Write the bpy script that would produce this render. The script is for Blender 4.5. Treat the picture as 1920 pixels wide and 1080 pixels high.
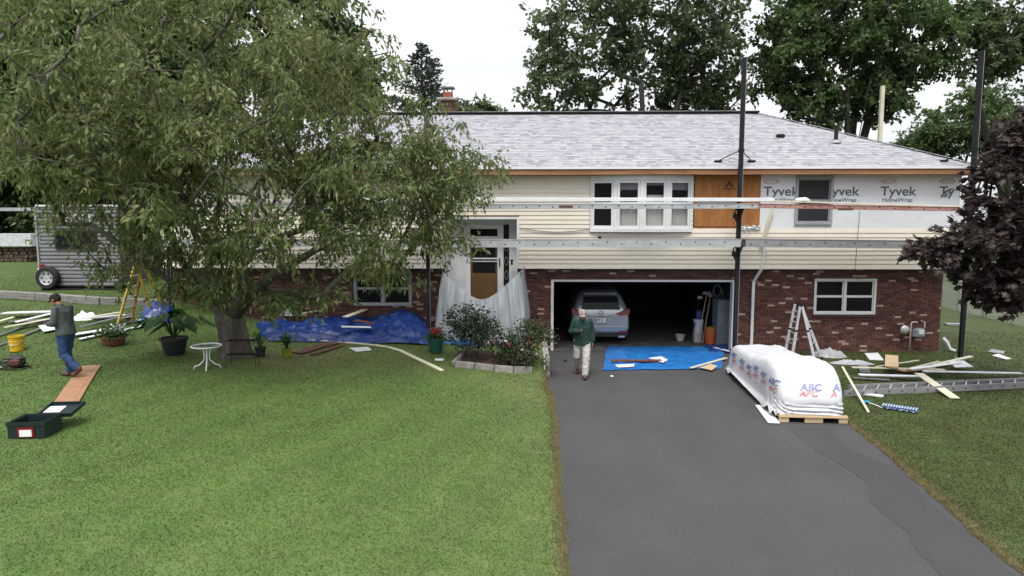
import bpy, bmesh, math, random
import numpy as np
from mathutils import Vector, Matrix, noise as mnoise

for _o in list(bpy.data.objects):
    bpy.data.objects.remove(_o)
SC = bpy.context.scene
COL = SC.collection
R = math.radians

# ---------------------------------------------------------------- camera
CD, CH, CPSI, CTH, CF = 20.1925, 3.9518, 0.0235, 0.1025, 1280.0
camd = bpy.data.cameras.new('camera')
camd.lens = 24.0; camd.sensor_width = 36.0; camd.clip_start = 0.1; camd.clip_end = 2000
cam = bpy.data.objects.new('camera', camd); COL.objects.link(cam)
cam.location = (0, -CD, CH); cam.rotation_euler = (math.pi/2 - CTH, 0, CPSI)
SC.camera = cam

# ---------------------------------------------------------------- sky and sun (bright overcast)
SUN_EL, SUN_AZ = R(63), R(192)          # azimuth from +Y, clockwise: a veiled sun high behind the camera
wd = bpy.data.worlds.new('World'); SC.world = wd; wd.use_nodes = True
nt = wd.node_tree; nt.nodes.clear()
N = nt.nodes.new; L = nt.links.new
out = N('ShaderNodeOutputWorld'); bg = N('ShaderNodeBackground'); bg.inputs[1].default_value = 0.11
sky = N('ShaderNodeTexSky'); sky.sky_type = 'NISHITA'; sky.sun_disc = False
sky.sun_elevation = SUN_EL; sky.sun_rotation = SUN_AZ; sky.air_density = 1.0; sky.dust_density = 3.0; sky.ozone_density = 1.0
tc = N('ShaderNodeTexCoord'); mp = N('ShaderNodeMapping'); mp.inputs['Scale'].default_value = (1.2, 1.2, 3.0)
n1 = N('ShaderNodeTexNoise'); n1.inputs['Scale'].default_value = 1.6; n1.inputs['Detail'].default_value = 6; n1.inputs['Roughness'].default_value = .55
cr = N('ShaderNodeValToRGB'); cr.color_ramp.elements[0].position = .30; cr.color_ramp.elements[0].color = (.72, .72, .72, 1)
cr.color_ramp.elements[1].position = .62; cr.color_ramp.elements[1].color = (1, 1, 1, 1)
n2 = N('ShaderNodeTexNoise'); n2.inputs['Scale'].default_value = 3.1; n2.inputs['Detail'].default_value = 5
cc = N('ShaderNodeValToRGB'); cc.color_ramp.elements[0].position = .3; cc.color_ramp.elements[0].color = (8.8, 9.2, 10.0, 1)
cc.color_ramp.elements[1].position = .7; cc.color_ramp.elements[1].color = (12.4, 12.5, 12.7, 1)
mx = N('ShaderNodeMix'); mx.data_type = 'RGBA'
L(tc.outputs['Generated'], mp.inputs[0]); L(mp.outputs[0], n1.inputs['Vector']); L(mp.outputs[0], n2.inputs['Vector'])
L(n1.outputs[0], cr.inputs[0]); L(n2.outputs[0], cc.inputs[0])
L(cr.outputs[0], mx.inputs[0]); L(sky.outputs[0], mx.inputs[6]); L(cc.outputs[0], mx.inputs[7])
# overcast skies are about three times brighter overhead than at the horizon
sp = N('ShaderNodeSeparateXYZ'); L(tc.outputs['Generated'], sp.inputs[0])
gr = N('ShaderNodeMapRange'); gr.inputs[1].default_value = 0; gr.inputs[2].default_value = 1; gr.inputs[3].default_value = .42; gr.inputs[4].default_value = 1.02; L(sp.outputs[2], gr.inputs[0])
vm = N('ShaderNodeVectorMath'); vm.operation = 'SCALE'; L(mx.outputs[2], vm.inputs[0]); L(gr.outputs[0], vm.inputs['Scale'])
L(vm.outputs[0], bg.inputs[0]); L(bg.outputs[0], out.inputs[0])
sund = bpy.data.lights.new('sun', 'SUN'); sund.energy = 1.8; sund.angle = R(24); sund.color = (1, .965, .92)
sun = bpy.data.objects.new('sun', sund); COL.objects.link(sun)
_sd = Vector((math.sin(SUN_AZ)*math.cos(SUN_EL), math.cos(SUN_AZ)*math.cos(SUN_EL), math.sin(SUN_EL)))
sun.rotation_euler = _sd.to_track_quat('Z', 'Y').to_euler(); sun.location = (0, -20, 40)
SC.view_settings.view_transform = 'Standard'; SC.view_settings.look = 'None'
SC.view_settings.exposure = 0.85; SC.view_settings.gamma = 1.0; SC.view_settings.use_curve_mapping = False
SC.render.engine = 'CYCLES'
SC.cycles.max_bounces = 8; SC.cycles.transparent_max_bounces = 12; SC.cycles.use_denoising = True
SC.cycles.caustics_reflective = False; SC.cycles.caustics_refractive = False

# ---------------------------------------------------------------- pixel helpers (photo pixels, 1920 wide)
_c, _s, _ct, _st = math.cos(CPSI), math.sin(CPSI), math.cos(CTH), math.sin(CTH)
def ray(px, py):
    a = (px-960)/CF; b = (540-py)/CF
    d = _ct + b*_st; u = -_st + b*_ct
    return (a*_c - d*_s, a*_s + d*_c, u)
def AY(px, py, Y):
    r = ray(px, py); t = (Y+CD)/r[1]
    return Vector((r[0]*t, Y, CH + r[2]*t))
def AZ(px, py, Z):
    r = ray(px, py); t = (Z-CH)/r[2]
    return Vector((r[0]*t, -CD+r[1]*t, Z))

# ---------------------------------------------------------------- terrain
def sm(x, a, b):
    t = np.clip((x-a)/(b-a), 0, 1); return t*t*(3-2*t)
EL = [(1022,718),(1033,738),(1040,775),(1043,830),(1046,900),(1052,980),(1060,1060)]
ER = [(1590,790),(1640,830),(1700,881),(1765,940),(1832,1001),(1905,1062)]
eL = sorted([(p.y, p.x) for p in (AZ(a,b,0) for a,b in EL)]); eR = sorted([(p.y, p.x) for p in (AZ(a,b,0) for a,b in ER)])
eL = [(-34, eL[0][1]-.3)] + eL + [(-3.2,.50),(0,.50),(80,.5)]
eR = [(-34, eR[0][1]-1.2)] + eR + [(-5.0,6.5),(-2.5,6.75),(0,6.8),(80,6.8)]
def edgeL(Y): return np.interp(Y, [a for a,b in eL], [b for a,b in eL]) + .012*np.sin(Y*3.1)+.012*np.sin(Y*9.7+1)
def edgeR(Y): return np.interp(Y, [a for a,b in eR], [b for a,b in eR]) + .012*np.sin(Y*2.7)+.012*np.sin(Y*10.3+1)
def hgt(X, Y):
    X = np.asarray(X, float); Y = np.asarray(Y, float)
    u = np.maximum(edgeL(Y)-X, 0)
    bank = .36*sm(Y, -4.2, -3.3)*np.exp(-u/3.0)
    z = .78*(1-np.exp(-u/2.8)) + bank
    z = z + .15*np.clip(Y+5.0, 0, 9)*sm(-X, 7.0, 11.5)
    z = z*(u>0)
    z = z + (.012*np.sin(X*1.3+.5*Y)+.012*np.sin(Y*1.1-X*.4))*sm(u, 0, 2)
    v = np.maximum(X-edgeR(Y), 0)
    z = z + sm(v, 0, 1)*(.012*np.sin(X*1.7)+.01*np.sin(Y*1.9)) + sm(Y, 9, 45)*1.6*(X>6.7)*sm(v, 0, 3)
    return z + .012*((u>0)|(v>0))
def hz(x, y): return float(hgt(x, y))
def G(px, py, dz=0.0):
    r = ray(px, py); t = 4.0; prev = t
    while t < 120:
        if CH+r[2]*t < hz(r[0]*t, -CD+r[1]*t)+dz: break
        prev = t; t += .1
    lo, hi = prev, t
    for _ in range(20):
        m = (lo+hi)/2
        if CH+r[2]*m < hz(r[0]*m, -CD+r[1]*m)+dz: hi = m
        else: lo = m
    return Vector((r[0]*hi, -CD+r[1]*hi, CH+r[2]*hi))

TMP = bpy.data.scenes.new('evaluation'); TVL = TMP.view_layers[0]
def evaluated_mesh(o):
    TMP.collection.objects.link(o); TVL.update()
    dg = TVL.depsgraph; me = bpy.data.meshes.new_from_object(o.evaluated_get(dg)); bpy.data.objects.remove(o); return me
# ---------------------------------------------------------------- mesh collector
ROOT = {}
def link(o, parent=None, label=None, cat=None, group=None, kind=None):
    COL.objects.link(o)
    if parent is not None: o.parent = parent
    if label: o['label'] = label
    if cat: o['category'] = cat
    if group: o['group'] = group
    if kind: o['kind'] = kind
    return o
def thing(name, label, cat, loc=(0,0,0), rz=0, group=None):
    o = bpy.data.objects.new(name, None); o.empty_display_size = .2
    o.location = loc; o.rotation_euler = (0, 0, rz)
    link(o, None, label, cat, group)
    ROOT[o.name] = Vector(loc)
    return o
def relabel(o, label, group=None):
    o['label'] = label
    if group: o['group'] = group

class MB:
    def __init__(s): s.v = []; s.f = []; s.m = []; s.mi = 0
    def add(s, vs, fs):
        b = len(s.v); s.v += [tuple(p) for p in vs]
        for f in fs: s.f.append(tuple(i+b for i in f)); s.m.append(s.mi)
        return s
    def box(s, x0, x1, y0, y1, z0, z1):
        return s.add([(x0,y0,z0),(x1,y0,z0),(x1,y1,z0),(x0,y1,z0),(x0,y0,z1),(x1,y0,z1),(x1,y1,z1),(x0,y1,z1)],
                     [(3,2,1,0),(4,5,6,7),(0,1,5,4),(1,2,6,5),(2,3,7,6),(3,0,4,7)])
    def cbox(s, c, size, M=None, ch=0.0):
        hx,hy,hz_ = size[0]/2,size[1]/2,size[2]/2
        M = M or Matrix.Identity(3)
        if ch <= 0:
            pts = [Vector((a*hx,b*hy,d*hz_)) for d in (-1,1) for a,b in ((-1,-1),(1,-1),(1,1),(-1,1))]
            return s.add([Vector(c)+M@p for p in pts], [(3,2,1,0),(4,5,6,7),(0,1,5,4),(1,2,6,5),(2,3,7,6),(3,0,4,7)])
        ring = []
        for (d,k) in ((-hz_,ch),(-hz_+ch,0),(hz_-ch,0),(hz_,ch)):
            x,y,q = hx-k,hy-k,ch
            ring.append([(-x+q,-y,d),(x-q,-y,d),(x,-y+q,d),(x,y-q,d),(x-q,y,d),(-x+q,y,d),(-x,y-q,d),(-x,-y+q,d)])
        vs = [Vector(c)+M@Vector(p) for r_ in ring for p in r_]; fs = [tuple(range(7,-1,-1)), tuple(range(24,32))]
        for i in range(3):
            for j in range(8): fs.append((i*8+j, i*8+(j+1)%8, (i+1)*8+(j+1)%8, (i+1)*8+j))
        return s.add(vs, fs)
    def bar(s, p0, p1, w, h, up=(0,0,1), ch=0.0):
        p0, p1 = Vector(p0), Vector(p1); d = p1-p0; ln = d.length
        if ln < 1e-6: return s
        x = d/ln; up = Vector(up)
        y = up.cross(x)
        if y.length < 1e-4: y = Vector((0,1,0)).cross(x)
        y.normalize(); z = x.cross(y)
        M = Matrix((x,y,z)).transposed()
        return s.cbox((p0+p1)/2, (ln,w,h), M, ch)
    def tube(s, pts, rad, n=8, caps=True):
        pts = [Vector(p) for p in pts]; k = len(pts)
        if not hasattr(rad, '__len__'): rad = [rad]*k
        t0 = (pts[1]-pts[0]).normalized(); a = t0.orthogonal().normalized(); vs = []
        for i in range(k):
            t = (pts[min(i+1,k-1)]-pts[max(i-1,0)])
            if t.length < 1e-9: t = t0
            t.normalize(); a = (a - t*a.dot(t))
            if a.length < 1e-6: a = t.orthogonal()
            a.normalize(); b = t.cross(a)
            for j in range(n):
                th = 2*math.pi*j/n; vs.append(pts[i]+(a*math.cos(th)+b*math.sin(th))*rad[i])
        fs = [(i*n+j, i*n+(j+1)%n, (i+1)*n+(j+1)%n, (i+1)*n+j) for i in range(k-1) for j in range(n)]
        if caps: fs += [tuple(range(n-1,-1,-1)), tuple(range((k-1)*n, k*n))]
        return s.add(vs, fs)
    def lathe(s, prof, c=(0,0,0), n=24, cap0=True, cap1=True):
        c = Vector(c); vs = []
        for r_, z in prof:
            for j in range(n):
                th = 2*math.pi*j/n; vs.append(c+Vector((r_*math.cos(th), r_*math.sin(th), z)))
        k = len(prof)
        fs = [(i*n+j, i*n+(j+1)%n, (i+1)*n+(j+1)%n, (i+1)*n+j) for i in range(k-1) for j in range(n)]
        if cap0: fs.append(tuple(range(n-1,-1,-1)))
        if cap1: fs.append(tuple(range((k-1)*n, k*n)))
        return s.add(vs, fs)
    def ell(s, c, r, n=14, m=8, M=None):
        c = Vector(c); vs = []; M = M or Matrix.Identity(3)
        for i in range(m+1):
            ph = -math.pi/2+math.pi*i/m
            for j in range(n):
                th = 2*math.pi*j/n
                vs.append(c+M@Vector((r[0]*math.cos(ph)*math.cos(th), r[1]*math.cos(ph)*math.sin(th), r[2]*math.sin(ph))))
        return s.add(vs, [(i*n+j, i*n+(j+1)%n, (i+1)*n+(j+1)%n, (i+1)*n+j) for i in range(m) for j in range(n)])
    def prism(s, poly, z0, z1):
        n = len(poly)
        vs = [(x,y,z0) for x,y in poly]+[(x,y,z1) for x,y in poly]
        return s.add(vs, [tuple(range(n-1,-1,-1)), tuple(range(n,2*n))]+[(i,(i+1)%n,n+(i+1)%n,n+i) for i in range(n)])
    def grid(s, P):
        nu, nv = len(P), len(P[0])
        return s.add([p for r_ in P for p in r_], [(i*nv+j, (i+1)*nv+j, (i+1)*nv+j+1, i*nv+j+1) for i in range(nu-1) for j in range(nv-1)])
    def xf(s, M):
        s.v = [tuple(M@Vector(p)) for p in s.v]; return s
    def mesh(s, name, mats, smooth=False):
        me = bpy.data.meshes.new(name); me.from_pydata(s.v, [], s.f)
        for m in (mats if isinstance(mats, (list, tuple)) else [mats]): me.materials.append(m)
        me.polygons.foreach_set('material_index', s.m)
        if smooth: me.polygons.foreach_set('use_smooth', [True]*len(s.f))
        me.update(); return me
    def build(s, name, mats, parent=None, label=None, cat=None, group=None, kind=None, smooth=False, local=False, solid=0, org=None):
        if parent is not None and not local: o_ = ROOT.get(parent.name, Vector((0,0,0)))
        elif parent is None and not local:
            a = np.array(s.v); o_ = Vector(org) if org else Vector((float((a[:,0].min()+a[:,0].max())/2), float((a[:,1].min()+a[:,1].max())/2), float(a[:,2].min())))
        else: o_ = Vector((0,0,0))
        s.v = [(p[0]-o_[0], p[1]-o_[1], p[2]-o_[2]) for p in s.v]
        o = bpy.data.objects.new(name, s.mesh(name, mats, smooth))
        if parent is None: o.location = o_; 
        ROOT[o.name] = o_
        link(o, parent, label, cat, group, kind); ROOT[o.name] = o_
        if solid:
            m = o.modifiers.new('thick', 'SOLIDIFY'); m.thickness = solid; m.offset = 0
        return o
def np_obj(name, V, Fc, mats, parent=None, midx=None, smooth=False, nper=3, **kw):
    """big mesh from arrays: V (n,3), Fc (m,nper)"""
    o_ = ROOT.get(parent.name, Vector((0,0,0))) if parent is not None else Vector((0,0,0))
    V = np.asarray(V, np.float32) - np.array(o_, np.float32); Fc = np.asarray(Fc, np.int32)
    me = bpy.data.meshes.new(name)
    me.vertices.add(len(V)); me.vertices.foreach_set('co', V.ravel())
    me.loops.add(Fc.size); me.loops.foreach_set('vertex_index', Fc.ravel())
    me.polygons.add(len(Fc)); me.polygons.foreach_set('loop_start', np.arange(0, Fc.size, nper, dtype=np.int32))
    me.polygons.foreach_set('loop_total', np.full(len(Fc), nper, np.int32))
    for m in (mats if isinstance(mats, (list, tuple)) else [mats]): me.materials.append(m)
    if midx is not None: me.polygons.foreach_set('material_index', np.asarray(midx, np.int32))
    me.polygons.foreach_set('use_smooth', np.full(len(Fc), smooth))
    me.update(calc_edges=True)
    o = bpy.data.objects.new(name, me); ROOT[o.name] = o_
    link(o, parent, **kw); ROOT[o.name] = o_
    return o

# ---------------------------------------------------------------- materials
def mat(name, col, rough=.65, col2=None, scale=6, detail=4, bump=0, bscale=40, metal=0, spec=.4, rnd=.08, island=0.0, pos=False, sx=(1,1,1), trans=0, contrast=(.35,.65)):
    m = bpy.data.materials.new(name); m.use_nodes = True
    t = m.node_tree; b = t.nodes['Principled BSDF']; n = t.nodes.new; l = t.links.new
    b.inputs['Roughness'].default_value = rough; b.inputs['Metallic'].default_value = metal
    b.inputs['Specular IOR Level'].default_value = spec
    col2 = col2 or tuple(c*.78 for c in col)
    if pos: src = n('ShaderNodeNewGeometry').outputs['Position']
    else: src = n('ShaderNodeTexCoord').outputs['Object']
    oi = n('ShaderNodeObjectInfo')
    ad = n('ShaderNodeVectorMath'); ad.operation = 'MULTIPLY_ADD'; ad.inputs[1].default_value = sx
    cb = n('ShaderNodeCombineXYZ'); ml = n('ShaderNodeMath'); ml.operation = 'MULTIPLY'; ml.inputs[1].default_value = 37.0 if not pos else 0.0
    l(oi.outputs['Random'], ml.inputs[0]); l(ml.outputs[0], cb.inputs[0]); l(ml.outputs[0], cb.inputs[1])
    l(src, ad.inputs[0]); l(cb.outputs[0], ad.inputs[2])
    ns = n('ShaderNodeTexNoise'); ns.inputs['Scale'].default_value = scale; ns.inputs['Detail'].default_value = detail
    l(ad.outputs[0], ns.inputs['Vector'])
    mr = n('ShaderNodeMapRange'); mr.inputs[1].default_value = contrast[0]; mr.inputs[2].default_value = contrast[1]; l(ns.outputs[0], mr.inputs[0])
    mixn = n('ShaderNodeMix'); mixn.data_type = 'RGBA'; mixn.inputs[6].default_value = (*col,1); mixn.inputs[7].default_value = (*col2,1)
    l(mr.outputs[0], mixn.inputs[0]); cur = mixn.outputs[2]
    hs = n('ShaderNodeHueSaturation'); l(cur, hs.inputs['Color'])
    rr = n('ShaderNodeMapRange'); rr.inputs[3].default_value = 1-rnd; rr.inputs[4].default_value = 1+rnd
    if island:
        g = n('ShaderNodeNewGeometry'); rr.inputs[3].default_value = 1-island; rr.inputs[4].default_value = 1+island
        l(g.outputs['Random Per Island'], rr.inputs[0])
    else: l(oi.outputs['Random'], rr.inputs[0])
    l(rr.outputs[0], hs.inputs['Value']); l(hs.outputs[0], b.inputs['Base Color'])
    if bump:
        bn = n('ShaderNodeTexNoise'); bn.inputs['Scale'].default_value = bscale; bn.inputs['Detail'].default_value = 3
        l(ad.outputs[0], bn.inputs['Vector'])
        bp = n('ShaderNodeBump'); bp.inputs['Strength'].default_value = bump; bp.inputs['Distance'].default_value = .02
        l(bn.outputs[0], bp.inputs['Height']); l(bp.outputs[0], b.inputs['Normal'])
    return m
def leafmat(name, c1, c2, c3, trans=.35, rough=.5, spec=.35):
    m = bpy.data.materials.new(name); m.use_nodes = True
    t = m.node_tree; b = t.nodes['Principled BSDF']; n = t.nodes.new; l = t.links.new; o = t.nodes['Material Output']
    g = n('ShaderNodeNewGeometry'); rp = n('ShaderNodeValToRGB')
    e = rp.color_ramp.elements; e[0].color = (*c1,1); e[1].color = (*c3,1); e[1].position = 1; e2 = e.new(.55); e2.color = (*c2,1)
    ns = n('ShaderNodeTexNoise'); ns.inputs['Scale'].default_value = .9; ns.inputs['Detail'].default_value = 2
    l(g.outputs['Position'], ns.inputs['Vector'])
    mr = n('ShaderNodeMapRange'); mr.inputs[1].default_value = .3; mr.inputs[2].default_value = .7; mr.inputs[3].default_value = -.25; mr.inputs[4].default_value = .25; mr.clamp = False
    l(ns.outputs[0], mr.inputs[0])
    ad = n('ShaderNodeMath'); ad.operation = 'ADD'; l(g.outputs['Random Per Island'], ad.inputs[0]); l(mr.outputs[0], ad.inputs[1])
    l(ad.outputs[0], rp.inputs[0]); l(rp.outputs[0], b.inputs['Base Color'])
    b.inputs['Roughness'].default_value = rough; b.inputs['Specular IOR Level'].default_value = spec
    tr = n('ShaderNodeBsdfTranslucent'); l(rp.outputs[0], tr.inputs[0])
    ms = n('ShaderNodeMixShader'); ms.inputs[0].default_value = trans
    l(b.outputs[0], ms.inputs[1]); l(tr.outputs[0], ms.inputs[2]); l(ms.outputs[0], o.inputs[0])
    return m
def sheer(name, col, alpha, rough=.3, trans=.3):
    m = bpy.data.materials.new(name); m.use_nodes = True
    t = m.node_tree; b = t.nodes['Principled BSDF']; n = t.nodes.new; l = t.links.new; o = t.nodes['Material Output']
    b.inputs['Base Color'].default_value = (*col,1); b.inputs['Roughness'].default_value = rough
    tl = n('ShaderNodeBsdfTranslucent'); tl.inputs[0].default_value = (*col,1)
    m1 = n('ShaderNodeMixShader'); m1.inputs[0].default_value = trans; l(b.outputs[0], m1.inputs[1]); l(tl.outputs[0], m1.inputs[2])
    tp = n('ShaderNodeBsdfTransparent'); m2 = n('ShaderNodeMixShader'); m2.inputs[0].default_value = alpha
    l(tp.outputs[0], m2.inputs[1]); l(m1.outputs[0], m2.inputs[2]); l(m2.outputs[0], o.inputs[0])
    return m
def glass(name, tint=(.010,.012,.015), see=.0):
    m = bpy.data.materials.new(name); m.use_nodes = True
    t = m.node_tree; b = t.nodes['Principled BSDF']; n = t.nodes.new; l = t.links.new; o = t.nodes['Material Output']
    b.inputs['Base Color'].default_value = (*tint,1); b.inputs['Roughness'].default_value = .05; b.inputs['Specular IOR Level'].default_value = .15
    if see:
        tp = n('ShaderNodeBsdfTransparent'); ms = n('ShaderNodeMixShader'); ms.inputs[0].default_value = 1-see
        l(tp.outputs[0], ms.inputs[1]); l(b.outputs[0], ms.inputs[2]); l(ms.outputs[0], o.inputs[0])
    return m
MT = {}
MT['brick'] = [mat('brick_a',(.165,.070,.053),.85,(.108,.047,.038),30,bump=.3,bscale=120), mat('brick_b',(.112,.048,.040),.85,(.083,.037,.031),30,bump=.3,bscale=120),
               mat('brick_c',(.195,.083,.06),.85,(.128,.056,.043),30,bump=.3,bscale=120), mat('brick_d',(.092,.042,.037),.85,(.067,.032,.029),30,bump=.3,bscale=120),
               mat('brick_pale',(.50,.37,.31),.85,(.34,.21,.17),22,bump=.3,bscale=120,contrast=(.35,.75))]
MT['mortar'] = mat('mortar',(.145,.105,.092),.95,(.108,.078,.068),14,bump=.3,bscale=80)
MT['siding'] = mat('cream_vinyl',(.76,.69,.59),.5,(.71,.645,.55),1.3,rnd=.025)
MT['trimwhite'] = mat('white_vinyl',(.74,.745,.75),.4,(.66,.665,.67),3,rnd=.03)
MT['trimgrey'] = mat('grey_trim',(.36,.37,.39),.5,(.30,.31,.33),3)
MT['shingle'] = [mat('shingle_%d'%i, c, .9, tuple(k*.72 for k in c), 60, bump=.4, bscale=220, rnd=.05) for i,c in enumerate([(.375,.375,.40),(.33,.33,.355),(.42,.42,.445),(.265,.265,.29)])]
MT['rawwood'] = mat('raw_fascia_wood',(.34,.17,.085),.8,(.20,.095,.05),2.2,sx=(.5,4,6),bump=.2,contrast=(.3,.7))
MT['osb'] = mat('sheathing_plywood',(.40,.175,.055),.8,(.28,.11,.035),3.0,sx=(3,1,.6),bump=.1,contrast=(.3,.7))
MT['wrap'] = mat('house_wrap',(.78,.79,.82),.45,(.72,.73,.77),1.4,bump=.8,bscale=4)
MT['wrapink'] = mat('wrap_print_blue',(.085,.13,.17),.6)
MT['wrapred'] = mat('wrap_print_red',(.55,.25,.20),.6)
MT['dark'] = mat('dark_void',(.012,.012,.013),.9)
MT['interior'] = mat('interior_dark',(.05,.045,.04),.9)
MT['glass'] = glass('window_glass')
MT['glass2'] = glass('clear_window_glass', (.03,.034,.04), .84)
MT['screen'] = mat('insect_screen',(.022,.024,.027),.6)
MT['curtain'] = mat('curtain',(.78,.77,.74),.9,(.62,.61,.58),6,sx=(8,8,.3))
MT['concrete'] = mat('concrete',(.30,.285,.26),.9,(.21,.20,.18),4,bump=.3,bscale=40)
MT['block'] = mat('concrete_block',(.33,.31,.28),.9,(.22,.205,.18),7,bump=.4,bscale=50)
MT['alu'] = mat('aluminium',(.52,.53,.545),.42,(.42,.43,.445),4,metal=.55)
MT['alushade'] = mat('dull_shaded_aluminium',(.34,.345,.355),.5,(.27,.275,.285),4,metal=.5)  # darker copy of aluminium: shade painted in for one lower plank, dull metal elsewhere
MT['hole'] = mat('dark_rivet',(.03,.03,.03),.6)
MT['black'] = mat('black_coating',(.010,.010,.011),.65,(.015,.015,.016),6,spec=.25)
MT['blackplastic'] = mat('black_plastic',(.02,.021,.023),.5)
MT['rust'] = mat('red_painted_plank',(.30,.135,.115),.7,(.40,.24,.21),3)
MT['cream'] = mat('cream_scrap',(.62,.58,.44),.55,(.52,.48,.36),3)
MT['whitescrap'] = mat('white_scrap',(.72,.73,.74),.5,(.62,.63,.64),3)
MT['greyback'] = mat('grey_scrap_back',(.16,.165,.18),.6,(.11,.115,.125),4)
MT['lumber'] = mat('pale_lumber',(.52,.40,.25),.8,(.40,.29,.17),4,sx=(.4,5,5))
MT['redboard'] = mat('red_brown_board',(.15,.055,.036),.75,(.10,.035,.025),4,sx=(1,6,6))
MT['tanboard'] = mat('tan_board',(.40,.22,.12),.7,(.31,.16,.085),3,sx=(1,5,5))
MT['bluetarp'] = mat('blue_tarp',(.013,.046,.20),.33,(.009,.032,.145),2.5,bump=.25,bscale=18,spec=.5)
MT['bluetarp2'] = mat('bright_blue_tarp',(.018,.15,.42),.42,(.012,.11,.34),2.5,bump=.25,bscale=14,spec=.5)
MT['silver'] = mat('silver_paint',(.40,.41,.43),.25,(.38,.39,.41),2,metal=.6,spec=.6)
MT['rubber'] = mat('tyre_rubber',(.018,.018,.019),.8)
MT['chrome'] = mat('bright_metal',(.62,.62,.64),.22,metal=.9)
MT['redlens'] = mat('red_lens',(.20,.012,.012),.2)
MT['orange'] = mat('orange_plastic',(.55,.12,.025),.5)
MT['yellow'] = mat('yellow_plastic',(.62,.40,.015),.45,(.55,.34,.012),3)
MT['ladderyellow'] = mat('yellow_fibreglass',(.50,.36,.05),.5,(.42,.28,.04),4)
MT['ladderorange'] = mat('orange_fibreglass',(.42,.19,.03),.5)
MT['pvc'] = mat('white_bucket',(.62,.64,.66),.45)
MT['green'] = mat('green_glaze',(.015,.095,.065),.3,(.012,.075,.05),4)
MT['terracotta'] = mat('terracotta',(.30,.09,.05),.8)
MT['soil'] = mat('soil',(.055,.034,.024),.95,(.085,.05,.035),9,bump=.8,bscale=30)
MT['bark'] = mat('bark',(.155,.135,.115),.95,(.075,.064,.055),5,sx=(1,1,.35),bump=.9,bscale=14,pos=True,contrast=(.3,.7))
MT['barkdark'] = mat('bark_dark',(.045,.039,.034),.95,(.025,.022,.02),5,sx=(1,1,.35),pos=True)
MT['camper'] = mat('camper_siding',(.235,.238,.25),.5,(.20,.203,.213),2)
MT['oak'] = mat('golden_oak_door',(.52,.29,.10),.5,(.44,.235,.08),4,sx=(6,6,.6))
MT['skin'] = mat('skin',(.40,.20,.13),.55)
MT['meter'] = mat('meter_grey',(.20,.22,.24),.45)
MT['pipe'] = mat('pale_pipe',(.50,.44,.38),.5)
MT['petal_red'] = leafmat('red_petals',(.35,.012,.012),(.50,.02,.018),(.55,.06,.03),.2)
MT['petal_pink'] = leafmat('pink_petals',(.55,.06,.08),(.62,.12,.13),(.65,.2,.2),.2)
MT['petal_white'] = leafmat('white_petals',(.6,.6,.58),(.7,.7,.66),(.75,.75,.72),.2)
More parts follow.
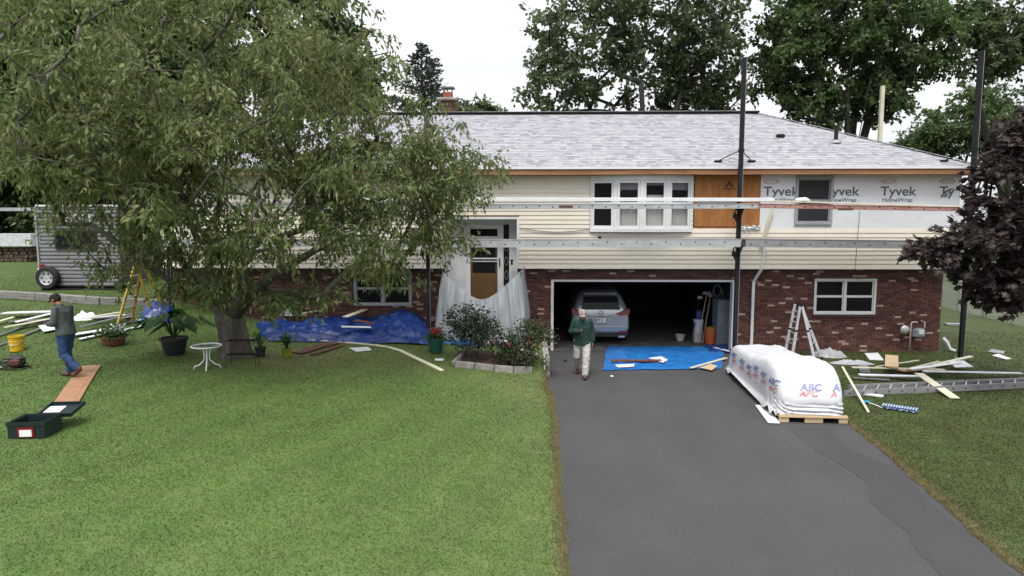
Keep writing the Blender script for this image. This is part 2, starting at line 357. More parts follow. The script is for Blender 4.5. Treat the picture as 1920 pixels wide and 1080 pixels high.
# ================================================================ SETTING
def lawnmat(name, blade):
    m = bpy.data.materials.new(name); m.use_nodes = True
    t = m.node_tree; b = t.nodes['Principled BSDF']; n = t.nodes.new; l = t.links.new
    b.inputs['Roughness'].default_value = .75; b.inputs['Specular IOR Level'].default_value = .2
    g = n('ShaderNodeNewGeometry')
    def noise(sc, det=3, rough=.55):
        q = n('ShaderNodeTexNoise'); q.inputs['Scale'].default_value = sc; q.inputs['Detail'].default_value = det; q.inputs['Roughness'].default_value = rough
        l(g.outputs['Position'], q.inputs['Vector']); return q.outputs[0]
    def mr(s, a, b_, c=0, d=1):
        q = n('ShaderNodeMapRange'); q.inputs[1].default_value = a; q.inputs[2].default_value = b_; q.inputs[3].default_value = c; q.inputs[4].default_value = d; l(s, q.inputs[0]); return q.outputs[0]
    def mixc(f, c1, c2):
        q = n('ShaderNodeMix'); q.data_type = 'RGBA'; l(f, q.inputs[0])
        for i, c in ((6,c1),(7,c2)):
            if isinstance(c, tuple): q.inputs[i].default_value = (*c,1)
            else: l(c, q.inputs[i])
        return q.outputs[2]
    c = mixc(mr(noise(.45, 4), .35, .65), (.088,.146,.036), (.066,.117,.027))
    c = mixc(mr(noise(2.3, 5, .65), .40, .72), c, (.100,.146,.044))
    c = mixc(mr(noise(9, 4, .7), .45, .8, 0, .5), c, (.066,.104,.028))
    c = mixc(mr(noise(.8, 5, .7), .60, .78, 0, .55), c, (.175,.18,.07))
    # faint mowing stripes along the house
    wv = n('ShaderNodeTexWave'); wv.inputs['Scale'].default_value = .28; wv.inputs['Distortion'].default_value = 1.2; wv.inputs['Detail'].default_value = 2; wv.bands_direction = 'X'
    mpn = n('ShaderNodeMapping'); mpn.inputs['Rotation'].default_value = (0,0,.35); l(g.outputs['Position'], mpn.inputs[0]); l(mpn.outputs[0], wv.inputs['Vector'])
    h0 = n('ShaderNodeHueSaturation'); l(c, h0.inputs['Color']); l(mr(wv.outputs[1], .2, .8, .96, 1.05), h0.inputs['Value']); c = h0.outputs[0]
    as_ = n('ShaderNodeAttribute'); as_.attribute_name = 'olive'  # darker olive turf of the side lawn, maple shade included in its colour
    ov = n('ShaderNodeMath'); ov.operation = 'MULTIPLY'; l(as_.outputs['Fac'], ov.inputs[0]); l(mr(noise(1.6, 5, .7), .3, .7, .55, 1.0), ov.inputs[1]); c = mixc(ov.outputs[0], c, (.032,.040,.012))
    at = n('ShaderNodeAttribute'); at.attribute_name = 'dry'
    pw = n('ShaderNodeMath'); pw.operation = 'MULTIPLY'; l(at.outputs['Fac'], pw.inputs[0]); l(mr(noise(6, 4, .7), .25, .65, .35, 1.0), pw.inputs[1])
    c = mixc(pw.outputs[0], c, (.25,.205,.11))
    hs = n('ShaderNodeHueSaturation'); l(c, hs.inputs['Color'])
    if blade:
        l(mr(g.outputs['Random Per Island'], 0, 1, 1.1, 1.4), hs.inputs['Value'])
        tr = n('ShaderNodeBsdfTranslucent'); l(hs.outputs[0], tr.inputs[0]); ms = n('ShaderNodeMixShader'); ms.inputs[0].default_value = .5
        l(b.outputs[0], ms.inputs[1]); l(tr.outputs[0], ms.inputs[2]); l(ms.outputs[0], t.nodes['Material Output'].inputs[0])
    else:
        l(mr(noise(45, 3, .7), .3, .7, .93, 1.06), hs.inputs['Value'])
        bp = n('ShaderNodeBump'); bp.inputs['Strength'].default_value = .2; bp.inputs['Distance'].default_value = .03
        l(noise(38, 4, .7), bp.inputs['Height']); l(bp.outputs[0], b.inputs['Normal'])
    l(hs.outputs[0], b.inputs['Base Color'])
    return m
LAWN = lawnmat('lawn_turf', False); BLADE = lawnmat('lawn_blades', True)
FIELD = mat('far_field',(.045,.075,.022),.9,(.065,.085,.035),.3,pos=True,bump=.3,bscale=4)
def dryness(X, Y):
    u = edgeL(Y)-X; v = X-edgeR(Y)
    d = np.where(u>=-.3, np.exp(-np.maximum(u,0)/.06)*1.2 + .14*np.exp(-np.maximum(u,0)/1.0), 0)
    d = d + np.where(v>=-.3, 1.2*np.exp(-np.maximum(v,0)/.07) + .03, 0)
    d = d + .45*np.exp(-((X+5.3)**2+(Y+4.4)**2)/3.0) + .25*np.exp(-((X-.0)**2+(Y+5.0)**2)/1.6) + .22*np.exp(-((X+2.6)**2+(Y+4.4)**2)/1.2)
    return np.clip(d, 0, 1)
def set_dry(o, X, Y):
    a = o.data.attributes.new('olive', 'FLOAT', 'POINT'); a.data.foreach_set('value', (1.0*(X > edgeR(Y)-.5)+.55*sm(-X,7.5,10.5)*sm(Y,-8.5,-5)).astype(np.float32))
    a = o.data.attributes.new('dry', 'FLOAT', 'POINT'); a.data.foreach_set('value', dryness(X, Y).astype(np.float32))
_q = 600
link(bpy.data.objects.new('ground', MB().add([(-_q,-_q,-.06),(_q,-_q,-.06),(_q,_q,-.06),(-_q,_q,-.06)], [(0,1,2,3)]).mesh('ground', FIELD)), label='wide green ground running back to the trees', kind='structure')
def lawn_sheet(side, label):
    Ys = np.concatenate([np.linspace(-30,-14,24), np.linspace(-13.8,2,150), np.linspace(2.4,60,70)])
    ds = np.concatenate([np.linspace(0,1,9), np.linspace(1.12,16,110), np.linspace(17,70,50)])
    YY, DD = np.meshgrid(Ys, ds, indexing='ij')
    XX = edgeL(YY)-DD-.001 if side < 0 else edgeR(YY)+DD+.001
    ZZ = hgt(XX, YY)
    V = np.stack([XX,YY,ZZ], -1).reshape(-1,3); a, b = YY.shape
    I = np.arange(a*b).reshape(a,b)
    Fq = np.stack([I[:-1,:-1], I[1:,:-1], I[1:,1:], I[:-1,1:]], -1).reshape(-1,4)
    if side > 0: Fq = Fq[:, ::-1]
    # skirt along the driveway
    sk = V[I[:,0]].copy(); sk[:,2] = -.05; k = len(V); V2 = np.vstack([V, sk]); J = np.arange(a)+k
    S = np.stack([I[:-1,0], J[:-1], J[1:], I[1:,0]], -1)
    o = np_obj('lawn', V2, np.vstack([Fq, S]), LAWN, nper=4, smooth=True, label=label, kind='structure')
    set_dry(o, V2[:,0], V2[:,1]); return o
lawn_sheet(-1, 'mown green front lawn sloping up from the driveway to the big tree')
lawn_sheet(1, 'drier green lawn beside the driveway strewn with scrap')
# driveway
def asphalt(name, k):
    m = bpy.data.materials.new(name); m.use_nodes = True; t = m.node_tree; b = t.nodes['Principled BSDF']; n = t.nodes.new; l = t.links.new
    b.inputs['Roughness'].default_value = .86; b.inputs['Specular IOR Level'].default_value = .3
    g = n('ShaderNodeNewGeometry')
    def ns(sc, sx, det, lo, hi, c, d):
        mp_ = n('ShaderNodeMapping'); mp_.inputs['Scale'].default_value = sx; l(g.outputs['Position'], mp_.inputs[0]); q = n('ShaderNodeTexNoise'); q.inputs['Scale'].default_value = sc; q.inputs['Detail'].default_value = det; q.inputs['Roughness'].default_value = .65; l(mp_.outputs[0], q.inputs['Vector'])
        r_ = n('ShaderNodeMapRange'); r_.inputs[1].default_value = lo; r_.inputs[2].default_value = hi; r_.inputs[3].default_value = c; r_.inputs[4].default_value = d; l(q.outputs[0], r_.inputs[0]); return r_.outputs[0], q.outputs[0]
    cur = None; first = None
    for a in ((.5,(1,1,1),5,.3,.7,.90,1.10),(1.1,(1,.13,1),4,.35,.7,.95,1.08),(55,(1,1,1),2,.35,.7,.88,1.14),(150,(1,1,1),1,.55,.75,1.0,1.5),(2.2,(1,1,1),6,.62,.74,1.0,.86)):
        o_, raw = ns(*a)
        if a[0] == 55: first = raw
        if cur is None: cur = o_
        else:
            q = n('ShaderNodeMath'); q.operation = 'MULTIPLY'; l(cur, q.inputs[0]); l(o_, q.inputs[1]); cur = q.outputs[0]
    hs = n('ShaderNodeHueSaturation'); hs.inputs['Color'].default_value = (.055*k,.0535*k,.0545*k,1); l(cur, hs.inputs['Value']); l(hs.outputs[0], b.inputs['Base Color'])
    bp = n('ShaderNodeBump'); bp.inputs['Strength'].default_value = .6; bp.inputs['Distance'].default_value = .02; l(first, bp.inputs['Height']); l(bp.outputs[0], b.inputs['Normal'])
    return m
ASPH = mat('asphalt',(.047,.0455,.047),.85,(.042,.0405,.042),1.2,bump=.55,bscale=130,pos=True)
ASPH = asphalt('asphalt_aggregate', 1.0); ASPH2 = asphalt('asphalt_sealed', .86)
Ys = np.concatenate([np.linspace(-34,-14,20), np.linspace(-13.9,0,110)])
mb = MB(); mb.grid([[(float(edgeL(y))-.12+(float(edgeR(y))-float(edgeL(y))+.24)*k/24, float(y), .0-.004) for k in range(25)] for y in Ys])
mb.f = [f[::-1] if False else f for f in mb.f]
mb.build('driveway', ASPH, label='dark grey asphalt driveway leading to the open garage', kind='structure', smooth=True, org=(3.3,-8,0))
pl = [(1476,800),(1500,822),(1530,845),(1575,870),(1600,885),(1625,905),(1632,940),(1655,962),(1685,985),(1706,1002),(1712,1025),(1738,1050),(1770,1085)]
pr = [(1560,803),(1572,822),(1598,845),(1640,862),(1690,880),(1716,910),(1740,940),(1775,968),(1800,985),(1828,1010),(1845,1030),(1880,1060),(1920,1090)]
mb = MB(); P = []
for (a, b) in zip(pl, pr):
    p, q = AZ(*a, .0), AZ(*b, .0); P.append([p.lerp(q, k/8) for k in range(9)])
mb.grid(P); mb.build('driveway_seal_patch', ASPH2, label='darker irregular band of fresh sealer on the asphalt driveway', kind='structure', org=(5,-9,0))
# pale crumbly fringe of gravel and dead grass along the near driveway edge is in the blades below
def blades():
    rng = np.random.default_rng(4)
    n = 1400000
    X = rng.uniform(-18, 17, n); Y = rng.uniform(-15.6, 3.5, n)
    dist = np.hypot(X, Y+CD)
    keep = rng.random(n) < np.clip((10.5/dist)**2.2, 0, 1)
    # inside the view wedge
    keep &= np.abs((X + (Y+CD)*.0235)/np.maximum(Y+CD,1)) < .80
    u = edgeL(Y)-X; v = X-edgeR(Y)
    keep &= ((u>-.05)|(v>-.05))
    keep &= ~((Y>-.15)&(X>-10.9)&(X<12.3))
    keep &= ~((Y>-3.65)&(X>-2.1)&(X<.6)&(Y<.5))
    X, Y = X[keep], Y[keep]
    ne = 26000; Ye = rng.uniform(-15, -3.2, ne); sd_e = rng.random(ne) < .5; Xe = np.where(sd_e, edgeL(Ye)+.05-rng.exponential(.07,ne), edgeR(Ye)-.05+rng.exponential(.07,ne)); X = np.concatenate([X,Xe]); Y = np.concatenate([Y,Ye]); n = len(X)
    Z = hgt(X, Y)-.004; d = np.hypot(X, Y+CD)
    edge = np.minimum(np.abs(edgeL(Y)-X), np.abs(X-edgeR(Y)))
    h = rng.uniform(.014,.032,n)*(1+.7*np.exp(-edge/.1)); w = rng.uniform(.0045,.009,n)*np.clip(d/10,.9,2.2)
    th = rng.uniform(0, 6.283, n); lx, ly = rng.normal(0,.018,n), rng.normal(0,.018,n)
    A = np.stack([X-w*np.cos(th), Y-w*np.sin(th), Z], -1); B = np.stack([X+w*np.cos(th), Y+w*np.sin(th), Z], -1); T = np.stack([X+lx, Y+ly, Z+h], -1)
    V = np.stack([A,B,T], 1).reshape(-1,3)
    o = np_obj('lawn_grass', V, np.arange(len(V)).reshape(-1,3), BLADE, label='short mown grass blades covering the lawns', kind='stuff')
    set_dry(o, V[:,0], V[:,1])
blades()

# ================================================================ HOUSE
Yb, Yu = 0.0, -0.30                       # brick face and upper siding face
XL, XR = -10.66, 12.15
ZS = 2.50                                 # bottom of the siding
ZE = AY(1400, 313.5, -.70).z              # top of the fascia
ZF = AY(1400, 327, -.70).z                # bottom of the fascia
XUR = AY(1797, 420, Yu).x; XUL = XL-.12
house = thing('house', 'long raised ranch house, cream siding over red brick, half re-sided', 'house', (0, 0, 0))
def bx(px): return AY(px, 560, Yb).x
def bz(py): return AY(1300, py, Yb).z
def ux(px): return AY(px, 400, Yu).x
def uz(py, px=1300): return AY(px, py, Yu).z
GX0, GX1, GZ1 = .7033, 6.0956, 2.13
EX0, EX1, EZT = ux(834), ux(969), uz(411, 900)           # entry recess
EZB = 1.32                                               # stoop landing level
RW = (bx(1526), bx(1642), bz(588.5), bz(522))            # lower window by the meter
LW = (bx(664), bx(772), AY(720, 573, 0).z, AY(720, 509, 0).z)
# -- brick wall: mortar body with openings, brick pieces proud of it
b_open = [(GX0-.02, GX1+.02, -1, GZ1), (RW[0],RW[1],RW[2],RW[3]), (LW[0],LW[1],LW[2],LW[3]), (EX0, EX1, EZB-.2, 9)]
def cut_intervals(x0, x1, z0, z1, opens, tol=.004):
    seg = [(x0, x1)]
    for (a,b,c,d) in opens:
        if d > z0+tol and c < z1-tol:
            ns_ = []
            for (p,q) in seg:
                if b <= p or a >= q: ns_.append((p,q)); continue
                if a > p: ns_.append((p,a))
                if b < q: ns_.append((b,q))
            seg = ns_
    return [(p,q) for p,q in seg if q-p > .02]
def wall_with_holes(mb, x0, x1, y0, y1, z0, z1, opens):
    zs = sorted({z0, z1, *[min(max(o[2],z0),z1) for o in opens], *[min(max(o[3],z0),z1) for o in opens]})
    for a, b in zip(zs[:-1], zs[1:]):
        if b-a < .001: continue
        for (p, q) in cut_intervals(x0, x1, a, b, opens, .0005): mb.box(p, q, y0, y1, a, b)
mb = MB(); wall_with_holes(mb, XL+.02, XR-.02, .022, .20, -.3, ZS+.05, b_open)
brickw = mb.build('brick_wall', MT['mortar'], house)
# returns at both ends and the back so that the shell is closed
mb = MB(); mb.box(XR-.2, XR-.001, .201, 8.0, -.3, ZS+.05); mb.box(XL+.001, XL+.2, .201, 8.0, -.3, ZS+.05); mb.box(XL+.2, XR-.2, 7.8, 8.0, -.3, ZS+.05)
mb.build('side_wall', MT['brick'][1], house)
rng = random.Random(11)
BL, BHt, CO, BW = .203, .057, .0672, .2125
def brick_mesh(l, mi):
    m_ = MB(); c = .004; y0, y1 = 0.0, .03
    m_.add([(c,y0,c),(l-c,y0,c),(l-c,y0,BHt-c),(c,y0,BHt-c),(0,y0+.005,0),(l,y0+.005,0),(l,y0+.005,BHt),(0,y0+.005,BHt),(0,y1,0),(l,y1,0),(l,y1,BHt),(0,y1,BHt)],
           [(0,1,2,3),(4,5,1,0),(5,6,2,1),(6,7,3,2),(7,4,0,3),(8,9,5,4),(9,10,6,5),(10,11,7,6),(11,8,4,7)])
    return m_
full = [brick_mesh(BL, i).mesh('brick', MT['brick'][i]) for i in range(5)]
rest = MB(); cand = []
ncourse = int((ZS+.25)/CO)
for k in range(ncourse):
    z = -.2 + k*CO
    if z+BHt > ZS-.005: break
    for (p, q) in cut_intervals(XL, XR, z, z+BHt, b_open, .012):
        x = XL - (BW/2 if k%2 else 0)
        while x < q:
            a, b = max(x, p), min(x+BL, q)
            if b-a > .03:
                r_ = rng.random(); mi = 4 if r_ < .06 else rng.choice((0,0,1,1,2,3))
                yo = rng.uniform(-.0025,.0025)
                if b-a > BL-.002 and z > -.02: cand.append((math.hypot(x-0, 20.2)+(0 if x>GX0 else 40)+(0 if x>6.8 else 8)+rng.uniform(0,.5), x, z, yo, mi))
                else: cand.append((1e9, a, z, yo, mi, b-a))
            x += BW
cand.sort(key=lambda t: t[0])
def piece(name, me, parent, loc, rot=None):
    o = bpy.data.objects.new(name, me); o.location = loc
    if rot: o.rotation_euler = rot
    COL.objects.link(o); o.parent = parent; return o
for i, c in enumerate(cand):
    if i < 290: piece('brick', full[c[4]], brickw, (c[1], c[3], c[2]))
    else:
        l = c[5] if len(c) > 5 else BL
        t_ = brick_mesh(l, c[4]); rest.mi = c[4]; rest.add([(p[0]+c[1], p[1]+c[3], p[2]+c[2]) for p in t_.v], t_.f)
# soldier course bricks under the window by the meter
x = RW[0]-.02
while x < RW[1]:
    rest.mi = rng.choice((1,3,3)); rest.box(x, x+.06, -.018, .03, RW[2]-.17, RW[2]-.085); x += .0675
rest.build('brickwork', MT['brick'], brickw, kind='stuff')
# -- upper storey shell behind the siding
ubow = (ux(1106), ux(1297), uz(435), uz(329))
uwin = (ux(1490), ux(1560), uz(421,1520), uz(331,1520))
uwl = (ux(600), ux(700), uz(440,650), uz(338,650))
uosb = (ux(1300), ux(1425), uz(424.5,1360), ZF+.03)
uwrap = (ux(1425)+.003, XUR-.05, uz(425,1600), ZF+.03)
u_open = [ubow, uwin, uwl, (EX0, EX1, ZS-1, EZT)]
mb = MB(); wall_with_holes(mb, XUL+.06, XUR-.06, Yu+.03, Yu+.18, ZS+.02, ZF+.02, u_open)
mb.build('sheathing', MT['osb'], house)
mb = MB(); mb.box(XUR-.2, XUR-.01, Yu+.181, 8.2, ZS+.02, ZF+.02); mb.box(XUL+.01, XUL+.2, Yu+.181, 8.2, ZS+.02, ZF+.02); mb.box(XUL+.2, XUR-.2, 8.0, 8.2, ZS+.02, ZF+.02)
mb.build('end_wall', MT['siding'], house)
mb = MB(); mb.box(XUL+.2, EX0-.02, Yu+.181, 7.95, ZS-.02, ZS+.015); mb.box(EX1+.02, XUR-.2, Yu+.181, 7.95, ZS-.02, ZS+.015)
mb.box(EX0-.02, EX1+.02, .8, 7.95, ZS-.02, ZS+.015)
mb.build('upper_floor', MT['interior'], house)
mb = MB(); mb.box(XUL+.05, EX0-.001, Yu+.02, .019, ZS-.012, ZS+.019); mb.box(EX1+.001, XUR-.05, Yu+.02, .019, ZS-.012, ZS+.019)
mb.build('overhang_soffit', MT['trimgrey'], house)
# siding boards, one object per course and run
sidp = bpy.data.objects.new('siding', None); link(sidp, house); ROOT[sidp.name] = Vector((0,0,0))
SE = .127
k = 0; z = ZS
s_open = [ (o[0]-.005,o[1]+.005,o[2]-.005,o[3]+.005) for o in (ubow,uwin,uwl)] + [(EX0-.07, EX1+.07, ZS-1, EZT+.07), (uosb[0],uosb[1],uosb[2],9), (uwrap[0],XUR+1,uwrap[2],9)]
def board_mesh(l):
    m_ = MB(); a = SE
    m_.add([(0,.028,0),(l,.028,0),(l,-.004,0),(0,-.004,0),(l,-.006,.004),(0,-.006,.004),(l,.012,a),(0,.012,a),(l,.028,a),(0,.028,a)],
           [(0,1,2,3),(3,2,4,5),(5,4,6,7),(7,6,8,9),(9,8,1,0),(0,3,5,7,9),(1,8,6,4,2)])
    return m_.mesh('siding_board', MT['siding'])
while z < ZF-.02:
    zz = min(SE, ZF-z)
    for (p, q) in cut_intervals(XUL, XUR, z, z+SE-.03, s_open):
        # vinyl comes in 3.66 m lengths
        xs = [p]; j = p + (1.2 if k%2 else 2.6) + rng.uniform(0,.5)
        while j < q-.5: xs.append(j); j += 3.66
        xs.append(q)
        for a, b in zip(xs[:-1], xs[1:]):
            piece('siding_board', board_mesh(b-a-.002), sidp, (a, Yu+rng.uniform(-.001,.001), z))
    z += SE; k += 1
mb = MB(); mb.box(XUL, EX0-.07, Yu-.012, Yu+.02, ZS-.025, ZS-.001); mb.box(EX1+.07, XUR, Yu-.012, Yu+.02, ZS-.025, ZS-.001)
mb.build('starter_strip', MT['trimwhite'], house)
mb = MB(); mb.box(XUR-.055, XUR+.012, Yu-.016, Yu+.1, ZS, uwrap[2]); mb.build('corner_post', MT['trimwhite'], house)
# plywood patch and its stamped triangle mark
mb = MB(); mb.box(uosb[0]+.03, uosb[1], Yu+.012, Yu+.029, uosb[2], uosb[3]); ply = mb.build('plywood_sheet', MT['osb'], house)
tx, tz = ux(1366), uz(346,1366)
mb = MB(); yy = Yu+.009
mb.add([(tx-.19,yy,tz-.14),(tx+.19,yy,tz-.14),(tx+.19,yy,tz-.11),(tx-.19,yy,tz-.11)],[(0,1,2,3)])
mb.add([(tx-.13,yy,tz-.08),(tx,yy,tz+.13),(tx+.13,yy,tz-.08),(tx-.055,yy,tz-.08),(tx,yy,tz+.02),(tx+.055,yy,tz-.08)],[(0,3,4,1),(1,4,5,2)])
mb.build('stamp_mark', MT['brick'][3], ply)
mb = MB(); mb.box(uosb[0]-.005, uosb[0]+.024, Yu+.0, Yu+.028, uosb[2]-.02, uosb[3]); mb.build('flashing_strip', MT['black'], house)
for (a, b, z0, z1, nm) in ((ux(1385), uosb[1]+.02, uosb[2]-.10, uosb[2]+.02, 'torn_foil'),):
    P = [[(a+(b-a)*i/16, Yu-.03-.025*math.sin(i*1.7+j*2.1)-.015*math.sin(i*4.1-j), z0+(z1-z0)*j/5+.02*math.sin(i*1.3)) for j in range(6)] for i in range(17)]
    MB().grid(P).build('torn_foil', MT['whitescrap'], house)
# house wrap with print
P = []
nx_, nz_ = 90, 16
mb = MB(); wall_with_holes(mb, uwrap[0], uwrap[1]+.03, Yu+.016, Yu+.029, uwrap[2]-.125, uwrap[3], [uwin]); wrap = mb.build('house_wrap', MT['wrap'], house)
mb = MB(); mb.box(XUR-.02, XUR+.004, Yu+.01, Yu+.1, uwrap[2], uwrap[3]); mb.build('wrap_corner', MT['wrap'], wrap)
def text(name, body, size, loc, rot, m, parent, offset=0.0, align='LEFT', shear=0, sxy=(1,1)):
    c = bpy.data.curves.new(name, 'FONT'); c.body = body; c.size = size; c.offset = offset; c.align_x = align; c.shear = shear
    me = evaluated_mesh(bpy.data.objects.new(name+'_tmp', c)); bpy.data.curves.remove(c); me.name = name; me.materials.clear(); me.materials.append(m)
    if parent is False: return me
    o = bpy.data.objects.new(name, me); o.location = loc; o.rotation_euler = rot; o.scale = (sxy[0], sxy[1], 1)
    COL.objects.link(o); o.parent = parent; return o
ty = Yu+.0125
tszz = (uz(351,1660)-uz(368,1660))/.70
for i, px in enumerate((1430, 1559, 1649, 1759)):
    x = ux(px); body = ('Tyvek','yvek','Tyvek','Ty')[i]
    text('lettering', body, tszz, (x, ty, uz(366.5,1660)), (math.pi/2,0,0), MT['wrapink'], wrap, offset=.006, sxy=(1.12,1))
    if i < 3: text('lettering', 'HomeWrap' if i != 1 else 'meWrap', tszz*.40, (x+.06, ty, uz(378,1660)), (math.pi/2,0,0), MT['wrapink'], wrap, offset=.003, sxy=(1.2,1))
    if i == 1: continue
    cx_, cz_ = x+.22, uz(340,1660)
    if i == 3: cx_ = x+.22
    mb = MB(); n_ = 28
    o_ = [(cx_+.225*math.cos(6.2832*j/n_), ty, cz_+.075*math.sin(6.2832*j/n_)) for j in range(n_)]; i_ = [(cx_+.205*math.cos(6.2832*j/n_), ty, cz_+.06*math.sin(6.2832*j/n_)) for j in range(n_)]
    mb.add(o_+i_, [(j,(j+1)%n_,n_+(j+1)%n_,n_+j) for j in range(n_)]); mb.build('print_oval', MT['wrapred'], wrap)
    text('lettering', 'DUPONT', .095, (cx_, ty, cz_-.033), (math.pi/2,0,0), MT['wrapred'], wrap, align='CENTER', sxy=(.95,1))
# -- windows
def window(name, x0, x1, z0, z1, yf, nx=2, fw=.055, frame='trimwhite', gl='glass', depth=.12, screens=True, parent=house):
    w = bpy.data.objects.new(name, None); link(w, parent); ROOT[w.name] = Vector((0,0,0))
    mb = MB(); yb = yf+depth
    mb.box(x0, x1, yf-.025, yb, z0, z0+fw); mb.box(x0, x1, yf-.025, yb, z1-fw, z1)
    mb.box(x0, x0+fw, yf-.022, yb, z0+fw, z1-fw); mb.box(x1-fw, x1, yf-.022, yb, z0+fw, z1-fw)
    wcell = (x1-x0)/nx
    for i in range(1, nx): mb.box(x0+i*wcell-fw*.55, x0+i*wcell+fw*.55, yf-.018, yb, z0+fw, z1-fw)
    mb.build('window_frame', MT[frame], w)
    for i in range(nx):
        a = x0+i*wcell+(fw if i == 0 else fw*.55); b = x0+(i+1)*wcell-(fw if i == nx-1 else fw*.55)
        zm = (z0+z1)/2
        mb = MB(); s_ = .032
        for (q0, q1, yo) in ((z0+fw, zm, .02),(zm+.001, z1-fw, .045)):
            mb.box(a, b, yf+yo, yf+yo+.03, q0, q0+s_); mb.box(a, b, yf+yo, yf+yo+.03, q1-s_, q1)
            mb.box(a, a+s_, yf+yo+.001, yf+yo+.029, q0+s_, q1-s_); mb.box(b-s_, b, yf+yo+.001, yf+yo+.029, q0+s_, q1-s_)
        mb.build('sash', MT[frame], w)
        for (q0, q1, yo) in ((z0+fw, zm, .033),(zm, z1-fw, .058)):
            MB().box(a+s_*.9, b-s_*.9, yf+yo, yf+yo+.006, q0+s_*.9, q1-s_*.9).build('pane', MT[gl], w)
    return w
window('lower_window', *RW, Yb, 2, .06)
window('lower_window', *LW, Yb, 2, .06, frame='trimgrey')
window('upper_window', *uwin, Yu-.01, 1, .07, frame='trimgrey', gl='screen')
window('upper_window', *uwl, Yu-.01, 2, .06)
mb = MB(); mb.box(RW[0]-.03, RW[1]+.03, -.05, .02, RW[2]-.075, RW[2]-.002); mb.build('window_sill', MT['brick'][3], house)
# bow window: four lights, projecting
bow = bpy.data.objects.new('bow_window', None); link(bow, house); ROOT[bow.name] = Vector((0,0,0))
bx0, bx1, bz0, bz1 = ubow
pr_ = .20
ys = [Yu-.02, Yu-pr_*.75, Yu-pr_, Yu-pr_*.75, Yu-.02]
xs = [bx0+(bx1-bx0)*t_ for t_ in (0,.245,.5,.755,1)]
poly_t = [(xs[i], ys[i]) for i in range(5)]+[(bx1, Yu+.12),(bx0, Yu+.12)]
MB().prism([(x_, y_-.03) for x_, y_ in poly_t[:5]]+poly_t[5:], bz1-.13, bz1).build('head_board', MT['trimwhite'], bow)
MB().prism([(x_, y_-.03) for x_, y_ in poly_t[:5]]+poly_t[5:], bz0, bz0+.10).build('seat_board', MT['trimwhite'], bow)
for i in range(4):
    a = Vector((xs[i], ys[i], 0)); b = Vector((xs[i+1], ys[i+1], 0)); d = (b-a); ln = d.length; d.normalize(); nrm = Vector((d.y, -d.x, 0))
    Mx = Matrix((d, -nrm, Vector((0,0,1)))).transposed()
    f = MB(); zc, zh = (bz0+bz1)/2, (bz1-bz0)-.23
    def lb(x0, x1, y0, y1, z0, z1, mb_):
        pts = MB().box(x0, x1, y0, y1, z0, z1); mb_.add([a+Mx@Vector(p) for p in pts.v], pts.f)
    z0_, z1_ = bz0+.10, bz1-.13
    for (p, q) in ((0,.055),(ln-.055,ln)): lb(p, q, 0, .09, z0_, z1_, f)
    f.build('mullion', MT['trimwhite'], bow)
    f = MB()
    for (p, q) in ((.06,.12),(ln-.12,ln-.06)): lb(p, q, .012, .06, z0_+.002, z1_-.002, f)
    for (p, q) in ((z0_+.002,z0_+.085),(z1_-.085,z1_-.002)): lb(.121, ln-.121, .012, .06, p, q, f)
    f.build('sash', MT['trimwhite'], bow)
    zm = (z0_+z1_)/2+.02
    f = MB(); lb(.121, ln-.121, .015, .055, zm-.04, zm+.04, f); f.build('meeting_rail', MT['trimwhite'], bow)
    for (p, q) in ((z0_+.08, zm-.038),(zm+.038, z1_-.08)):
        f = MB(); lb(.118, ln-.118, .03, .036, p, q, f); f.build('pane', MT['glass2'], bow)
    if i > 0:
        P = [[a+Mx@Vector((.06+(ln-.12)*j/40, .16+.02*math.sin(j*1.1)+.008*math.sin(j*2.7+i), zz_)) for zz_ in (z0_+.05, zm+.03 if i != 2 else zm+.25)] for j in range(41)]
        MB().grid(P).build('curtain', MT['curtain'], bow, smooth=True)
        P = [[a+Mx@Vector((.05+(ln-.1)*j/4, .13, zz_)) for zz_ in (z1_-.28 if i != 2 else z1_-.15, z1_)] for j in range(5)]
        MB().grid(P).build('blind', MT['trimgrey'], bow)
MB().box(bx0-.05, bx1+.05, .9, .95, bz0-.2, bz1+.2).build('room_back', MT['interior'], bow)
# -- entry recess with door
YD = .28
zb = EZB
mb = MB(); mb.box(EX0-.02, EX0+.0, Yu+.03, YD, zb-.2, EZT); mb.box(EX1, EX1+.02, Yu+.03, YD, zb-.2, EZT); mb.box(EX0, EX1, Yu+.03, YD, EZT-.0005, EZT+.02)
mb.box(EX0, EX1, YD+.08, YD+.12, zb-.2, EZT)
entry = mb.build('entry_recess', MT['trimwhite'], house)
mb = MB(); mb.box(EX0-.068, EX0-.001, Yu-.02, Yu+.029, ZS-.02, EZT+.07); mb.box(EX1+.001, EX1+.068, Yu-.02, Yu+.029, ZS-.02, EZT+.07); mb.box(EX0, EX1, Yu-.02, Yu+.029, EZT+.001, EZT+.07)
mb.build('entry_trim', MT['trimwhite'], house)
def dx(px): return AY(px, 480, YD).x
def dz(py): return AY(905, py, YD).z
D0, D1 = dx(874), dx(941)
dtop = dz(421)
mb = MB(); mb.box(EX0+.001, D0-.07, YD, YD+.06, zb, dtop+.02); mb.box(D1+.16+.06, EX1-.001, YD, YD+.06, zb, dtop+.02); mb.box(EX0+.001, EX1-.001, YD, YD+.06, dtop+.021, EZT-.002)
mb.box(D0-.069, D0-.001, YD-.03, YD+.06, zb, dtop+.02); mb.box(D1+.001, D1+.05, YD-.03, YD+.06, zb, dtop+.02)
mb.build('door_surround', MT['trimwhite'], house)
mb = MB(); mb.box(D1+.051, D1+.219, YD+.02, YD+.03, zb+.1, dtop); mb.build('sidelight', MT['glass'], house)
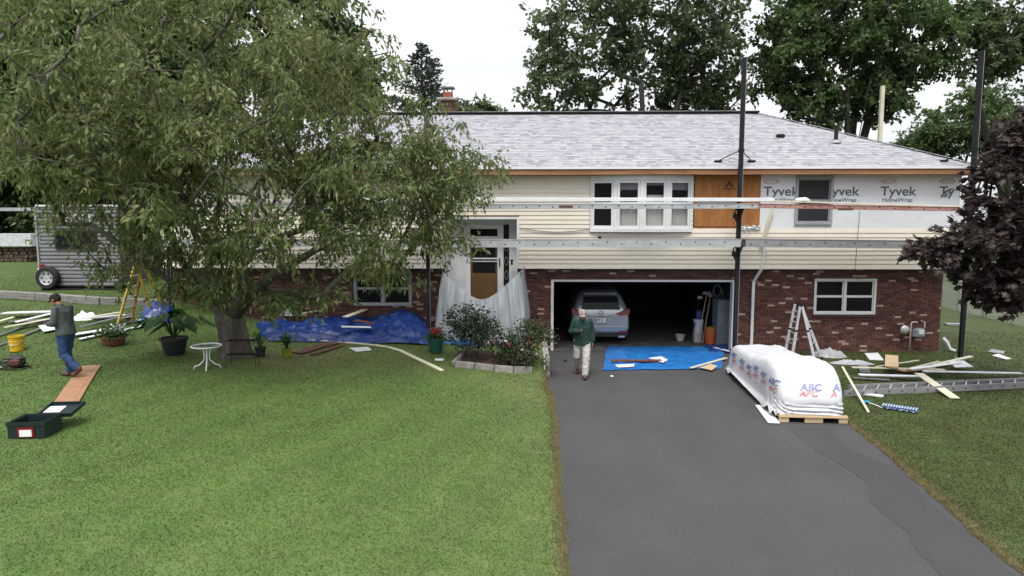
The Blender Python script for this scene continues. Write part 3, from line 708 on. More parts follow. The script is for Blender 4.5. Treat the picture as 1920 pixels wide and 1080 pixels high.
for q in range(4):
    mb = MB(); zc = zb+.5+q*.42; xc = D1+.135
    mb.tube([(xc+.05*math.cos(t_*.524), YD+.015, zc+.13*math.sin(t_*.524)) for t_ in range(13)], .006, 5); mb.build('leaded_line', MT['trimgrey'], house)
sd = bpy.data.objects.new('storm_door', None); link(sd, house); ROOT[sd.name] = Vector((0,0,0))
mb = MB(); ztr = dz(446)
mb.box(D0, D0+.13, YD-.04, YD-.005, zb, dtop); mb.box(D1-.13, D1, YD-.04, YD-.005, zb, dtop)
mb.box(D0+.13, D1-.13, YD-.039, YD-.006, dtop-.13, dtop); mb.box(D0+.13, D1-.13, YD-.039, YD-.006, ztr-.05, ztr+.05); mb.box(D0+.13, D1-.13, YD-.039, YD-.006, zb, zb+.12)
zr = dz(484.5); mb.box(D0+.13, D1-.13, YD-.038, YD-.007, zr-.02, zr+.02); mb.box(D0+.13, D1-.13, YD-.037, YD-.008, zr-.10, zr-.075)
mb.build('door_frame', MT['trimwhite'], sd)
MB().box(D0+.12, D1-.12, YD-.022, YD-.018, ztr+.04, dtop-.12).build('transom_pane', MT['glass'], sd)
MB().box(D0+.12, D1-.12, YD-.024, YD-.020, zb+.11, ztr-.04).build('door_pane', glass('storm_glass',(.02,.022,.024),.72), sd)
mb = MB(); mb.box(D1-.085, D1-.05, YD-.075, YD-.041, dz(500), dz(484)); mb.build('door_handle', MT['black'], sd)
ed = bpy.data.objects.new('front_door', None); link(ed, house); ROOT[ed.name] = Vector((0,0,0))
zg = dz(512)
mb = MB(); mb.box(D0+.02, D1-.02, YD+.01, YD+.05, zb, zg); mb.box(D0+.02, D0+.19, YD+.01, YD+.05, zg, ztr-.02); mb.box(D1-.19, D1-.02, YD+.01, YD+.05, zg, ztr-.02)
mb.build('door_leaf', MT['oak'], ed)
for (a, b) in ((D0+.15, (D0+D1)/2-.04), ((D0+D1)/2+.04, D1-.15)): MB().cbox(((a+b)/2, YD+.01, (zb+.15+zg-.08)/2), (b-a, .02, zg-zb-.23), ch=.008).build('door_panel', MT['oak'], ed)
MB().box(D0+.19, D1-.19, YD+.02, YD+.035, zg, ztr-.02).build('door_light', MT['glass'], ed)
mb = MB(); cx_, cz_ = (D0+D1)/2, (zg+ztr)/2+.1
for s_ in (-1,1): mb.tube([(cx_+s_*.10*math.sin(t_*.4), YD+.015, cz_-.25+.5*t_/8) for t_ in range(9)], .006, 5)
mb.build('leaded_line', MT['trimgrey'], ed)
mb = MB(); mb.box(dx(960)-.03, dx(960)+.03, .02, .08, dz(492)-.06, dz(492)+.06); mb.box(dx(960)-.05, dx(960)+.05, .01, .09, dz(492)+.06, dz(492)+.1)
mb.build('porch_lamp', MT['black'], house)
# -- garage opening and inside
gt = MB(); gt.box(GX0-.019, GX0+.06, -.03, .21, 0, GZ1-.06); gt.box(GX1-.06, GX1+.019, -.03, .21, 0, GZ1-.06); gt.box(GX0-.019, GX1+.019, -.032, .21, GZ1-.06, GZ1-.001)
gt.build('garage_door_trim', MT['trimwhite'], house)
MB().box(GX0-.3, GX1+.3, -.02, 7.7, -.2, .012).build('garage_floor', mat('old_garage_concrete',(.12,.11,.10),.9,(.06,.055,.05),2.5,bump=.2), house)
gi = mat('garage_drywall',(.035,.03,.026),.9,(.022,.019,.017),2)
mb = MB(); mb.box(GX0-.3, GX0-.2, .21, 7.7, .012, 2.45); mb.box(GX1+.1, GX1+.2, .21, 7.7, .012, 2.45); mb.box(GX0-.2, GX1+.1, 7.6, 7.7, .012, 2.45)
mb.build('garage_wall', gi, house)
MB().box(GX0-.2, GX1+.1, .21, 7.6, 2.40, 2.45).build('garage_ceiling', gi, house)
for i in range(4):
    MB().cbox(((GX0+GX1)/2, .75+i*.56, 2.27), (GX1-GX0-.1, .54, .045), ch=.008).build('garage_door_panel', MT['trimgrey'], house)
for x_ in (GX0+.02, GX1-.02): MB().box(x_-.02, x_+.02, .25, 3.1, 2.18, 2.22).build('door_track', MT['alushade'], house)
# header flood light over garage
# -- roof
roof = bpy.data.objects.new('roof', None); link(roof, house); ROOT[roof.name] = Vector((0,0,0))
YE, YR = -.70, 4.0
ZR = AY(1100, 213.5, YR).z
RX1 = 12.62; RX0 = -11.25; run = YR-YE
rR, rL = RX1-run, RX0+run; YB = YR+run
ZT = ZE+.012
mb = MB()
tri = [(RX0,YE,ZT),(RX1,YE,ZT),(rR,YR,ZR),(rL,YR,ZR),(RX0,YB,ZT),(RX1,YB,ZT)]
mb.add(tri, [(0,1,2,3),(1,5,2),(5,4,3,2),(4,0,3)])
mb.add([(p[0],p[1],p[2]-.09 if i not in (2,3) else p[2]-.09) for i,p in enumerate(tri)], [(3,2,1,0),(2,5,1),(2,3,4,5),(3,0,4)])
mb.build('roof_deck', MT['shingle'][1], roof)
slope = math.atan2(ZR-ZT, run); SLn = run/math.cos(slope)
EXPS = SLn/36
def shingle_mesh(w, mi, lift):
    m_ = MB(); l = EXPS*1.02; t_ = .009+lift
    m_.add([(0,0,.001),(w,0,.001),(w,l,.001),(0,l,.001),(0,0,t_),(w,0,t_),(w,l,.003),(0,l,.003)], [(4,5,6,7),(0,1,5,4),(1,2,6,5),(3,0,4,7)])
    return m_
SW = (.10,.14,.18,.25)
sh_me = {(i,j): shingle_mesh(w, j, .004 if j in (0,2) else .0).mesh('shingle', MT['shingle'][j]) for i,w in enumerate(SW) for j in range(4)}
cs, sn = math.cos(slope), math.sin(slope)
restv, restf, restm = [], [], []; nb = 0; count = 0
rng = random.Random(5)
for k in range(36):
    s0 = k*EXPS; ins = (s0+EXPS)*cs
    x0, x1 = RX0+ins*1.0, RX1-ins*1.0
    x = x0 - rng.uniform(0,.0)
    while x < x1-.05:
        i = rng.randrange(4); w = SW[i]; j = rng.choice((0,0,1,1,2,2,3))
        if x+w > x1: w = x1-x
        y, z = YE+s0*cs, ZT+s0*sn
        if k in (2,3,4,5) and 0 < x < 11 and count < 280 and w == SW[i]:
            piece('shingle', sh_me[(i,j)], roof, (x, y, z+.001), (slope,0,0)); count += 1
        else:
            t_ = shingle_mesh(w-.002, j, .004 if j in (0,2) else 0)
            for p in t_.v: restv.append((p[0]+x, y+p[1]*cs-p[2]*sn, z+.001+p[1]*sn+p[2]*cs))
            for f in t_.f: restf.append([q+nb for q in f]); restm.append(j)
            nb += 8
        x += w
np_obj('shingle_field', restv, restf, MT['shingle'], roof, midx=restm, nper=4, kind='stuff')
# hip caps, ridge vent, drip edge, fascia
for i in range(22):
    t0, t1 = i/22, (i+1)/22+.01
    p = Vector((RX1,YE,ZT)).lerp(Vector((rR,YR,ZR)), t0); q = Vector((RX1,YE,ZT)).lerp(Vector((rR,YR,ZR)), min(t1,1))
    MB().bar(p+Vector((0,0,.02)), q+Vector((0,0,.028)), .22, .014).build('hip_cap', MT['shingle'][i%3], roof)
MB().bar((rL,YR,ZR+.03),(rR,YR,ZR+.03), .30, .03).build('ridge_vent', MT['black'], roof)
for i in range(30):
    xa = rL+(rR-rL)*i/30; xb = rL+(rR-rL)*(i+1)/30
    MB().bar((xa,YR,ZR+.064),(xb-.01,YR,ZR+.066), .28, .016).build('ridge_cap', MT['shingle'][(i*7)%4], roof)
MB().box(RX0-.01, RX1+.01, YE-.035, YE-.001, ZE-.045, ZE+.016).build('drip_edge', MT['trimwhite'], roof)
xs_ = [RX0, -7.2, -3.1, .6, 4.4, 8.3, RX1]
for a, b in zip(xs_[:-1], xs_[1:]): MB().box(a+.002, b-.002, YE, YE+.04, ZF, ZE-.046+.03).build('fascia_board', MT['rawwood'], roof)
MB().box(RX1-.04, RX1, YE+.041, YB, ZF, ZE-.02).build('side_fascia', MT['rawwood'], roof)
MB().box(RX0+.01, RX1-.05, YE+.041, Yu+.05, ZF+.02, ZF+.035).build('eave_soffit', MT['rawwood'], roof)
# roof furniture
def onroof(px, py):
    r_ = ray(px, py); n_ = Vector((0,-sn,cs)); p0 = Vector((0,YE,ZT)); o_ = Vector((0,-CD,CH)); d_ = Vector(r_)
    return o_ + d_*((p0-o_).dot(n_)/d_.dot(n_))
p = onroof(1567, 268); q = AY(1567, 238, p.y)
MB().tube([p-Vector((0,0,.05)), (p.x,p.y,q.z)], .058, 12).build('vent_stack', MT['black'], roof, smooth=False)
MB().lathe([(.16,0),(.075,.06),(.06,.09)], p-Vector((0,0,.0)), 16).build('stack_flashing', MT['trimgrey'], roof)
p = onroof(1463, 258); MB().cbox(p+Vector((0,0,.05)), (.24,.2,.12), ch=.03).build('roof_vent', MT['black'], roof)
# chimney on the ridge
ch = bpy.data.objects.new('chimney', None); link(ch, roof); ROOT[ch.name] = Vector((0,0,0))
cA, cB = AY(824,200,YR+.6), AY(853,200,YR+.6); zc1 = AY(838,188,YR+.6).z
cw = cB.x-cA.x; cxm = (cA.x+cB.x)/2; cym = YR+.9
mb = MB(); zc0 = ZR-.8; mb.box(cxm-cw/2+.01, cxm+cw/2-.01, cym-.3, cym+.3, zc0, zc1-.01)
k = 0; z = zc0
while z+.06 < zc1:
    x = cxm-cw/2 - (.1 if k%2 else 0)
    while x < cxm+cw/2:
        a, b = max(x, cxm-cw/2), min(x+.2, cxm+cw/2); mb.mi = rng.choice((0,1,2,3))
        if b-a > .02: mb.box(a, b-.008, cym-.312, cym-.29, z, z+.057)
        x += .21
    z += .068; k += 1
mb.build('chimney_stack', MT['brick'], ch)
MB().cbox((cxm, cym, zc1+.04), (cw+.2,.84,.1), ch=.02).build('chimney_crown', MT['concrete'], ch)
MB().box(cxm-.16, cxm+.16, cym-.17, cym+.17, zc1+.09, zc1+.31).build('flue_tile', MT['terracotta'], ch)
mb = MB(); 
for a in (-1,1):
    for b in (-1,1): mb.box(cxm+a*.14-.012, cxm+a*.14+.012, cym+b*.14-.012, cym+b*.14+.012, zc1+.31, zc1+.46)
mb.box(cxm-.24, cxm+.24, cym-.24, cym+.24, zc1+.46, zc1+.49); mb.build('flue_cap', MT['alushade'], ch)
# downspout: lower fixed run, and the loose upper piece
sx = AY(1410, 600, -.06).x
mb = MB(); mb.bar((sx,-.07,.12),(sx,-.07,bz(527)), .075,.06,(0,1,0)); mb.bar((sx,-.07,bz(527)),(sx+.13,-.33,ZS-.03), .07,.06,(0,1,0))
mb.bar((sx+.13,-.345,ZS-.03),(sx+.20,-.345,uz(462,1420)), .07,.055,(0,1,0)); mb.bar((sx,-.07,.12),(sx,-.22,.05),.075,.06,(0,1,0)); mb.build('downspout', MT['trimwhite'], house)
mb = MB(); mb.bar((ux(1427),-.36,uz(462,1427)),(ux(1447),-.36,uz(392,1447)), .07,.055,(0,1,0)); mb.build('downspout_offcut', MT['cream'], house)
# gas pipe-to-house fittings live in the meter thing below
mb = MB(); p = AY(905,500,Yu)
mb = MB(); pts = [Vector((ux(975)+ (ux(1110)-ux(975))*t_/14, Yu-.03, uz(428)-.10*math.sin(math.pi*t_/14)-.02*t_/14)) for t_ in range(15)]; mb.tube(pts, .010, 5); mb.build('loose_cable', MT['black'], house)
mb = MB(); mb.cbox((ux(1125), Yu-.04, uz(445,1125)), (.09,.07,.06), ch=.01); mb.build('wall_fixture', MT['black'], house)
mb = MB(); mb.tube([(ux(1611), Yu-.04, uz(395,1611)), (ux(1608), -.32, 2.5), (bx(1606), -.06, RW[3]-.1)], .006, 5); mb.build('hanging_wire', MT['black'], house)
# ================================================================ TREES
def leaf_faces(kind):
    """unit leaf along +Y, normal +Z: verts, tris"""
    if kind == 'lance':
        v = [(0,0,0),(-.19,.42,.05),(0,.45,-.03),(.19,.42,.05),(0,1,-.12)]
        f = [(0,2,1),(0,3,2),(1,2,4),(2,3,4)]
    elif kind == 'palm':
        pts = [(0,0),(.16,-.02),(.42,-.06),(.30,.22),(.62,.34),(.38,.46),(.40,.62),(.16,.60),(0,1),(-.16,.60),(-.40,.62),(-.38,.46),(-.62,.34),(-.30,.22),(-.42,-.06),(-.16,-.02)]
        v = [(0,.36,.05)]+[(x,y,-.10*abs(x)-.06*y*y) for x,y in pts]
        n = len(pts); f = [(0,1+i,1+(i+1)%n) for i in range(n)]
    elif kind == 'needle':
        v = [(-.06,0,0),(.06,0,0),(0,1,0)]; f = [(0,1,2)]
    else:
        v = [(0,0,0),(-.32,.45,.06),(0,1,-.05),(.32,.45,.06)]; f = [(0,2,1),(0,3,2)]
    return np.array(v, float), np.array(f)
def leaf_mesh(name, P, Dr, size, m, parent, kind, rng, flat=.6, label=None):
    """P positions, Dr pointing dirs; leaf normals lean upward by flat"""
    v, f = leaf_faces(kind); n = len(P)
    y = Dr/np.linalg.norm(Dr, axis=1, keepdims=True)
    up = np.zeros_like(y); up[:,2] = flat; up += rng.normal(0,.55,y.shape)
    x = np.cross(y, up); x /= np.maximum(np.linalg.norm(x, axis=1, keepdims=True), 1e-6)
    z = np.cross(x, y)
    S = np.asarray(size).reshape(-1,1,1)
    V = P[:,None,:] + S*(v[None,:,0:1]*x[:,None,:] + v[None,:,1:2]*y[:,None,:] + v[None,:,2:3]*z[:,None,:])
    Fc = (f[None]+ (np.arange(n)*len(v))[:,None,None]).reshape(-1,3)
    return np_obj(name, V.reshape(-1,3), Fc, m, parent, label=label)
def skeleton(start, pts, rng, step=.5, sag=.12, wob=.12):
    """start: list of polylines (lists of points; first one the trunk). pts: cluster centres. returns list of (pts, ids) chains, node radii"""
    nodes = []; par = []
    chains = []
    for pl, at in start:
        prev = at; ch = [] if at < 0 else [at]
        for p in pl:
            nodes.append(np.array(p, float)); par.append(prev); prev = len(nodes)-1; ch.append(prev)
        chains.append(ch)
    base = nodes[0]
    order = np.argsort(np.linalg.norm((pts-nodes[min(2,len(nodes)-1)]), axis=1))
    tips = []
    for i in order:
        c = pts[i]; A = np.array(nodes)
        d = np.linalg.norm(A-c, axis=1)
        cost = d + .55*np.maximum(A[:,2]-c[2]+.2, 0)
        cost[0:2] += 4.0
        j = int(np.argmin(cost)); a = A[j]; ln = d[j]; k = max(1, int(ln/step))
        prev = j; ch = [j]
        for q in range(1, k+1):
            t = q/k; p = a+(c-a)*t; p = p + rng.normal(0, wob*.5, 3)*(q<k); p[2] += math.sin(math.pi*t)*sag*ln
            nodes.append(p); par.append(prev); prev = len(nodes)-1; ch.append(prev)
        chains.append(ch); tips.append(prev)
    cnt = np.zeros(len(nodes))
    for t in tips: cnt[t] += 1
    for i in range(len(nodes)-1, 0, -1):
        if par[i] >= 0: cnt[par[i]] += cnt[i]
    return np.array(nodes), cnt, chains
def branches(name, nodes, cnt, chains, r_tip, power, rmax, m, parent, base_r=None, ns=6, seed=0):
    mb = MB(); rad = np.minimum(r_tip*np.maximum(cnt,1)**power, rmax)
    for ci, ch in enumerate(chains):
        if len(ch) < 2: continue
        pts = [Vector(nodes[i]) for i in ch]; rr = [float(rad[i]) for i in ch]
        rr[0] = min(rr[0], rr[1]*1.25) if ci > 0 else rr[0]
        if ci == 0 and base_r:
            for q, b in enumerate(base_r):
                if q < len(rr): rr[q] = b
            if seed:
                k_ = 22; tt = np.linspace(0, len(pts)-1, k_); A_ = np.array([tuple(p) for p in pts]); ix = np.arange(len(pts))
                pts = [Vector((float(np.interp(x,ix,A_[:,0])), float(np.interp(x,ix,A_[:,1])), float(np.interp(x,ix,A_[:,2])))) for x in tt]; rr = [float(np.interp(x, ix, rr)) for x in tt]
                v0 = len(mb.v); mb.tube(pts, rr, 40)
                for i_ in range(k_):
                    for j_ in range(40):
                        p = Vector(mb.v[v0+i_*40+j_]); th = 2*math.pi*j_/40; c_ = pts[i_]
                        g_ = 1+.10*math.sin(th*5+.8*math.sin(i_*.35))*(.5+.5*(1-i_/k_))+.05*math.sin(th*11+i_*.3)+.08*mnoise.noise(p*3.0)
                        q_ = c_+(p-c_)*g_; mb.v[v0+i_*40+j_] = tuple(q_)
                continue
        mb.tube(pts, rr, 14 if ci == 0 else (10 if max(rr) > .08 else (ns if max(rr) > .02 else 4)))
    if seed:  # gnarl the thick parts
        v2 = []
        for p in mb.v:
            q = mnoise.noise_vector(Vector(p)*4.0)*.035 + mnoise.noise_vector(Vector(p)*11)*.012
            v2.append((p[0]+q.x, p[1]+q.y, p[2]+q.z*.3))
        mb.v = v2
    return mb.build(name, m, parent, smooth=True)
def in_lobes(lobes, rng, shell=.55):
    out = []
    for (cx,cy,cz,rx,ry,rz,n) in lobes:
        d = rng.normal(0,1,(n,3)); d /= np.linalg.norm(d, axis=1, keepdims=True)
        r = (shell + (1-shell)*rng.random(n))**.8
        r = np.where(rng.random(n) < .25, rng.random(n)**.5, r)
        out.append(np.array([cx,cy,cz])+d*r[:,None]*np.array([rx,ry,rz]))
    return np.vstack(out)
def tree(name, label, start, lobes, leafm, barkm, lsize, per, spread, kind='oval', seed=1, r_tip=.012, power=.42, rmax=.3, base_r=None, droop=.3, twigs=5,
         step=.6, group=None, zmin=None, shell=.55, gn=0, flat=.6, keepfn=None, filt=None):
    rng = np.random.default_rng(seed)
    base = Vector(start[0][0][0])
    root = thing(name, label, 'tree', base, group=group)
    pts = in_lobes(lobes, rng, shell)
    if zmin is not None: pts = pts[pts[:,2] > zmin]
    if filt is not None: pts = pts[filt(pts)]
    nodes, cnt, chains = skeleton(start, pts, rng, step)
    # twigs with leaves
    n = len(pts)
    T = rng.normal(0,1,(n,twigs,3)); T[:,:,2] = T[:,:,2]*.6 - droop*.5; T /= np.linalg.norm(T, axis=2, keepdims=True)
    tl = spread*rng.uniform(.6,1.3,(n,twigs,1))
    s = rng.random((n,twigs,per,1))**.7
    base_p = pts[:,None,None,:] + T[:,:,None,:]*tl[:,:,None,:]*s
    base_p[..., 2] -= droop*.35*spread*(s[...,0]**2)
    base_p += rng.normal(0, spread*.10, base_p.shape)
    Dr = T[:,:,None,:]*.7 + rng.normal(0,.6,base_p.shape); Dr[...,2] -= droop
    P = base_p.reshape(-1,3); Dr = Dr.reshape(-1,3)
    if keepfn is not None:
        k = keepfn(P, rng); P = P[k]; Dr = Dr[k]
    size = rng.uniform(.7,1.25,len(P))*lsize
    mb = branches('trunk', nodes, cnt, chains, r_tip, power, rmax, barkm, root, base_r, seed=gn)
    if gn:
        q_ = MB(); q_.ell(start[0][0][4], (.31,.29,.30), 18, 12); q_.ell(start[0][0][3], (.31,.30,.28), 18, 12); q_.v = [tuple(Vector(v)+mnoise.noise_vector(Vector(v)*4)*.05) for v in q_.v]; q_.build('fork_burl', barkm, root, smooth=True)
    tw = MB()
    for i in range(n):
        for j in range(min(twigs, 3)):
            a = pts[i]; b = a+T[i,j]*tl[i,j]; c = b.copy(); c[2] -= droop*.35*spread
            tw.tube([a,(a+b)/2,c], [r_tip*.55,r_tip*.4,r_tip*.2], 3, caps=False)
    tw.build('twigs', barkm, root, kind='stuff')
    leaf_mesh('crown', P, Dr, size, leafm, root, kind, rng, flat)
    return root
LF_CHERRY = leafmat('cherry_leaves',(.092,.138,.044),(.148,.196,.066),(.28,.295,.12),.45)
LF_MAPLE = leafmat('maple_leaves',(.060,.100,.036),(.092,.145,.050),(.14,.195,.07),.5)
LF_BACK = leafmat('backlit_leaves',(.072,.106,.048),(.102,.145,.062),(.15,.19,.08),.5)
LF_DARK = leafmat('dark_leaves',(.024,.048,.016),(.040,.074,.024),(.075,.115,.038),.35)
LF_CONIF = leafmat('conifer_needles',(.045,.062,.046),(.065,.085,.062),(.09,.11,.08),.35)
LF_PURPLE = leafmat('purple_maple_leaves',(.030,.026,.020),(.052,.034,.032),(.095,.066,.058),.4,.45)
# --- the big cherry in front of the house
b = G(441, 668); bX, bY, bZ = b
YC = bY
def cp(px, py, Y): return tuple(AY(px, py, Y))
trunk = [(bX,bY,bZ-.15),(bX,bY,bZ+.12), cp(438,628,bY), cp(432,600,bY), cp(425,575,bY)]
limbs = [(trunk, -1),
  ([cp(398,560,bY-.2), cp(368,528,bY-.4), cp(338,485,bY-.7), cp(318,430,bY-1.0), cp(300,360,bY-1.2), cp(285,280,bY-1.3)], 4),
  ([cp(440,545,bY+.2), cp(462,500,bY+.4), cp(490,440,bY+.6), cp(520,360,bY+.7), cp(545,270,bY+.6), cp(560,170,bY+.4)], 4),
  ([cp(420,540,bY-.2), cp(415,490,bY-.4), cp(405,420,bY-.6), cp(420,330,bY-.8), cp(430,230,bY-.8), cp(440,120,bY-.7)], 4),
  ([cp(475,545,bY-.5), cp(530,505,bY-1.0), cp(600,465,bY-1.4), cp(680,430,bY-1.7), cp(770,390,bY-1.9)], 3),
  ([cp(380,560,bY-.8), cp(310,520,bY-1.5), cp(240,470,bY-2.0), cp(170,420,bY-2.3)], 4)]
def L_(px, py, Y, rx, ry, rz, n):
    p = AY(px, py, Y); return (p.x, p.y, p.z, rx, ry, rz, n)
lob = [L_(410,120,YC-2.0,3.7,3.4,2.5,195), L_(200,130,YC-2.2,2.7,2.7,2.4,150), L_(575,200,YC-1.2,1.6,2.4,1.6,84),
       L_(480,330,YC-1.9,3.4,3.0,1.5,100), L_(200,270,YC-2.2,2.0,2.4,1.3,80), L_(720,330,YC-.2,1.8,1.6,1.0,60),
       L_(850,330,YC+.1,1.15,1.2,.8,42), L_(340,430,YC-1.2,1.2,1.3,.7,30), L_(580,440,YC-1.9,2.0,1.6,.6,36), L_(800,420,YC-.3,1.0,1.0,.6,22), L_(190,410,YC-1.8,1.2,.9,.35,13), L_(190,490,YC-2.0,.6,.6,.3,5), L_(390,535,YC-1.5,1.0,.8,.3,15), L_(560,545,YC-1.2,1.1,.7,.3,12), L_(720,510,YC-.6,.9,.7,.3,10), L_(780,240,YC-.2,1.0,1.0,.8,24)]
def projpx(P):
    x, y, z = P[:,0], P[:,1]+CD, P[:,2]-CH
    r_ = x*_c+y*_s; d = -x*_s+y*_c; zz = d*_ct-z*_st; u = d*_st+z*_ct
    return 960+CF*r_/zz, 540-CF*u/zz
def ch_keep(P, rng):
    return (P[:,1] < -1.05) & (P[:,1] > -11.5) & (P[:,2] > 1.75)
cherry = tree('cherry_tree', 'large spreading cherry tree with gnarled trunk and drooping narrow leaves on the front lawn', limbs, lob, LF_CHERRY, MT['bark'], .14, 10, .50,
     kind='lance', seed=3, r_tip=.009, power=.43, rmax=.25, base_r=[.46,.36,.31,.32,.24], droop=.75, twigs=7, step=.45, gn=1, flat=.7, keepfn=ch_keep, filt=lambda p: (p[:,1] < -1.5))
# --- trees behind the house
def simple_start(x, y, z, h, lean=0, forks=3, rngs=1, sp=.25):
    rg = random.Random(rngs); st = [([(x,y,z-.2),(x,y,z+h*.12),(x+lean*.2,y,z+h*.25),(x+lean*.35,y,z+h*.35)], -1)]
    for i in range(forks):
        a = 6.283*i/forks+rg.uniform(-.4,.4); r_ = sp*h*.5
        st.append(([(x+lean*.35+r_*math.cos(a)*t, y+r_*math.sin(a)*t, z+h*(.35+.45*t)) for t in (.25,.5,.75,1)], 3))
    return st
GRP = 'broadleaf trees standing behind the house'
def bt(px, Y, top_py, label, lobes_px, leafm, per, ls, spread, seed, h, rt=.02, rmax=.32, forks=3, gz=.3, name='broadleaf_tree', n_mult=1, group=GRP, droop=.2, shell=.5, bark='barkdark', twigs=5, cull=None):
    X = AY(px, 300, Y).x
    lobes_ = []
    for (a, b_, dy, rx, ry, rz, n) in lobes_px:
        p = AY(a, b_, Y+dy); lobes_.append((p.x,p.y,p.z,rx,ry,rz,int(n*n_mult)))
    return tree(name, label, simple_start(X, Y, gz, h, 0, forks, seed), lobes_, leafm, MT[bark], ls, per, spread, kind='oval', seed=seed, r_tip=rt, power=.45, rmax=rmax,
                droop=droop, twigs=twigs, step=1.0, group=group, shell=shell, filt=cull)
behind = lambda p: (p[:,1] > 9.8)
bt(1215, 15, 0, 'airy light green tree with sky showing through, rising behind the ridge', [(1040,150,0,2.0,2.4,2.3,34),(1120,60,0,3.2,3.0,2.2,52),(1240,20,0,3.4,3.0,2.4,56),(1330,90,0,2.6,2.4,2.2,46),(1190,150,1,3.0,2.5,1.4,34),(1330,180,1,2.6,2.2,1.3,38),(1150,-80,0,4.0,3.5,2.5,40),(1300,-90,0,4.0,3.5,2.5,40)],
   LF_BACK, 13, .27, .85, 21, 13, gz=.0, cull=behind)
bt(1590, 14, 0, 'tall dark maple with several upright stems behind the hip end', [(1590,40,0,4.0,3.0,2.6,110),(1480,90,0,1.9,2.2,2.4,60),(1690,80,0,2.6,2.2,2.0,60),(1530,190,0,1.9,1.8,1.3,40),(1650,180,0,1.3,1.6,1.2,34),(1590,-90,0,4.4,3.5,2.6,70),(1770,20,0,1.2,1.5,1.0,14)],
   LF_MAPLE, 18, .25, .75, 22, 13, gz=.0, forks=5, cull=behind)
bt(1890, 18, 0, 'tree with hanging boughs rising behind the purple maple', [(1870,70,0,2.4,2.2,2.6,70),(1960,60,0,3.0,2.5,3.0,60),(1830,40,0,1.1,1.3,1.1,18)], LF_BACK, 16, .25, .7, 23, 12, gz=.5, droop=.5)
bt(1790, 42, 0, 'rounded distant tree beyond the field fence', [(1790,240,0,3.2,3,2.4,70),(1730,275,0,2.0,2,1.6,36),(1850,200,0,3.0,3,2.6,56)], LF_MAPLE, 14, .36, .95, 24, 10, gz=1.5)
bt(1900, 38, 0, 'broad distant tree filling the gap below the hanging boughs', [(1900,260,0,3.5,3,3.2,80),(1960,330,0,3.5,3,3.5,50)], LF_MAPLE, 14, .36, .95, 25, 10, gz=1.5)
bt(560, 12.5, 0, 'dense rounded dark tree behind the chimney end of the roof', [(520,70,0,3.6,3.0,3.2,120),(630,110,0,2.2,2.4,2.4,80),(430,40,0,3.5,3,3,80),(560,-60,0,3.2,3,2.5,60),(640,190,0,2.0,2,1.2,40)], LF_DARK, 20, .22, .62, 26, 12, gz=1.2, cull=behind)
bt(230, 13, 0, 'dense dark tree behind the grey camper', [(230,60,0,4.2,3.5,3.5,110),(60,80,0,3.5,3,3.5,130),(330,170,0,3.0,3,2.5,60),(150,220,0,3.5,3,2.2,80),(150,-70,0,4.5,3.5,2.5,60)], LF_DARK, 20, .30, .7, 27, 13, gz=1.5)
bt(-20, 15, 0, 'dense dark tree at the edge of the woods past the camper', [(-30,200,0,4.0,3.5,4.0,110),(30,320,0,3.0,3,1.8,70),(-120,80,0,4.0,3.5,4.0,60)], LF_DARK, 20, .34, .75, 28, 13, gz=1.5)
bt(210, 24, 0, 'low dark thicket tree closing the woods behind the camper', [(80,380,0,5.0,2.5,2.2,90),(250,340,0,5.5,2.5,2.8,100),(-60,390,0,4.5,2.5,2.5,60)], LF_DARK, 20, .42, .95, 29, 6, gz=1.5)
bt(640, 30, 0, 'faint far tree just above the ridge beside the chimney', [(905,215,0,1.4,1.4,.9,24),(870,212,0,1.0,1.2,.8,14)], LF_BACK, 12, .3, .7, 30, 8, gz=1)
bt(-10, 32, 0, 'tall dark tree deep in the woods behind the carport', [(-20,250,0,6,3,5,120),(130,200,0,6,3,5,120),(300,150,0,6,3,6,110),(60,60,0,7,3,5,110)], LF_DARK, 20, .55, 1.3, 33, 16, gz=1.5)
# spruce tip behind the chimney
def spruce():
    rng = np.random.default_rng(9); X, Y = AY(792,200,11.5).x, 11.5; zt = AY(790,84,11.5).z; z0 = 1.0
    root = thing('spruce_tree', 'thin topped conifer standing behind the chimney', 'tree', (X,Y,z0))
    mb = MB(); mb.tube([(X,Y,z0),(X,Y,zt*.6),(X,Y,zt)], [.22,.12,.015], 7); br = []; P = []; D = []
    z = zt-.15
    while z > 3.5:
        ln = .15+(zt-z)*.58
        for k in range(5):
            a = rng.uniform(0,6.283); d = np.array([math.cos(a), math.sin(a), .28]); l = ln*rng.uniform(.7,1.1)
            p0 = np.array([X,Y,z]); p1 = p0+d*l; mb.tube([p0,p1],[.02,.006],3,caps=False)
            m = int(24*l/.6)+8; t = rng.random(m)**.7
            side = rng.normal(0,1,(m,3)); q = p0+d*l*t[:,None]+side*.05
            P.append(q); D.append(d*.8+side*.5+np.array([0,0,.1]))
        z -= .24
    mb.build('trunk', MT['barkdark'], root)
    P = np.vstack(P); D = np.vstack(D)
    leaf_mesh('crown', P, D, rng.uniform(.10,.22,len(P)), LF_CONIF, root, 'oval', rng)
spruce()
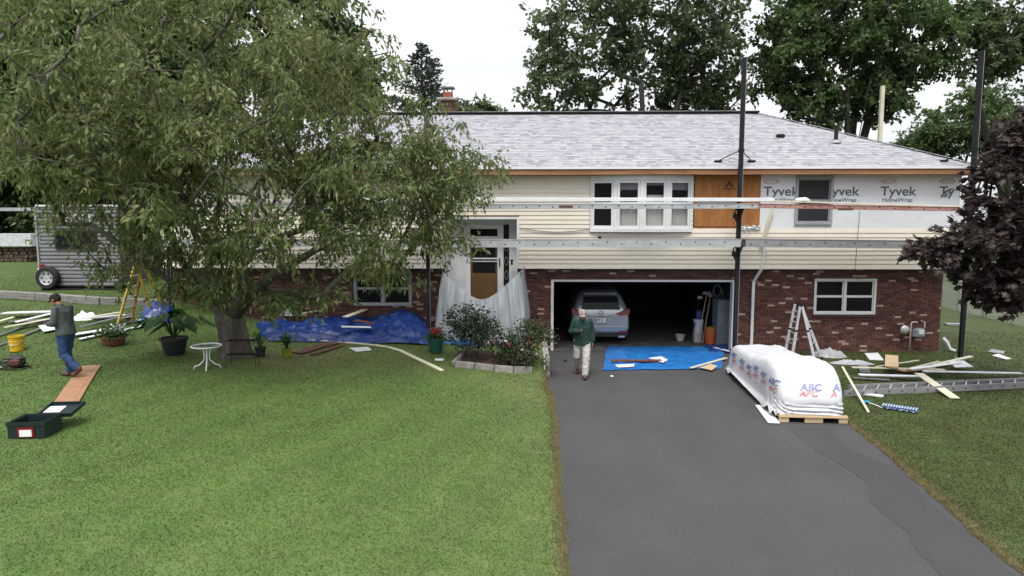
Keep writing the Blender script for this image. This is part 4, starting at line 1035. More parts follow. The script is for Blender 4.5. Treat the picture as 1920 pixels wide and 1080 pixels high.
# --- purple maple beside the driveway lawn (its trunk stands outside the picture)
p0 = AY(2010, 500, -5.2)
st = [([(p0.x,p0.y,-.2),(p0.x,p0.y,.8),(p0.x-.05,p0.y,1.8),(p0.x-.1,p0.y,2.5)], -1)]
for (px, py, dy) in ((1850,330,-.3),(1960,200,.2),(1800,480,-.2),(2060,330,.4)):
    q = AY(px,py,-5.2+dy); a = Vector((p0.x-.1,p0.y,2.5)); st.append(([tuple(a.lerp(q,t)+Vector((0,0,.25*math.sin(3.14*t)))) for t in (.3,.6,1)], 3))
lob = [L_(1905,370,-5.3,.95,1.2,1.1,64), L_(2020,240,-5.2,1.2,1.3,1.4,46), L_(1820,470,-5.3,.75,.9,.55,34), L_(1890,530,-5.4,.7,.9,.5,34), L_(1740,470,-5.2,.36,.5,.22,9), L_(1990,420,-5.2,1.3,1.4,1.6,70), L_(1895,265,-5.2,.32,.6,.45,12)]
tree('purple_maple', 'dark purple-leaved maple overhanging the lawn with scrap wood', st, lob, LF_PURPLE, MT['barkdark'], .155, 7, .30, kind='palm', seed=41, r_tip=.007, power=.45, rmax=.16, base_r=[.2,.17,.15,.14], droop=.35, twigs=5, step=.3, flat=1.3)
# woods floor shade shrubs behind camper are part of the trees above
# ================================================================ OBJECTS
def plank(name, label, cat, a, b, w, t, m, dz0=.0, dz1=None, group=None, roll=0, bend=0):
    """a board lying with its centre line between two photo pixels, dz above the ground"""
    dz1 = dz0 if dz1 is None else dz1
    p, q = G(*a), G(*b); p = p+Vector((0,0,dz0+t/2)); q = q+Vector((0,0,dz1+t/2))
    mb = MB(); d = (q-p); side = Vector((-d.y, d.x, 0)).normalized(); up = (Vector((0,0,1))*math.cos(roll)+side*math.sin(roll))
    n = 10; pts = [p.lerp(q, i/n)+side*bend*math.sin(math.pi*i/n) for i in range(n+1)]
    g = []; 
    for i in range(n+1):
        dd = (pts[min(i+1,n)]-pts[max(i-1,0)]).normalized(); s_ = up.cross(dd).normalized(); u_ = dd.cross(s_)
        c = pts[i]
        mnz = hz(c.x, c.y)+t/2+.012
        if c.z < mnz: c = Vector((c.x, c.y, mnz))
        g.append([c-s_*w/2-u_*t/2, c+s_*w/2-u_*t/2, c+s_*w/2+u_*t/2, c-s_*w/2+u_*t/2])
    vs = [x for r_ in g for x in r_]; fs = [(0,1,2,3)[::-1], tuple(n*4+k for k in range(4))]
    fs += [(i*4+k, i*4+(k+1)%4, (i+1)*4+(k+1)%4, (i+1)*4+k) for i in range(n) for k in range(4)]
    mb.add(vs, fs); return mb.build(name, m, label=label, cat=cat, group=group)
def slab(name, label, cat, corners, t, m, dz=.0, group=None, wav=0):
    """a flat scrap with its corners at photo pixels"""
    P = [G(*c)+Vector((0,0,dz+.015)) for c in corners]; mb = MB(); n = len(P)
    lo = [p for p in P]; hi = [p+Vector((0,0,t)) for p in P]
    mb.add(lo+hi, [tuple(range(n-1,-1,-1)), tuple(range(n,2*n))]+[(i,(i+1)%n,n+(i+1)%n,n+i) for i in range(n)])
    return mb.build(name, m, label=label, cat=cat, group=group)
def nz(x, y, z=0): return mnoise.noise(Vector((x,y,z)))
def crumple(name, label, cat, c, rx, ry, h, m, seed=0, group=None, n=44):
    c = Vector(c); P = []
    for i in range(n+1):
        row = []
        for j in range(n+1):
            a, b = -1+2*i/n, -1+2*j/n
            rr = math.hypot(a,b); k = max(abs(a),abs(b)); s_ = k/rr if rr > 1e-6 else 1
            x, y = a*s_, b*s_
            d = math.hypot(x,y); env = max(0, 1-d**2.2)
            r1 = 1-abs(nz(x*2.6+seed, y*2.6, 3)); r2 = 1-abs(nz(x*6+seed, y*6, 9))
            r3 = 1-abs(nz(x*11+seed, y*11, 2)); z = env*h*(.45+.5*nz(x*2.2+seed,y*2.2,3)+.3*nz(x*4.5,y*4.5+seed,6))+ .16*h*(r2**4)*env**.5+.06*h*r3*env**.5
            X_, Y_ = c.x+x*rx*(1+.2*nz(x*2, y*2, seed+5)), c.y+y*ry*(1+.2*nz(y*2, x*2, seed+8))
            row.append((X_, Y_, hz(X_,Y_)+.012+z))
        P.append(row)
    mb = MB(); mb.grid(P); return mb.build(name, m, label=label, cat=cat, group=group, smooth=True)
# ---------------- pump-jack scaffold: poles, planks
YP = -.95
PGRP = 'scaffold poles along the front of the house'
def jack_pole(px_b, px_t, py_t, Y, label, holds=(), foot=None):
    X = AY(px_b, 560, Y).x; zt = AY(px_t, py_t, Y).z; z0 = hz(X, Y)
    t = thing('scaffold_pole', label, 'pole', (X,Y,z0), group=PGRP)
    mb = MB(); w = .054; mb.box(X-w, X+w, Y-w, Y+w, z0, zt); mb.build('post', MT['black'], t)
    MB().box(X+w*.86, X+w+.004, Y-w-.004, Y-w-.0005, z0+.05, zt).build('edge_strip', MT['alushade'], t)
    mb = MB(); mb.box(X-.13, X+.13, Y-.13, Y+.13, z0-.01, z0+.015); mb.build('foot_plate', MT['alushade'], t)
    for (zz, d) in holds:
        mb = MB(); mb.box(X-.075, X+.075, Y-.075, Y+.075, zz-.10, zz+.10); mb.box(X-.03, X+.03, Y-.075-.34, Y-.075, zz-.06, zz-.015); mb.bar((X,Y-.08,zz-.30),(X,Y-.38,zz-.06), .03,.03)
        mb.build('pump_jack', MT['black'], t)
        mb = MB(); mb.tube([(X-.09,Y-.09,zz-.05),(X-.16,Y-.12,zz-.12),(X-.13,Y-.13,zz-.34),(X-.10,Y-.13,zz-.42)], [.022,.02,.03,.016], 6); mb.box(X-.20,X-.09,Y-.16,Y-.10,zz-.32,zz-.2); mb.build('crank_handle', MT['black'], t)
    zr = ZE+.32
    mb = MB()
    yw = YE+.28
    for s_ in (-1,1):
        mb.tube([(X,Y,zr+.12),(X+s_*.22,(Y+yw)/2+.02,zr+.02),(X+s_*.44,yw,ZE+.22)], .014, 6)
        mb.cbox((X+s_*.47,yw+.03,ZE+.20), (.22,.10,.04), ch=.01)
    mb.box(X-.07,X+.07,Y-.06,Y+.06,zr+.08,zr+.16); mb.build('roof_brace', MT['black'], t)
    return t, X
zlow = AY(1200, 455, YP-.25).z; zup = AY(1200, 386, YP-.25).z
_, PX3 = jack_pole(1380.5, 1397, 108, YP, 'black scaffold pole beside the garage opening, in front of the plywood patch', [(zlow-.06,0),(zup-.02,0)])
_, PX4 = jack_pole(1808.5, 1848, 95, YP, 'black scaffold pole partly hidden by the purple maple', [(zlow-.06,0),(zup-.10,0)])
_, PX2 = jack_pole(803.5, 801, 205, YP, 'black scaffold pole beside the plastic-draped entry', [(zlow-.06,0),(zup-.02,0)])
_, PX1 = jack_pole(321, 312, 215, YP, 'black scaffold pole at the camper end of the house', [(zlow-.06,0),(zup-.02,0)])
def alu_plank(label, xa, xb, za, zb, y0, y1, h, m, m_edge, holes=True, sp=.40, group='aluminium planks on the scaffold', inset=0, name='scaffold_plank', lab2=None):
    n = 1; L_en = math.hypot(xb-xa, zb-za); rot = math.atan2(zb-za, xb-xa)
    t = thing(name, label, 'plank', (xa, (y0+y1)/2, za), group=group); t.rotation_euler = (0, -rot, 0)
    hw = (y1-y0)/2
    mb = MB()
    mb.box(0, L_en, -hw+.0245, hw-.0245, h-.03, h-.004); mb.build('deck', m, t, local=True)
    for s_ in (-1,1):
        mb = MB(); ya, yb = (-hw, -hw+.024) if s_ < 0 else (hw-.024, hw)
        mb.box(0, L_en, ya, yb, .012, h-.012); mb.box(0, L_en, ya-.012 if s_ < 0 else ya, yb+.012 if s_ > 0 else yb, 0, .012); mb.box(0, L_en, ya-.012 if s_ < 0 else ya, yb+.012 if s_ > 0 else yb, h-.012, h)
        mb.build('side_rail', m_edge, t, local=True)
    if holes:
        disc = MB().tube([(0,0,0),(0,-.006,0)], .021, 8).mesh('rivet', MT['hole']); x = .15; k = 0
        while x < L_en-.1:
            o = bpy.data.objects.new('rivet', disc); o.location = (x, -hw, h*(.62 if k%2 else .36)); COL.objects.link(o); o.parent = t; x += sp; k += 1
    mb = MB(); x = .3
    while x < L_en: mb.box(x, x+.03, -hw+.0245, hw-.0245, .02, .05); x += .6
    mb.build('cross_rung', MT['alushade'], t, local=True)
    return t
def azl(px, py, Y): p = AY(px, py, Y); return p.x, p.z
# lower platform (stood on) – two spans
y0, y1 = YP-.42, YP-.07
xa, za = azl(300, 459, y0); xb, zb = azl(860, 462, y0)
alu_plank('aluminium platform plank behind the cherry tree, at the camper end of the lower scaffold level', xa, PX2+.35, za-.03, zb-.03, y0, y1, .20, MT['alu'], MT['alu'])
xa, za = azl(822, 464, y0-.001); xb, zb = azl(1378, 463, y0)
alu_plank('long aluminium platform plank crossing in front of the entry and under the bow window', PX2-.35, PX3-.06, za, zb, y0-.03, y1-.03, .22, MT['alu'], MT['alu'])
xa, za = azl(1390, 463, y0); xb, zb = azl(1830, 467, y0)
alu_plank('aluminium platform plank coloured grey for shade below the house wrap, lower scaffold level', PX3+.06, PX4+.5, za, zb-.01, y0-.03, y1-.03, .22, MT['alushade'], MT['alushade'])
# upper work bench – two spans and a guard rail
xa, za = azl(300, 389, y0); xb, zb = azl(820, 391, y0)
alu_plank('aluminium bench plank threading through the cherry crown, upper scaffold level', xa, PX2+.2, za, zb, y0, y1, .13, MT['alu'], MT['alu'])
xa, za = azl(810, 392, y0); xb, zb = azl(1420, 391, y0)
alu_plank('aluminium bench plank crossing in front of the bow window, upper scaffold level', PX2-.25, xb, za, zb, y0-.04, y1-.04, .13, MT['alu'], MT['alu'], sp=.36)
xa, za = azl(1378, 389, y0); xb, zb = azl(1800, 396, y0)
alu_plank('red-stained bench plank in front of the printed house wrap, upper scaffold level', PX3-.12, xb, za, zb, y0-.002, y1-.02, .115, MT['rust'], MT['rust'])
def rail(label, a, b, Y, r, m, group=None):
    p, q = AY(*a, Y), AY(*b, Y); mb = MB(); mb.bar(p, q, .04, r*2, ch=.006); mb.build('guard_rail', m, label=label, cat='rail', group=group)
rail('white aluminium guard rail running along the top of the bench plank by the bow window', (640,373.5), (1452,374.5), YP-.40, .05, MT['trimwhite'])
rail('pale rail resting along the red-stained bench plank', (1446,377), (1800,388), YP-.34, .022, MT['cream'])
rail('thin blue-grey bar lying on the bench by the plywood patch', (1310,379), (1378,379), YP-.44, .03, MT['meter'])
p = AY(1504, 377, YP-.25); crumple_z = p.z
mb = MB(); mb.ell(p+Vector((0,0,.02)), (.22,.13,.075), 16, 8); mb.v = [(v[0]+.02*nz(v[0]*9,v[1]*9,v[2]*9), v[1], v[2]+.02*nz(v[0]*8,v[1]*8,4)) for v in mb.v]
mb.build('rag_bundle', MT['whitescrap'], label='white bundled rag on the bench in front of the single upper window', cat='rag', smooth=True)
p = AY(1061, 387, YP-.46); MB().cbox(p, (.38,.05,.06), ch=.015).build('clamp', MT['redboard'], label='short brown clamp on the side of the bench left of the bow window'.replace('left of','beside'), cat='clamp')
p = AY(1585, 392, YP-.47); MB().cbox(p, (.40,.05,.07), ch=.012).build('clamp', MT['redboard'], label='red end clamp under the red-stained bench plank', cat='clamp')
# pale pole behind the house
X = AY(1650, 255, 9.2).x; zt = AY(1661, 161, 9.2).z
t = thing('back_scaffold_pole', 'pale weathered scaffold pole rising behind the hip of the roof', 'pole', (X,9.2,0)); MB().box(X-.07,X+.07,9.13,9.27,0,zt).build('post', MT['cream'], t)
mb = MB(); mb.box(X-.14,X+.14,9.06,9.34,0,.02); mb.build('foot_plate', MT['alushade'], t)
# ---------------- stoop, plastic drape
SY = -1.75
stX0, stX1 = AY(822,560,SY).x, AY(985,560,SY).x
stoop = thing('front_stoop', 'concrete front stoop with rails hidden under plastic sheeting', 'stoop', (0,0,0))
mb = MB(); gz0 = .2
mb.box(stX0+.1, stX1-.1, -1.0, YD-.01, gz0, EZB-.001); mb.build('landing', MT['concrete'], stoop)
for i in range(4): MB().box(stX0+.25, stX1-.25, -1.0-.26*(i+1), -1.0-.26*i-.001, gz0, EZB-.19*(i+1)).build('step', MT['concrete'], stoop)
P1 = AY(830,509,SY); P2 = AY(975,509,SY)
for p in (P1, P2):
    MB().tube([(p.x,p.y+.05,gz0),(p.x,p.y+.05,p.z-.02)], .028, 8).build('rail_post', MT['black'], stoop); MB().tube([(p.x,p.y+.05,p.z-.05),(p.x,-.15,p.z-.10)], .022, 8).build('hand_rail', MT['black'], stoop)
def drape():
    zs = AY(905,562,SY).z; bl = AY(808,640,SY-.2); br = AY(991,630,SY-.2)
    # plan polyline: wall -> P1 -> P2 -> wall, param by segments
    plan = [(-.15, P1.x-.16, -.45), (0, P1.x, P1.y), (1, P2.x, P2.y), (1.15, P2.x+.12, -.5)]
    us = np.concatenate([np.linspace(-.15,0,14)[:-1], np.linspace(0,1,90), np.linspace(1,1.15,14)[1:]])
    P = []
    for u in us:
        x = np.interp(u, [q[0] for q in plan], [q[1] for q in plan]); y = np.interp(u, [q[0] for q in plan], [q[2] for q in plan])
        if 0 <= u <= 1:
            zt = zs + (P1.z-zs)*((((2*u-1)**2+.05)**.5-.2236)/.8011)**1.15
        else: zt = P1.z + .12*(min(abs(u), abs(u-1))/.15)
        row = []
        for k in range(41):
            v = k/40
            spread = v**1.0
            # bottom flares outward from the peaks
            cx = (P1.x+P2.x)/2
            xx = x + (x-cx)*(.20*spread)
            zz = zt*(1-v) + (hz(xx, y-.25)+.03)*v
            du = min(abs(u-0.0), abs(u-1.0))
            ph = u*46 if u < .5 else (1-u)*46
            am = .085*math.sin(math.pi*min(1,v*1.2+.05))*(.4+.6*math.exp(-du*3))
            yy = y - .22*v + am*math.sin(ph*1.0*(1-.35*v)) + .5*am*math.sin(ph*2.3+1) + .05*v*nz(u*7, v*4, 2) + .12*math.sin(math.pi*max(0,min(1,u)))*(1-v)
            row.append((xx+.03*nz(u*9,v*5,7), yy, zz+.02*nz(u*12,v*6,1)*v))
        P.append(row)
    MB().grid(P).build('plastic_sheet', sheer('clear_plastic_sheet',(.54,.57,.61),.84,.28,.35), label='translucent plastic sheet draped over the entry stoop rails in two peaks', cat='plastic sheet', smooth=True)
drape()
crumple('fallen_plastic', 'bunched blue and clear plastic at the foot of the draped entry', 'plastic', (*AY(870,657,-2.35).xy, 0), .55,.22,.16, MT['bluetarp2'], 3)
# ---------------- blue tarp by the brick wall
def tarp(name, label, corners, m, nu=90, nv=44, amp=.12, back=0.0, seed=0, ridge=None, sc=1.0):
    A, B, C, D = [G(*c) for c in corners]   # back-left, back-right, front-right, front-left
    P = []
    for i in range(nu+1):
        row = []
        for j in range(nv+1):
            u, v = i/nu, j/nv
            p = A*(1-u)*(1-v)+B*u*(1-v)+C*u*v+D*(1-u)*v
            e = min(u,1-u,v,1-v)
            x = p.x+.10*nz(v*4+seed,u*3)*(e<.08); y = p.y+.12*nz(u*7+seed,v*2)*(1 if e < .08 else .4)
            r1 = 1-abs(nz(x*1.1*sc+seed, y*1.6*sc, 1))*2; r2 = 1-abs(nz(x*2.9*sc, y*3.6*sc+seed, 5))*2; r3 = nz(x*7*sc,y*7*sc,seed)
            z = amp*(.55*max(r1,0)**2+.35*max(r2,0)**2+.12*r3)*min(1, e/.06+.15)
            if ridge: z += ridge(u, v)
            row.append((x, y, hz(x,y)+.016+max(z,0)))
        P.append(row)
    return MB().grid(P).build(name, m, label=label, cat='tarp', smooth=True)
tarp('blue_tarp', 'crumpled dark blue tarp heaped along the brick wall behind the cherry', [(478,609),(803,601),(806,648),(500,640)], MT['bluetarp'], 120, 56, amp=.22, seed=2, sc=1.0,
     ridge=lambda u, v: .16*math.exp(-((v-.12)/.2)**2)*(.5+.5*u)*min(1,u*8,(1-u)*8)+ .30*math.exp(-((u-.86)/.12)**2-((v-.45)/.35)**2))
tarp('blue_tarp', 'blue tarp bundle beside the corner of the house under the stepladder', [(262,590),(328,586),(330,606),(268,607)], MT['bluetarp'], 30, 20, .25, seed=7, ridge=lambda u, v: .30*math.sin(math.pi*u)*math.sin(math.pi*v))
tarp('blue_tarp', 'flat bright blue tarp spread on the asphalt before the garage', [(1139,650),(1360,650),(1352,692),(1129,695)], MT['bluetarp2'], 80, 30, .055, seed=5, sc=1.6)
tarp('blue_tarp', 'small dark blue tarp corner folded at the garage jamb', [(1320,650),(1372,646),(1374,662),(1330,662)], MT['bluetarp'], 20, 14, .12, seed=9)
# boards on and around the dark tarp
plank('cream_board', 'cream siding strip lying slantwise on the dark blue tarp', 'board', (648,621),(711,601), .19,.02, MT['cream'], .40,.50)
plank('cream_board', 'cream siding strip at the heap end of the dark blue tarp', 'board', (548,615),(606,607), .16,.02, MT['cream'], .36,.42)
plank('red_board', 'small reddish board on the dark blue tarp', 'board', (668,625),(702,631), .20,.02, MT['redboard'], .36,.34)
slab('white_scrap', 'thin white strip on the front fold of the dark blue tarp', 'scrap', [(640,630),(695,631),(697,634),(641,633)], .008, MT['whitescrap'], .26)
plank('red_board', 'long red-brown stair tread lying on the grass below the blue tarp', 'board', (556,664),(628,645), .30,.03, MT['redboard'], .01)
plank('red_board', 'narrow red-brown trim strip beside the long stair tread', 'board', (585,667),(642,650), .10,.03, MT['redboard'], .01)
plank('long_cream_strip', 'long bowed cream trim strip from the tarp out over the lawn', 'board', (578,639),(829,697), .11,.025, MT['cream'], .01,.01, bend=.62)
slab('white_scrap', 'white paper-like scrap on the grass beside the bowed cream strip', 'scrap', [(655,654),(690,652),(697,658),(668,661)], .01, MT['whitescrap'])
slab('white_scrap', 'small white scrap on bare soil below the green flower pot', 'scrap', [(815,674),(832,674),(831,678),(816,677)], .01, MT['whitescrap'])
crumple('white_netting', 'crumpled heap of white packing film at the back of the blue tarp', 'packing film', (*G(547,606).xy,0), .36,.26,.36, mat('white_film',(.55,.54,.57),.5,(.25,.25,.28),14,contrast=(.4,.6)), 4)
bpy.data.objects['white_netting'].location.z += .24
plank('pale_trim', 'pale trim lengths lying behind the cherry trunk', 'trim', (484,597),(522,597), .12,.05, MT['whitescrap'], .10)
# ---------------- potted plants by the tree
def leafy(name, P, D, size, m, parent, kind='oval', seed=0, flat=.6):
    return leaf_mesh(name, np.array(P), np.array(D), size, m, parent, kind, np.random.default_rng(seed), flat)
LF_POT = leafmat('pot_plant_leaves',(.030,.070,.018),(.05,.105,.028),(.09,.15,.045),.3)
LF_BIG = leafmat('large_leaves',(.015,.055,.012),(.026,.08,.018),(.04,.11,.026),.3,.6,.2)
LF_SHRUB = leafmat('shrub_leaves',(.022,.036,.014),(.040,.060,.022),(.085,.10,.045),.25)
def pot(t, c, r0, r1, h, m, n=20):
    MB().lathe([(r0*.9,0),(r0,.01),(r1*.97,h*.86),(r1*1.06,h*.87),(r1*1.06,h),(r1*.94,h),(r1*.92,h*.9)], c, n, True, False).build('pot', m, t, smooth=False)
    MB().lathe([(r1*.93,h*.9),(.001,h*.93)], c, n, False, False).build('soil', MT['soil'], t)
# elephant ears in a dark tub
c = G(328,664); t = thing('elephant_ear_plant', 'big-leaved green plant in a dark tub beside the white table', 'potted plant', c)
pot(t, c, .22,.30,.40, MT['blackplastic'])
rr = random.Random(3)
for i in range(26):
    a = rr.uniform(0,6.283); l = rr.uniform(.25,.75); hh = rr.uniform(.45,.85); tip = c+Vector((math.cos(a)*l, math.sin(a)*l*.8, .38+hh*.75))
    MB().tube([c+Vector((0,0,.36)), c+Vector((math.cos(a)*l*.45, math.sin(a)*l*.4, .36+hh*.7)), tip], [.014,.011,.008], 5).build('stem', LF_POT, t)
    n_ = 10; L0 = rr.uniform(.26,.44); dr = Vector((math.cos(a),math.sin(a)*.8,-.55)).normalized(); sd = dr.cross(Vector((0,0,1))).normalized(); nm = sd.cross(dr)
    prof = [(0,-.22),(.30,-.18),(.40,.05),(.36,.35),(.22,.68),(0,1.0)]
    vs = [tip+dr*(y*L0)+sd*(s_*x*L0)+nm*(-.12*x*L0-.1*y*y*L0) for s_ in (-1,1) for x,y in prof]
    mbl = MB(); mbl.add(vs, [(k,k+1,6+k+1,6+k) for k in range(5)]); mbl.build('leaf', LF_BIG, t, smooth=True)
# wicker planter with white flowers
c = G(213,646); t = thing('flower_basket', 'brown wicker basket of trailing white flowers on the lawn near the stepladder', 'planter', c)
mbw = MB()
for k in range(6):
    z = .02+k*.032; r_ = .22+.012*k; mbw.tube([c+Vector((r_*math.cos(q*.3142+.02*k), r_*.8*math.sin(q*.3142+.02*k), z)) for q in range(21)], .018, 6)
for q in range(16): a = q*.3927; mbw.tube([c+Vector((.22*math.cos(a),.176*math.sin(a),0)), c+Vector((.285*math.cos(a),.228*math.sin(a),.21))], .012, 5)
mbw.build('basket', mat('wicker',(.17,.07,.035),.8,(.08,.035,.02),20), t)
MB().lathe([(.24,.15),(.001,.18)], c, 16, False, False).build('soil', MT['soil'], t)
rg = np.random.default_rng(2); m_ = 420
P = np.array(c)+np.stack([rg.normal(0,.17,m_), rg.normal(0,.14,m_), .22+np.abs(rg.normal(0,.10,m_))], -1); D = rg.normal(0,1,(m_,3)); leafy('foliage', P, D, rg.uniform(.06,.12,m_), LF_POT, t)
m_ = 70; P = np.array(c)+np.stack([rg.normal(0,.16,m_), rg.normal(0,.12,m_), .30+np.abs(rg.normal(0,.07,m_))], -1); leafy('blossom', P, rg.normal(0,1,(m_,3)), rg.uniform(.06,.09,m_), MT['petal_white'], t)
# spiky plants
def spiky(px, py, label, potm, r=.13, h=.22, n=26, ln=.55, seed=1):
    c = G(px, py); t = thing('spiky_plant', label, 'potted plant', c); pot(t, c, r*.8, r, h, potm, 16); rr = random.Random(seed); mb_ = MB()
    for i in range(n):
        a = rr.uniform(0,6.283); l = ln*rr.uniform(.6,1.1); o = rr.uniform(.25,.9); d = Vector((math.cos(a),math.sin(a),0)); s_ = Vector((-d.y,d.x,0))*.022
        p0 = c+Vector((0,0,h*.9)); pts = [p0, p0+d*l*o*.35+Vector((0,0,l*.55)), p0+d*l*o*.75+Vector((0,0,l*(.8-.2*o))), p0+d*l*o*1.1+Vector((0,0,l*(.85-.7*o)))]
        w = (.8,1,.7,.05); vs = [q+s_*w[k]*sg for k,q in enumerate(pts) for sg in (-1,1)]; mb_.add(vs, [(0,1,3,2),(2,3,5,4),(4,5,7,6)])
    mb_.build('blades', LF_POT, t); return t
spiky(538,669,'spiky green plant in a yellow-green pot at the end of the stair tread', mat('lime_glaze',(.22,.24,.03),.4), .13,.20, seed=4)
spiky(489,668,'spiky pale plant in a dark pot next to the cherry trunk', MT['blackplastic'], .12,.22, 18,.5, seed=6)
# white table
c = G(389,692); t = thing('patio_table', 'small round white metal patio table with glass top', 'table', c); TH = .50
MB().tube([c+Vector((.30*math.cos(q*.19635), .30*math.sin(q*.19635), TH)) for q in range(33)], .016, 8).build('rim', MT['trimwhite'], t, smooth=True)
MB().lathe([(.29,TH-.004),(.001,TH-.003)], c, 28, False, False).build('glass_top', glass('table_glass',(.10,.11,.11),.25), t)
mb = MB()
for q in range(4):
    a = .6+q*1.5708; mb.tube([c+Vector((0,0,TH-.012)), c+Vector((.29*math.cos(a), .29*math.sin(a), TH-.008))], .009, 6)
mb.build('spokes', MT['trimwhite'], t)
for q in range(4):
    a = .35+q*1.5708; d = Vector((math.cos(a),math.sin(a),0))
    MB().tube([c+d*.07+Vector((0,0,TH-.02)), c+d*.05+Vector((0,0,.30)), c+d*.055+Vector((0,0,.20)), c+d*.15+Vector((0,0,.10)), c+d*.24+Vector((0,0,.075)), c+d*.27+Vector((0,0,.0))], .014, 8).build('leg', MT['trimwhite'], t, smooth=True)
# wire plant stand
c = G(455,690); t = thing('wire_plant_stand', 'black wire plant stand standing against the cherry trunk', 'plant stand', c)
for a, b_ in ((-.32,-.1),(.32,-.1),(-.30,.15),(.30,.15)): MB().tube([c+Vector((a,b_,hz(c.x+a,c.y+b_)-c.z)), c+Vector((a,b_,.62))], .006, 6).build('leg', MT['black'], t)
mb = MB()
for zz in (.30,.60):
    for k in range(6): y_ = -.1+.05*k; mb.tube([c+Vector((-.32,y_,zz)), c+Vector((.32,y_,zz))], .006, 5)
mb.build('shelf', MT['black'], t)
# green pot, red flowers
c = G(817,660); t = thing('geranium_pot', 'glazed green pot of red geraniums beside the draped entry', 'potted plant', c); pot(t, c, .15,.205,.36, MT['green'])
rg = np.random.default_rng(5); m_ = 260; P = np.array(c)+np.stack([rg.normal(0,.11,m_), rg.normal(0,.11,m_), .36+np.abs(rg.normal(0,.08,m_))], -1); leafy('foliage', P, rg.normal(0,1,(m_,3)), rg.uniform(.05,.09,m_), LF_POT, t)
hd = c+Vector((0,0,.50)); 
for k in range(9):
    a = rg.uniform(0,6.28); q = np.array(c)+np.array([.15*math.cos(a)*rg.uniform(.2,1), .15*math.sin(a)*rg.uniform(.2,1), rg.uniform(.46,.58)])
    m_ = 36; P = q+rg.normal(0,.028,(m_,3)); leafy('flower_head', P, rg.normal(0,1,(m_,3)), rg.uniform(.035,.055,m_), MT['petal_red'], t)
# ---------------- garden bed, shrubs
bed_c = [G(856,686), G(998,699)]
bz_ = lambda p: hz(p.x, p.y)
e0, e1, e2 = G(872,664), G(853,688), G(999,698)
mb = MB(); P = []
for i in range(21):
    row = []
    for j in range(11):
        u, v = i/20, j/10; p = e1.lerp(e2, u)+Vector((.0,1,0))*v*1.0; p.x = min(p.x, .46); x, y = p.x, p.y
        row.append((x, y, hz(x,y)+.035+.03*nz(x*5,y*5)))
    P.append(row)
mb.grid(P); mb.build('garden_bed', MT['soil'], label='bare soil flower bed in front of the draped entry', kind='structure', smooth=True)
nb_ = 4
for i in range(nb_):
    a = e1.lerp(e2, i/nb_); b_ = e1.lerp(e2, (i+1)/nb_-.012); a = Vector((a.x,a.y,hz(a.x,a.y)+.05)); b_ = Vector((b_.x,b_.y,hz(b_.x,b_.y)+.05))
    MB().bar(a, b_, .09, .19, ch=.01).build('edging_block', MT['block'], label='pale concrete edging block along the front of the flower bed', cat='edging', group='edging blocks of the flower bed')
a, b_ = e1, e0; a = Vector((a.x-.06,a.y+.1,hz(a.x,a.y)+.04)); b_ = Vector((b_.x,b_.y,hz(b_.x,b_.y)+.04)); MB().bar(a, b_, .07, .14, ch=.01).build('edging_block', MT['block'], label='slanting edging block at the pot end of the flower bed', cat='edging')
# low retaining wall at the driveway
t = thing('retaining_wall', 'low pale block retaining wall between flower bed and driveway', 'wall', (.5,-2,0))
k = 0
for z in (0,.145,.29):
    y = -3.55 + (.1 if k%2 else 0)
    while y < -.45:
        L0 = .32; MB().cbox((.47+.006*math.sin(y*9+z*40), y+L0/2, z+.07), (.16,L0-.01,.138), ch=.01).build('wall_block', MT['block'], t); y += L0
    k += 1
MB().tube([(AY(1021,715,-3.7).x,-3.7,.0),(AY(1021,630,-3.7).x,-3.7,1.15)], .011, 6).build('marker_stake', MT['trimwhite'], label='thin white driveway marker stake beside the flower bed', cat='stake')
def shrub(px, py, label, lobes_, nleaf, ls, lm, seed, flowers=None, name='shrub', stems=7):
    c = G(px, py); t = thing(name, label, 'shrub', c); rg = np.random.default_rng(seed); Ps = []
    for (dx_, dy_, dz_, rx, ry, rz, n) in lobes_:
        d = rg.normal(0,1,(n,3)); d /= np.linalg.norm(d,axis=1,keepdims=True); Ps.append(np.array(c)+np.array([dx_,dy_,dz_])+d*(rg.random((n,1))**.45)*np.array([rx,ry,rz]))
    C = np.vstack(Ps); mb_ = MB()
    for q in C[rg.permutation(len(C))[:min(len(C), stems*3)]]:
        s0 = c+Vector((rg.normal(0,.16),rg.normal(0,.10),0)); e = Vector(q); m_ = s0.lerp(e,.5)+Vector((0,0,.06)); m_.x = s0.x+(e.x-s0.x)*.35; mb_.tube([s0,m_,e],[.012,.008,.003],4,caps=False)
    mb_.build('stems', MT['barkdark'], t)
    m_ = nleaf; P = np.repeat(C, m_, axis=0)+rg.normal(0,.075,(len(C)*m_,3)); P[:,2] = np.maximum(P[:,2], c.z+.05); leafy('crown', P, rg.normal(0,1,P.shape), rg.uniform(.7,1.3,len(P))*ls, lm, t, seed=seed)
    for (fm, nf, fs) in flowers or ():
        idx = rg.integers(0, len(C), nf)
        for i in idx:
            q = C[i]+(C[i]-np.array(c)-np.array([0,0,.5]))*.12+np.array([0,-.1,0]); P = q+rg.normal(0,.014,(22,3)); leafy('flower', P, rg.normal(0,1,(22,3)), rg.uniform(.7,1.2,22)*fs, MT[fm], t)
shrub(880,676,'olive leafed open shrub standing before the plastic sheet', [(0,0,.95,.68,.45,.46,105),(.0,0,.55,.6,.4,.25,40),(.35,0,.72,.45,.35,.34,45)], 17,.065, LF_SHRUB, 3)
shrub(970,688,'spreading rose bush with pink blooms at the garage corner', [(.28,.15,.72,.62,.42,.42,105),(-.3,.1,.5,.5,.35,.34,54),(.15,-.05,.25,.65,.35,.22,56)], 17,.065, LF_SHRUB, 4, [('petal_pink',7,.045),('petal_white',6,.04)], name='rose_bush')
